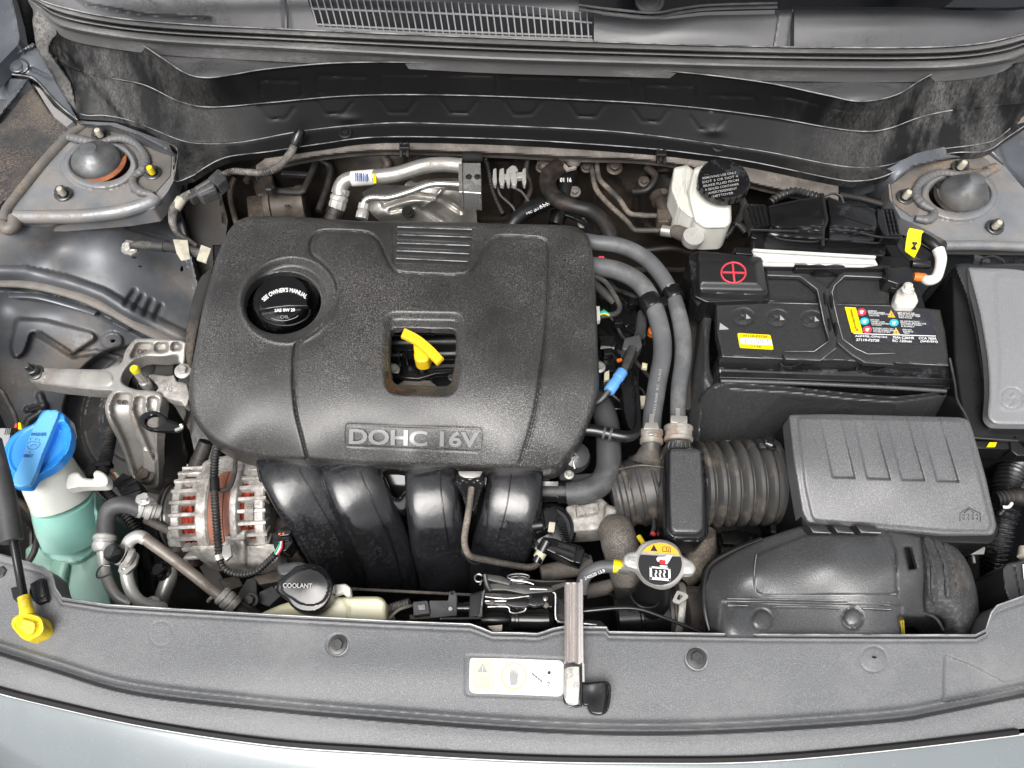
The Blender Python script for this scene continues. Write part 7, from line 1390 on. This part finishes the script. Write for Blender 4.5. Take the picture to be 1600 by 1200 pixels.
# foil heat shield
hs_ = T('heat_shield', 'crumpled silver heat shield behind the engine cover', 'heat shield', (660, 320, -.15))
mk('shield', relief([(566, 300), (590, 288), (640, 290), (690, 296), (742, 302), (746, 352), (600, 350), (578, 330)], lambda U, V: -.135-.0012*(V-300), [bump(650, 315, 50, 12, .012, -10), bump(610, 335, 30, 10, .010), groove([(600, 318), (640, 305), (690, 310), (720, 330)], 4, .006), groove([(610, 330), (650, 322), (690, 345)], 3, .005), ridge([(690, 296), (680, 310), (660, 325)], 3, .004), bump(720, 325, 15, 20, .006)], skirt=.004, cell=2), M['foil'], hs_, ang=80)
mk('shield', relief([(570, 290), (590, 276), (640, 272), (720, 276), (724, 300), (640, 296), (580, 306)], lambda U, V: -.15+0*U, [bump(620, 285, 20, 6, .008), bump(680, 285, 25, 7, .008)], skirt=.004, cell=2.4), M['foil'], hs_, ang=80)
mk('bolt', bolt_g(637, 331, -.160, 6, (0, -.5, 1), head=.006), M['void'], hs_)
ap = T('refrigerant_pipes', 'two silver refrigerant pipes meeting a square alloy block behind the engine cover', 'pipe', (640, 290, -.12))
mk('large_pipe', tube([(531, 306, -.088), (533, 290, -.078), (546, 280, -.072), (580, 277, -.068), (620, 272, -.064), (660, 260, -.058), (690, 257, -.056), (722, 259, -.056)], 11.5, seg=24), M['alu_tube'], ap)
mk('small_pipe', tube([(568, 326, -.092), (570, 314, -.084), (582, 309, -.080), (608, 309, -.078), (640, 300, -.074), (676, 288, -.068), (724, 289, -.066)], 4.8, seg=16), M['alu_bright'], ap)
mk('block', [slab(rp([(716, 250), (722, 248), (723, 300), (717, 300)], 1), -.045, .04, bev=1), slab(rp([(723, 254), (751, 254), (752, 292), (752, 302), (724, 300)], 1), -.042, .04, bev=1.5)], M['alu_bright'], ap)
mk('block_bolt', [lathe((732.5, 277, -.042), [(5, 0), (5, .002), (3, .003)], seg=16)], M['void'], ap)
mk('block_bolt', [lathe((746, 277, -.042), [(5, 0), (5, .002), (3, .003)], seg=16)], M['void'], ap)
mk('foam_ring', [cyl((722, 246, -.05), (754, 246, -.05), [(0, 6), (.1, 8), (.9, 8), (1, 6)])], M['void'], ap)
mk('nut', [cyl((534, 294, -.082), (526, 328, -.108), [(0, 10), (.03, 14), (.28, 14), (.3, 12), (.4, 14), (.55, 14), (.58, 13), (.75, 14), (1, 13)], seg=10)], M['alu_white'], ap)
mk('dark_collar', [cyl((526, 326, -.107), (520, 345, -.12), [(0, 14), (.5, 15), (.5, 13), (1, 15)], seg=24)], M['rubber_dark'], ap)
mk('nut', [cyl((570, 318, -.088), (565, 342, -.10), [(0, 7), (.05, 9.5), (.4, 9.5), (.45, 8), (.6, 10), (1, 10)], seg=10)], M['alu_white'], ap)
sk_ = mk('sticker', [tube([(550, 279.5, -.0712), (580, 277, -.068), (583, 276.8, -.0677)], 11.9, seg=24)], M['label_white'], ap)
for i, x in enumerate((555, 558, 561.5, 564, 567.5, 571, 573.5)): mk('barcode_line', slab([(x, 270), (x+1.6, 270), (x+1.6, 283), (x, 283)], -.0558, .0006, bev=.05, bn=1), M['blue_print'], sk_)
mk('yellow_mark', slab([(583, 268), (588, 267.5), (588, 286), (583, 286)], -.0555, .001, bev=.3), M['yellow_label'], ap)
# connectors hanging behind
ck_ = T('hanging_clip_row', 'row of pale grey plug clips hanging below the cowl rail', 'connector', (797, 275, -.09))
for k, (x, w_) in enumerate(((773, 5), (784, 7), (794, 5), (803, 8), (819, 5))):
    mk('clip', [slab(rp([(x-w_/2, 264), (x+w_/2, 262), (x+w_/2+1, 284), (x+w_/2-1, 290), (x-w_/2+1, 288), (x-w_/2-1, 280)], 1.5), -.070, .008, bev=1)], M['alu_white'], ck_)
mk('bridge', [slab(rp([(782, 272), (818, 268), (818, 277), (782, 280)], 1.5), -.072, .008, bev=1), slab(rp([(794, 262), (800, 258), (806, 259), (810, 266), (794, 270)], 1.5), -.071, .008, bev=1)], M['alu_white'], ck_)
mk('lead', tube([(778, 292, -.085), (782, 305, -.095), (800, 322, -.10), (808, 336, -.11)], 2, seg=8), M['rubber_grey'], ck_)
mk('lead', tube([(798, 292, -.08), (815, 300, -.085), (828, 318, -.095)], 2, seg=8), M['rubber_grey'], ck_)
# hoses
q1 = T('turbo_hose', 'brown black rubber hose in an S bend behind the right of the engine cover', 'hose', (900, 310, -.12))
mk('hose', tube([(872, 262, -.085), (858, 274, -.075), (856, 292, -.068), (870, 312, -.064), (896, 323, -.062), (922, 330, -.062), (942, 346, -.062), (952, 366, -.066), (954, 382, -.07)], [14, 14, 13, 12, 11.5, 12, 12.5, 12.5, 11], seg=24), M['rubber_dark'], q1)
mk('clamp', [lathe((853, 260, -.11), [(14, 0), (14, .01), (10, .014)]), ball(875, 252, -.09, 9, .6), ball(896, 252, -.085, 12, .7)], M['dusty_metal'], q1)
mk('clamp_ear', [beam((872, 250, -.078), (886, 264, -.075), 6, 5), beam((884, 266, -.075), (900, 262, -.075), 5, 5)], M['rust_clamp'], q1)
q2 = T('heater_return_hose', 'black hose with white printing crossing behind the engine cover', 'hose', (830, 330, -.15))
mk('hose', tube([(798, 356, -.095), (806, 344, -.090), (826, 328, -.086), (852, 318, -.088), (880, 310, -.095)], [10, 12, 12.5, 12, 12], seg=22), M['sat_black'], q2)
mk('printing', [text('MC (612HN9)', 842, 326, -.0745, 42, 5, rot=-24, bold=.01, th=.0002), text('S CO', 850, 318, -.0765, 18, 6, rot=-24, bold=.02, th=.0002)], M['print_white'], q2)
q3 = T('upper_hose_stub', 'black hose end with a white marked collar under the cowl rail', 'hose', (880, 285, -.12))
mk('hose', tube([(888, 268, -.10), (884, 290, -.105), (878, 320, -.115), (868, 352, -.13)], [14, 15, 14, 13], seg=22), M['sat_black'], q3)
mk('printing', [text('01 16', 884, 281, -.0865, 18, 7, rot=0, bold=.03, th=.0003)], M['print_white'], q3)
mk('bolt', bolt_g(898, 300, -.10, 6, (0, -.3, 1), head=.008, flange=1.6), M['dusty_metal'], q3)
mk('rail_bolt', bolt_g(960, 262, -.10, 8, (0, -.3, 1), head=.01, flange=1.6), M['cast_brown'], q3)
for nm, pts in (('left', [(922, 250, -.105), (926, 272, -.10), (932, 296, -.10), (950, 318, -.10), (978, 344, -.10), (990, 358, -.10), (1000, 360, -.10), (1034, 360, -.095)]), ('right', [(932, 250, -.10), (936, 278, -.095), (952, 296, -.092), (968, 312, -.09), (982, 332, -.088), (998, 336, -.088), (1030, 337, -.086)])):
    q = T('clutch_line', 'thin dusty metal line ending at the silver plug below the fluid tank' if nm == 'left' else 'thin dusty metal line ending at the brown union below the fluid tank', 'pipe', (960, 320, -.14))
    mk('line', tube(pts, 4.2, seg=12), M['hose_brownish'], q)
mc = T('master_cylinder', 'dusty master cylinder with a round pale end cap below the white fluid tank', 'master cylinder', (1060, 360, -.14))
mk('union', [slab(rp([(1027, 326), (1044, 328), (1046, 346), (1028, 346)], 2), -.075, .02, bev=2), cyl((1028, 306, -.09), (1050, 350, -.085), [(0, 14), (.2, 14), (.2, 10), (1, 12)])], M['cast_brown'], mc)
mk('stud', [lathe((1035, 306, -.085), [(11, 0), (11, .004), (6, .006), (5, .016)], (0, -.3, 1), 20)], M['cast_brown'], mc)
mk('silver_plug', [cyl((1033, 360, -.082), (1053, 363, -.078), [(0, 6), (.05, 9), (.9, 9), (1, 7)], seg=12)], M['alu_tube'], mc)
mk('cylinder', [cyl((1052, 360, -.075), (1082, 372, -.062), [(0, 9), (.2, 11), (1, 12)])], M['dusty_metal'], mc)
mk('end_cap', [lathe((1081, 376, -.060), [(16, 0), (16.5, .010), (16, .014), (4, .0145), (3, .013), (1, .013)], (0, -.15, 1), 32)], M['alu_white'], mc)
# brake fluid
br = T('brake_fluid_reservoir', 'white plastic brake fluid tank behind the battery cover', 'fluid tank', (1100, 310, -.08))
mk('tank', relief(sm(rp([(1084, 262), (1100, 258), (1130, 262), (1142, 300), (1143, 348), (1136, 357), (1100, 358), (1084, 346), (1074, 300)], 6), 1, True), lambda U, V: -.018-.0002*(V-300), [groove([(1088, 270), (1082, 310), (1090, 345)], 2, .002), bump(1115, 340, 20, 10, .003)], skirt=.05, cell=1.8, edge=(6, .008)), M['white_plastic'], br)
mk('rear_chamber', relief(sm(rp([(1053, 262), (1074, 258), (1086, 268), (1082, 300), (1092, 340), (1080, 342), (1060, 326), (1048, 296)], 4), 1, True), lambda U, V: -.034+0*U, [groove([(1056+5*k, 282), (1062+5*k, 330)], 1.2, .0015) for k in range(5)]+[ridge([(1070, 262), (1068, 290), (1084, 338)], 2, .003)], skirt=.05, cell=1.8, edge=(4, .004)), M['white_plastic'], br)
bc = T('brake_fluid_cap', 'round black brake fluid cap covered in small raised writing', 'brake fluid cap', (1127, 290, -.02))
mk('cap', [lathe((1127, 290, -.010), [(36, 0), (39, .001), (39.5, .004), (39.5, .014), (38.5, .017), (36, .018), (2, .0182)], (.02, -.12, 1), 56)], M['gloss_black'], bc)
cc = P(1127, 290, -.010); rr_ = 39.6*PX(1127, 290, -.010)
for k in range(12):
    a = math.radians(195+k*15); ax_ = np.array([[math.cos(a), math.sin(a), 0], [-math.sin(a), math.cos(a), 0], [0, 0, 1]])
    mk('grip', box_w(cc+np.array([rr_*math.cos(a), rr_*math.sin(a), .0075]), .003, .0065, .012, ax_), M['steel_dark'] if k % 4 else M['gloss_black'], bc, smooth=False)
brz = lambda U, V: .0087-.00002*(V-282)
lines = ['WARNING CLEAN', 'FILLER CAP BEFORE', 'REMOVING USE ONLY', 'DOT 3 OR DOT 4', 'BRAKE FLUID FROM', 'A SEALED CONTAINER', 'AVERTISSEMENT', 'NETTOYER']
wd_ = [34, 46, 54, 56, 56, 54, 46, 32]
mk('writing', [text(s_, 1126+(k-3.5)*1.2, 262+k*6.0, brz, wd_[k], 3.6, rot=-10, bold=.012, th=.0004) for k, s_ in enumerate(lines)], M['print_grey'], bc)
adopt(bc, br, 'cap', 'brake_fluid_cap')

# ================================================================ bonnet latch
la = T('bonnet_latch', 'black steel bonnet latch with springs and plates behind the radiator cover', 'latch', (820, 950, -.06))
def plz(z): return z
mk('back_plate', relief(rp([(756, 905), (900, 906), (904, 984), (758, 984)], 4), -.070, [], skirt=.01, cell=3), M['void'], la)
mk('side_cheek', [slab(rp([(734, 928), (754, 922), (756, 930), (752, 962), (732, 966)], 3), -.030, .03, bev=2), beam((754, 924, -.022), (752, 964, -.026), 3, 6), beam((752, 966, -.026), (690, 967, -.03), 3, 5)], M['sat_black'], la)
mk('left_edge', [tube([(757, 922, -.018), (754, 935, -.020), (752, 950, -.024), (748, 964, -.027), (730, 967, -.029), (688, 967, -.030)], 1.6, seg=8)], M['steel_edge'], la)
mk('main_plate', [slab(rp([(760, 912), (800, 910), (840, 916), (866, 918), (866, 924), (820, 928), (790, 922), (762, 922)], 2), -.016, .004, bev=1), slab(rp([(758, 926), (800, 928), (832, 930), (830, 936), (790, 936), (758, 934)], 2), -.020, .004, bev=1), slab(rp([(756, 940), (790, 938), (836, 938), (840, 944), (800, 947), (760, 944)], 2), -.024, .004, bev=1)], M['steel_dark'], la)
mk('bright_edge', [tube([(758, 932, -.018), (790, 935, -.018), (826, 931, -.018)], 1.5, seg=8), tube([(758, 939, -.022), (792, 939, -.022)], 1.6, seg=8), tube([(762, 948, -.028), (792, 948, -.028), (797, 956, -.030), (806, 958, -.030), (820, 954, -.030), (826, 945, -.028), (862, 948, -.028)], 1.6, seg=8), tube([(798, 906, -.012), (822, 909, -.012), (834, 913, -.012)], 1.6, seg=8), tube([(828, 920, -.014), (855, 921, -.014)], 1.6, seg=8)], M['steel_edge'], la)
mk('pawl', [slab(ell(812, 941, 22, 8, 28), -.018, .006, bev=1.5), slab(rp([(828, 932), (846, 934), (852, 944), (836, 948), (824, 944)], 3), -.014, .006, bev=1.5)], M['gloss_black'], la)
for k in range(4): mk('spring_coil', [tube([(x, y, -.012-.003*k) for x, y in ell(810, 901+k*3.4, 17-2.0*k, 4.5-.5*k, 20)]+[(827-2.0*k, 901+k*3.4, -.012-.003*k)], 1.5, seg=8, n=2)], M['steel_dark'], la)
mk('hook_ring', [tube([(x, y, -.014) for x, y in ell(748, 903, 6.2, 6.0, 18, a0=30, a1=330)], 1.6, seg=8, n=2), tube([(752, 908, -.014), (750, 914, -.016)], 1.6, seg=8)], M['steel_edge'], la)
mk('upright', [tube([(757, 897, -.006), (761, 914, -.012), (766, 922, -.016)], 3, seg=10), slab(rp([(756, 896), (784, 900), (800, 908), (796, 914), (762, 906)], 2), -.010, .004, bev=1)], M['steel_dark'], la)
mk('long_wire', [tube([(808, 902, -.010), (842, 908, -.012), (884, 908, -.010)], 1.2, seg=6)], M['steel_dark'], la)
mk('pull_plate', [slab([(862, 915), (884, 909), (886, 914), (866, 922)], -.008, .003, bev=.6)], M['cloth_tape'], la)
mk('rivet', [lathe((808, 948, -.028), [(4, 0), (3.6, .004), (1.5, .005)], seg=16)], M['steel'], la)
mk('rivet', [lathe((852, 936, -.016), [(4.5, 0), (4, .003), (2, .004)], seg=16)], M['steel_edge'], la)
mk('rivet', [lathe((853, 946, -.024), [(4.5, 0), (4, .003), (2, .004)], seg=16)], M['dusty_metal'], la)
mk('rivet', [lathe((769, 942, -.022), [(4, 0), (4, .003), (2, .004)], seg=16)], M['dusty_metal'], la)
mk('motor', [cyl((796, 967, -.050), (864, 968, -.050), [(0, 12), (.05, 15), (.12, 15), (.14, 17), (.2, 17), (.22, 15.5), (.9, 16), (.94, 14), (1, 12)], seg=32)], M['gloss_black'], la)
mk('worm', [cyl((752, 968, -.055), (798, 968, -.055), [(0, 9), (.3, 11), (.7, 11), (1, 7)])], M['sat_black'], la)
mk('right_edge', [tube([(864, 926, -.014), (868, 930, -.014), (868, 962, -.020), (872, 970, -.022), (882, 972, -.022)], 1.8, seg=8), tube([(912, 974, -.020), (932, 976, -.020)], 2, seg=8)], M['steel_edge'], la)
mk('right_cheek', slab(rp([(866, 928), (884, 916), (906, 916), (908, 976), (870, 974)], 2), -.030, .03, bev=2), M['gloss_black'], la)
mk('tab', [slab([(912, 968), (940, 970), (948, 980), (912, 978)], -.030, .006, bev=1)], M['sat_black'], la)
mk('fixing_plate', slab([(762, 978), (785, 976), (784, 986), (772, 988)], -.034, .004, bev=.6), M['cream_tag'], la)
lv = T('release_lever', 'long bright steel release lever with a black paddle lying over the radiator cover', 'lever', (895, 1010, .0))
lvz = lambda U, V: .010-.00004*(V-910)
mk('channel', relief([(882, 914), (884, 910), (908, 910), (911, 914), (911, 1034), (905, 1038), (896, 1034), (882, 1037)], lvz, [ridge([(884, 910), (883.5, 1036)], 1.4, .0025), ridge([(892, 912), (891, 1034)], 1.6, .0012), ridge([(901, 912), (901, 1035)], 1.4, .0025), groove([(896.5, 912), (896, 1034)], 1.8, .0020), groove([(887.5, 912), (887, 1034)], 1.6, .0016)], skirt=.007, cell=.9), M['chromed_lever'], lv)
mk('side_strap', [beam((908, 905, .009), (909.5, 1036, .004), 4.5, 6)], M['chromed_lever'], lv)
mk('side_strap', [beam((911, 1036, .002), (911.5, 1066, .001), 4.0, 5)], M['chromed_lever'], lv)
mk('end_box', relief(rp([(882, 1044), (892, 1041), (905, 1041), (906, 1070), (904, 1100), (892, 1104), (884, 1098), (881, 1088)], [1, 2, 1, 1, 3, 6, 6, 3]), lambda U, V: .007-.0001*(V-1040), [ridge([(883.5, 1046), (883, 1090)], 1.2, .001), bump(894, 1098, 6, 3, -.001)], skirt=.012, cell=1.0, edge=(1.5, .001)), M['alu_white'], lv)
mk('end_rim', tube([(881, 1085, .0), (883, 1098, .0), (892, 1104, .0), (905, 1103, .0), (908, 1097, .0), (908, 1040, .003)], 1.8, seg=8), M['gloss_black'], lv)
mk('stamp', text('1F', 893, 1047, lambda U, V: .0066+0*U, 5, 5, th=.0004), M['print_grey'], lv)
mk('paddle', relief(sm([(909, 1067), (914, 1067), (930, 1065), (945, 1064), (953, 1068), (955, 1080), (953, 1100), (948, 1113), (938, 1117), (924, 1115), (919, 1108), (917, 1103), (910, 1100)], 3, True), lambda U, V: .002+.00012*(U-910), [groove([(948, 1068), (949, 1084), (945, 1112)], 2, .002), bump(926, 1085, 12, 14, -.0015)], skirt=.007, cell=1.2, edge=(3, .003)), M['gloss_black'], lv)
cbl = T('latch_cable', 'thin black bonnet cable running right from the latch', 'cable', (1000, 960, -.05))
mk('cable', tube([(908, 955, -.035), (930, 953, -.032), (965, 950, -.030), (1000, 952, -.030), (1040, 966, -.034), (1080, 982, -.040), (1110, 994, -.045)], [5, 3.8, 3.4, 3.2, 3.0, 3.0, 3.0], seg=12), M['gloss_black'], cbl)
# caution sticker on the radiator cover
cs = T('caution_sticker', 'white and cream caution sticker with a crossed hand on the radiator cover', 'sticker', (808, 1058, -.018))
stz = -.0165
mk('sheet', slab(rp([(736, 1028), (800, 1029), (876, 1032), (881, 1037), (880, 1084), (874, 1088), (800, 1085), (738, 1083), (733, 1077), (734, 1033)], 4), stz, .0012, bev=.3, bn=1), M['label_white'], cs)
mk('cream_field', slab(rp([(736.5, 1029.5), (773, 1030), (773, 1082), (738, 1081.5), (734.5, 1077), (735, 1033)], 2), stz+.0004, .0006, bev=.1, bn=1), M['label_cream'], cs)
s2 = stz+.0007
mk('warning_triangle', [slab([(754, 1036), (762, 1051), (745, 1050.5)], s2, .0005, bev=.1, bn=1)], M['print_grey'], cs)
mk('exclamation', text('!', 754, 1045, s2+.0004, 1.5, 8), M['label_white'], cs)
mk('manual_symbol', [tube([(a, b, s2) for a, b in p], .5, seg=5, smooth=False) for p in ([(743, 1074), (743, 1061), (747, 1059), (752, 1061), (758, 1059), (763, 1061), (763, 1074), (743, 1074)], [(752, 1061), (752, 1073)], [(757.5, 1063), (757.5, 1070)])], M['print_grey'], cs)
mk('prohibition_ring', [tube([(a, b, stz+.0004) for a, b in ell(803, 1057, 19, 20, 40)]+[(822, 1057, stz+.0004)], 1.2, seg=6, n=2), tube([(791, 1043, stz+.0002), (815, 1071, stz+.0002)], .8, seg=6)], M['pale_amber'], cs)
hand = [(796, 1056), (796, 1049), (797.5, 1049), (798.5, 1054), (799, 1044), (800.5, 1044), (801.3, 1054), (802.5, 1042), (804, 1042), (804.3, 1054), (806, 1045), (807.3, 1045), (807, 1055), (809, 1050), (810, 1051), (809, 1062), (807.5, 1070), (798, 1071), (797, 1065)]
mk('hand_symbol', slab(hand, stz+.0008, .0005, bev=.05, bn=1), M['print_grey'], cs)
fan = [tube([(a, b, stz+.0003) for a, b in p], .4, seg=5, n=4) for p in ([(834, 1046), (850, 1046), (850, 1056), (836, 1056)], [(830, 1050), (834, 1060), (840, 1070), (845, 1077)], [(864, 1062), (868, 1068), (870, 1076)], [(848, 1040), (852, 1046)], [(870, 1040), (864, 1046)], [(858, 1036), (855, 1042), (859, 1044), (861, 1040), (858, 1036)], [(866, 1048), (872, 1046), (868, 1052), (864, 1050)], [(851, 1050), (847, 1054), (852, 1057), (854, 1053)], [(857, 1059), (855, 1065), (860, 1066), (860, 1060)])]
mk('fan_symbol', fan, M['print_grey'], cs)
mk('finger_marks', [slab(ell(858, 1051, 2.6, 2.6, 14), stz+.0008, .0005, bev=.05, bn=1)]+[beam((832+4*k, 1052+3.4*k, stz), (835+4*k, 1056+3.2*k, stz), 1.6, 1) for k in range(4)]+[beam((855, 1066+4*k, stz), (859-k, 1068+4*k, stz), 1.2, 1) for k in range(3)], M['print_black'], cs)

# ================================================================ small things in the gaps
g1 = T('gearbox_housing', 'dark dirty gearbox casing deep below the intake duct', 'gearbox', (1140, 850, -.32))
mk('casing', relief([(1040, 800), (1240, 800), (1250, 880), (1130, 900), (1040, 880)], -.24, [plate([(1120, 835), (1180, 835), (1170, 870), (1125, 868)], .02, 5), tubef([(1060, 820), (1100, 870)], 5, .01), tubef([(1200, 810), (1190, 880)], 6, .012), bump(1080, 850, 14, 12, .015)], skirt=.05, cell=3), M['arch_dark'], g1)
for a, b in ((1150, 842), (1186, 858), (1078, 836)): mk('bolt', bolt_g(a, b, -.215, 7, head=.008), M['cast_brown'], g1)
mk('bracket', [slab(rp([(1126, 832), (1160, 828), (1172, 840), (1166, 852), (1130, 850)], 2), -.19, .006, bev=1), slab([(1146, 850), (1156, 850), (1150, 872), (1142, 870)], -.19, .006, bev=1)], M['sat_black'], g1)
g2 = T('loose_wires', 'thin black and red wires crossing below the resonator box', 'wiring harness', (1020, 830, -.16))
mk('wire', tube([(1018, 838, -.10), (1022, 822, -.10), (1020, 806, -.11)], 4, seg=8), M['conduit'], g2)
mk('wire_end', tube([(1019, 836, -.097), (1022, 832, -.096)], 4.5, seg=8), M['red_pink'], g2)
mk('yellow_band', tube([(998, 838, -.075), (1006, 850, -.07)], 4.0, seg=10), M['yellow_dirty'], g2)
g3 = T('coil_wiring', 'tangle of thin black wires between engine cover and heater hoses', 'wiring harness', (985, 520, -.12))
random.seed(3)
for k in range(9):
    u0, v0 = 940+random.random()*50, 440+k*22; pts = [(u0, v0, -.10)]
    for j in range(3): pts.append((pts[-1][0]+random.uniform(-8, 26), pts[-1][1]+random.uniform(4, 24), -.10+random.uniform(-.01, .015)))
    mk('wire', tube(pts, random.uniform(1.8, 3.6), seg=8, n=5), M[random.choice(['conduit', 'cloth_tape', 'gloss_black'])], g3)
for a, b in ((966, 500), (990, 470), (976, 600), (950, 548)): mk('clip', slab(rp([(a-7, b-4), (a+7, b-5), (a+8, b+5), (a-6, b+6)], 1), -.085, .012, bev=1.2), M['sat_black'], g3)
g4 = T('air_box_support', 'dark bracket with a loop between the heater hoses and the battery jacket', 'bracket', (1090, 520, -.16))
mk('bracket', slab(rp([(1070, 470), (1100, 470), (1092, 560), (1080, 640), (1066, 640), (1072, 560)], 4), -.11, .03, bev=3), M['matt_black'], g4)
g5 = T('cylinder_head_parts', 'row of dark bolts and pipes behind the engine cover', 'engine', (880, 345, -.16))
mk('pipe', tube([(884, 336, -.10), (900, 342, -.10), (916, 352, -.10), (926, 372, -.10)], 3.5, seg=10), M['gloss_black'], g5)
mk('bolt', bolt_g(910, 350, -.12, 5, (0, -.2, 1), head=.008, stud=.018), M['zinc'], g5)
g6 = T('radiator_fan_motor', 'dusty fan mount and hose junction left of the coolant tank', 'bracket', (400, 920, -.18))
mk('arm', [slab(rp([(396, 900), (440, 890), (470, 888), (464, 902), (430, 910), (404, 914)], 3), -.15, .02, bev=2)], M['cast_brown'], g6)
mk('arm', slab(rp([(340, 905), (372, 898), (380, 915), (352, 925)], 3), -.19, .02, bev=2), M['cast_brown'], g6)
mk('bolt', bolt_g(392, 938, -.14, 8, (0, -.2, 1), head=.01), M['arch_dark'], g6)
mk('hose', tube([(372, 950, -.13), (390, 960, -.13), (410, 972, -.13)], 12, seg=16), M['rubber_dark'], g6)

g7 = T('rear_wiring', 'dark hoses and wires hanging below the cowl rail behind the engine', 'wiring harness', (800, 300, -.16))
for pts, r, m_ in (([(758, 246, -.09), (764, 270, -.10), (770, 300, -.11), (786, 336, -.12)], 5, 'conduit'), ([(826, 244, -.09), (822, 268, -.10), (830, 292, -.11), (820, 320, -.12)], 4, 'rubber_dark'), ([(500, 250, -.10), (516, 262, -.11), (512, 290, -.12), (498, 330, -.13)], 6, 'rubber_dark'),
                   ([(600, 246, -.09), (606, 258, -.095), (596, 270, -.11)], 7, 'cast_brown'), ([(1010, 262, -.10), (1024, 276, -.10), (1012, 296, -.11), (990, 300, -.12)], 6, 'rubber_dark'), ([(1098, 364, -.12), (1130, 372, -.12), (1150, 352, -.11), (1166, 366, -.10)], 7, 'conduit'),
                   ([(1150, 300, -.10), (1162, 322, -.10), (1150, 352, -.11)], 6, 'cloth_tape'), ([(384, 284, -.11), (400, 262, -.11), (430, 250, -.10)], 5, 'cast_brown'), ([(930, 380, -.12), (990, 392, -.12), (1050, 388, -.12), (1084, 396, -.13)], 5, 'rubber_dark')):
    mk('hose', tube(pts, r, seg=12, rib=(5, 1.5) if m_ == 'conduit' else None), M[m_], g7)
for a, b in ((412, 262), (690, 248), (846, 262), (916, 262), (1006, 284), (1120, 372)): mk('bolt', bolt_g(a, b, -.105, 6, (0, -.4, 1), head=.008), M['cast_brown'], g7)
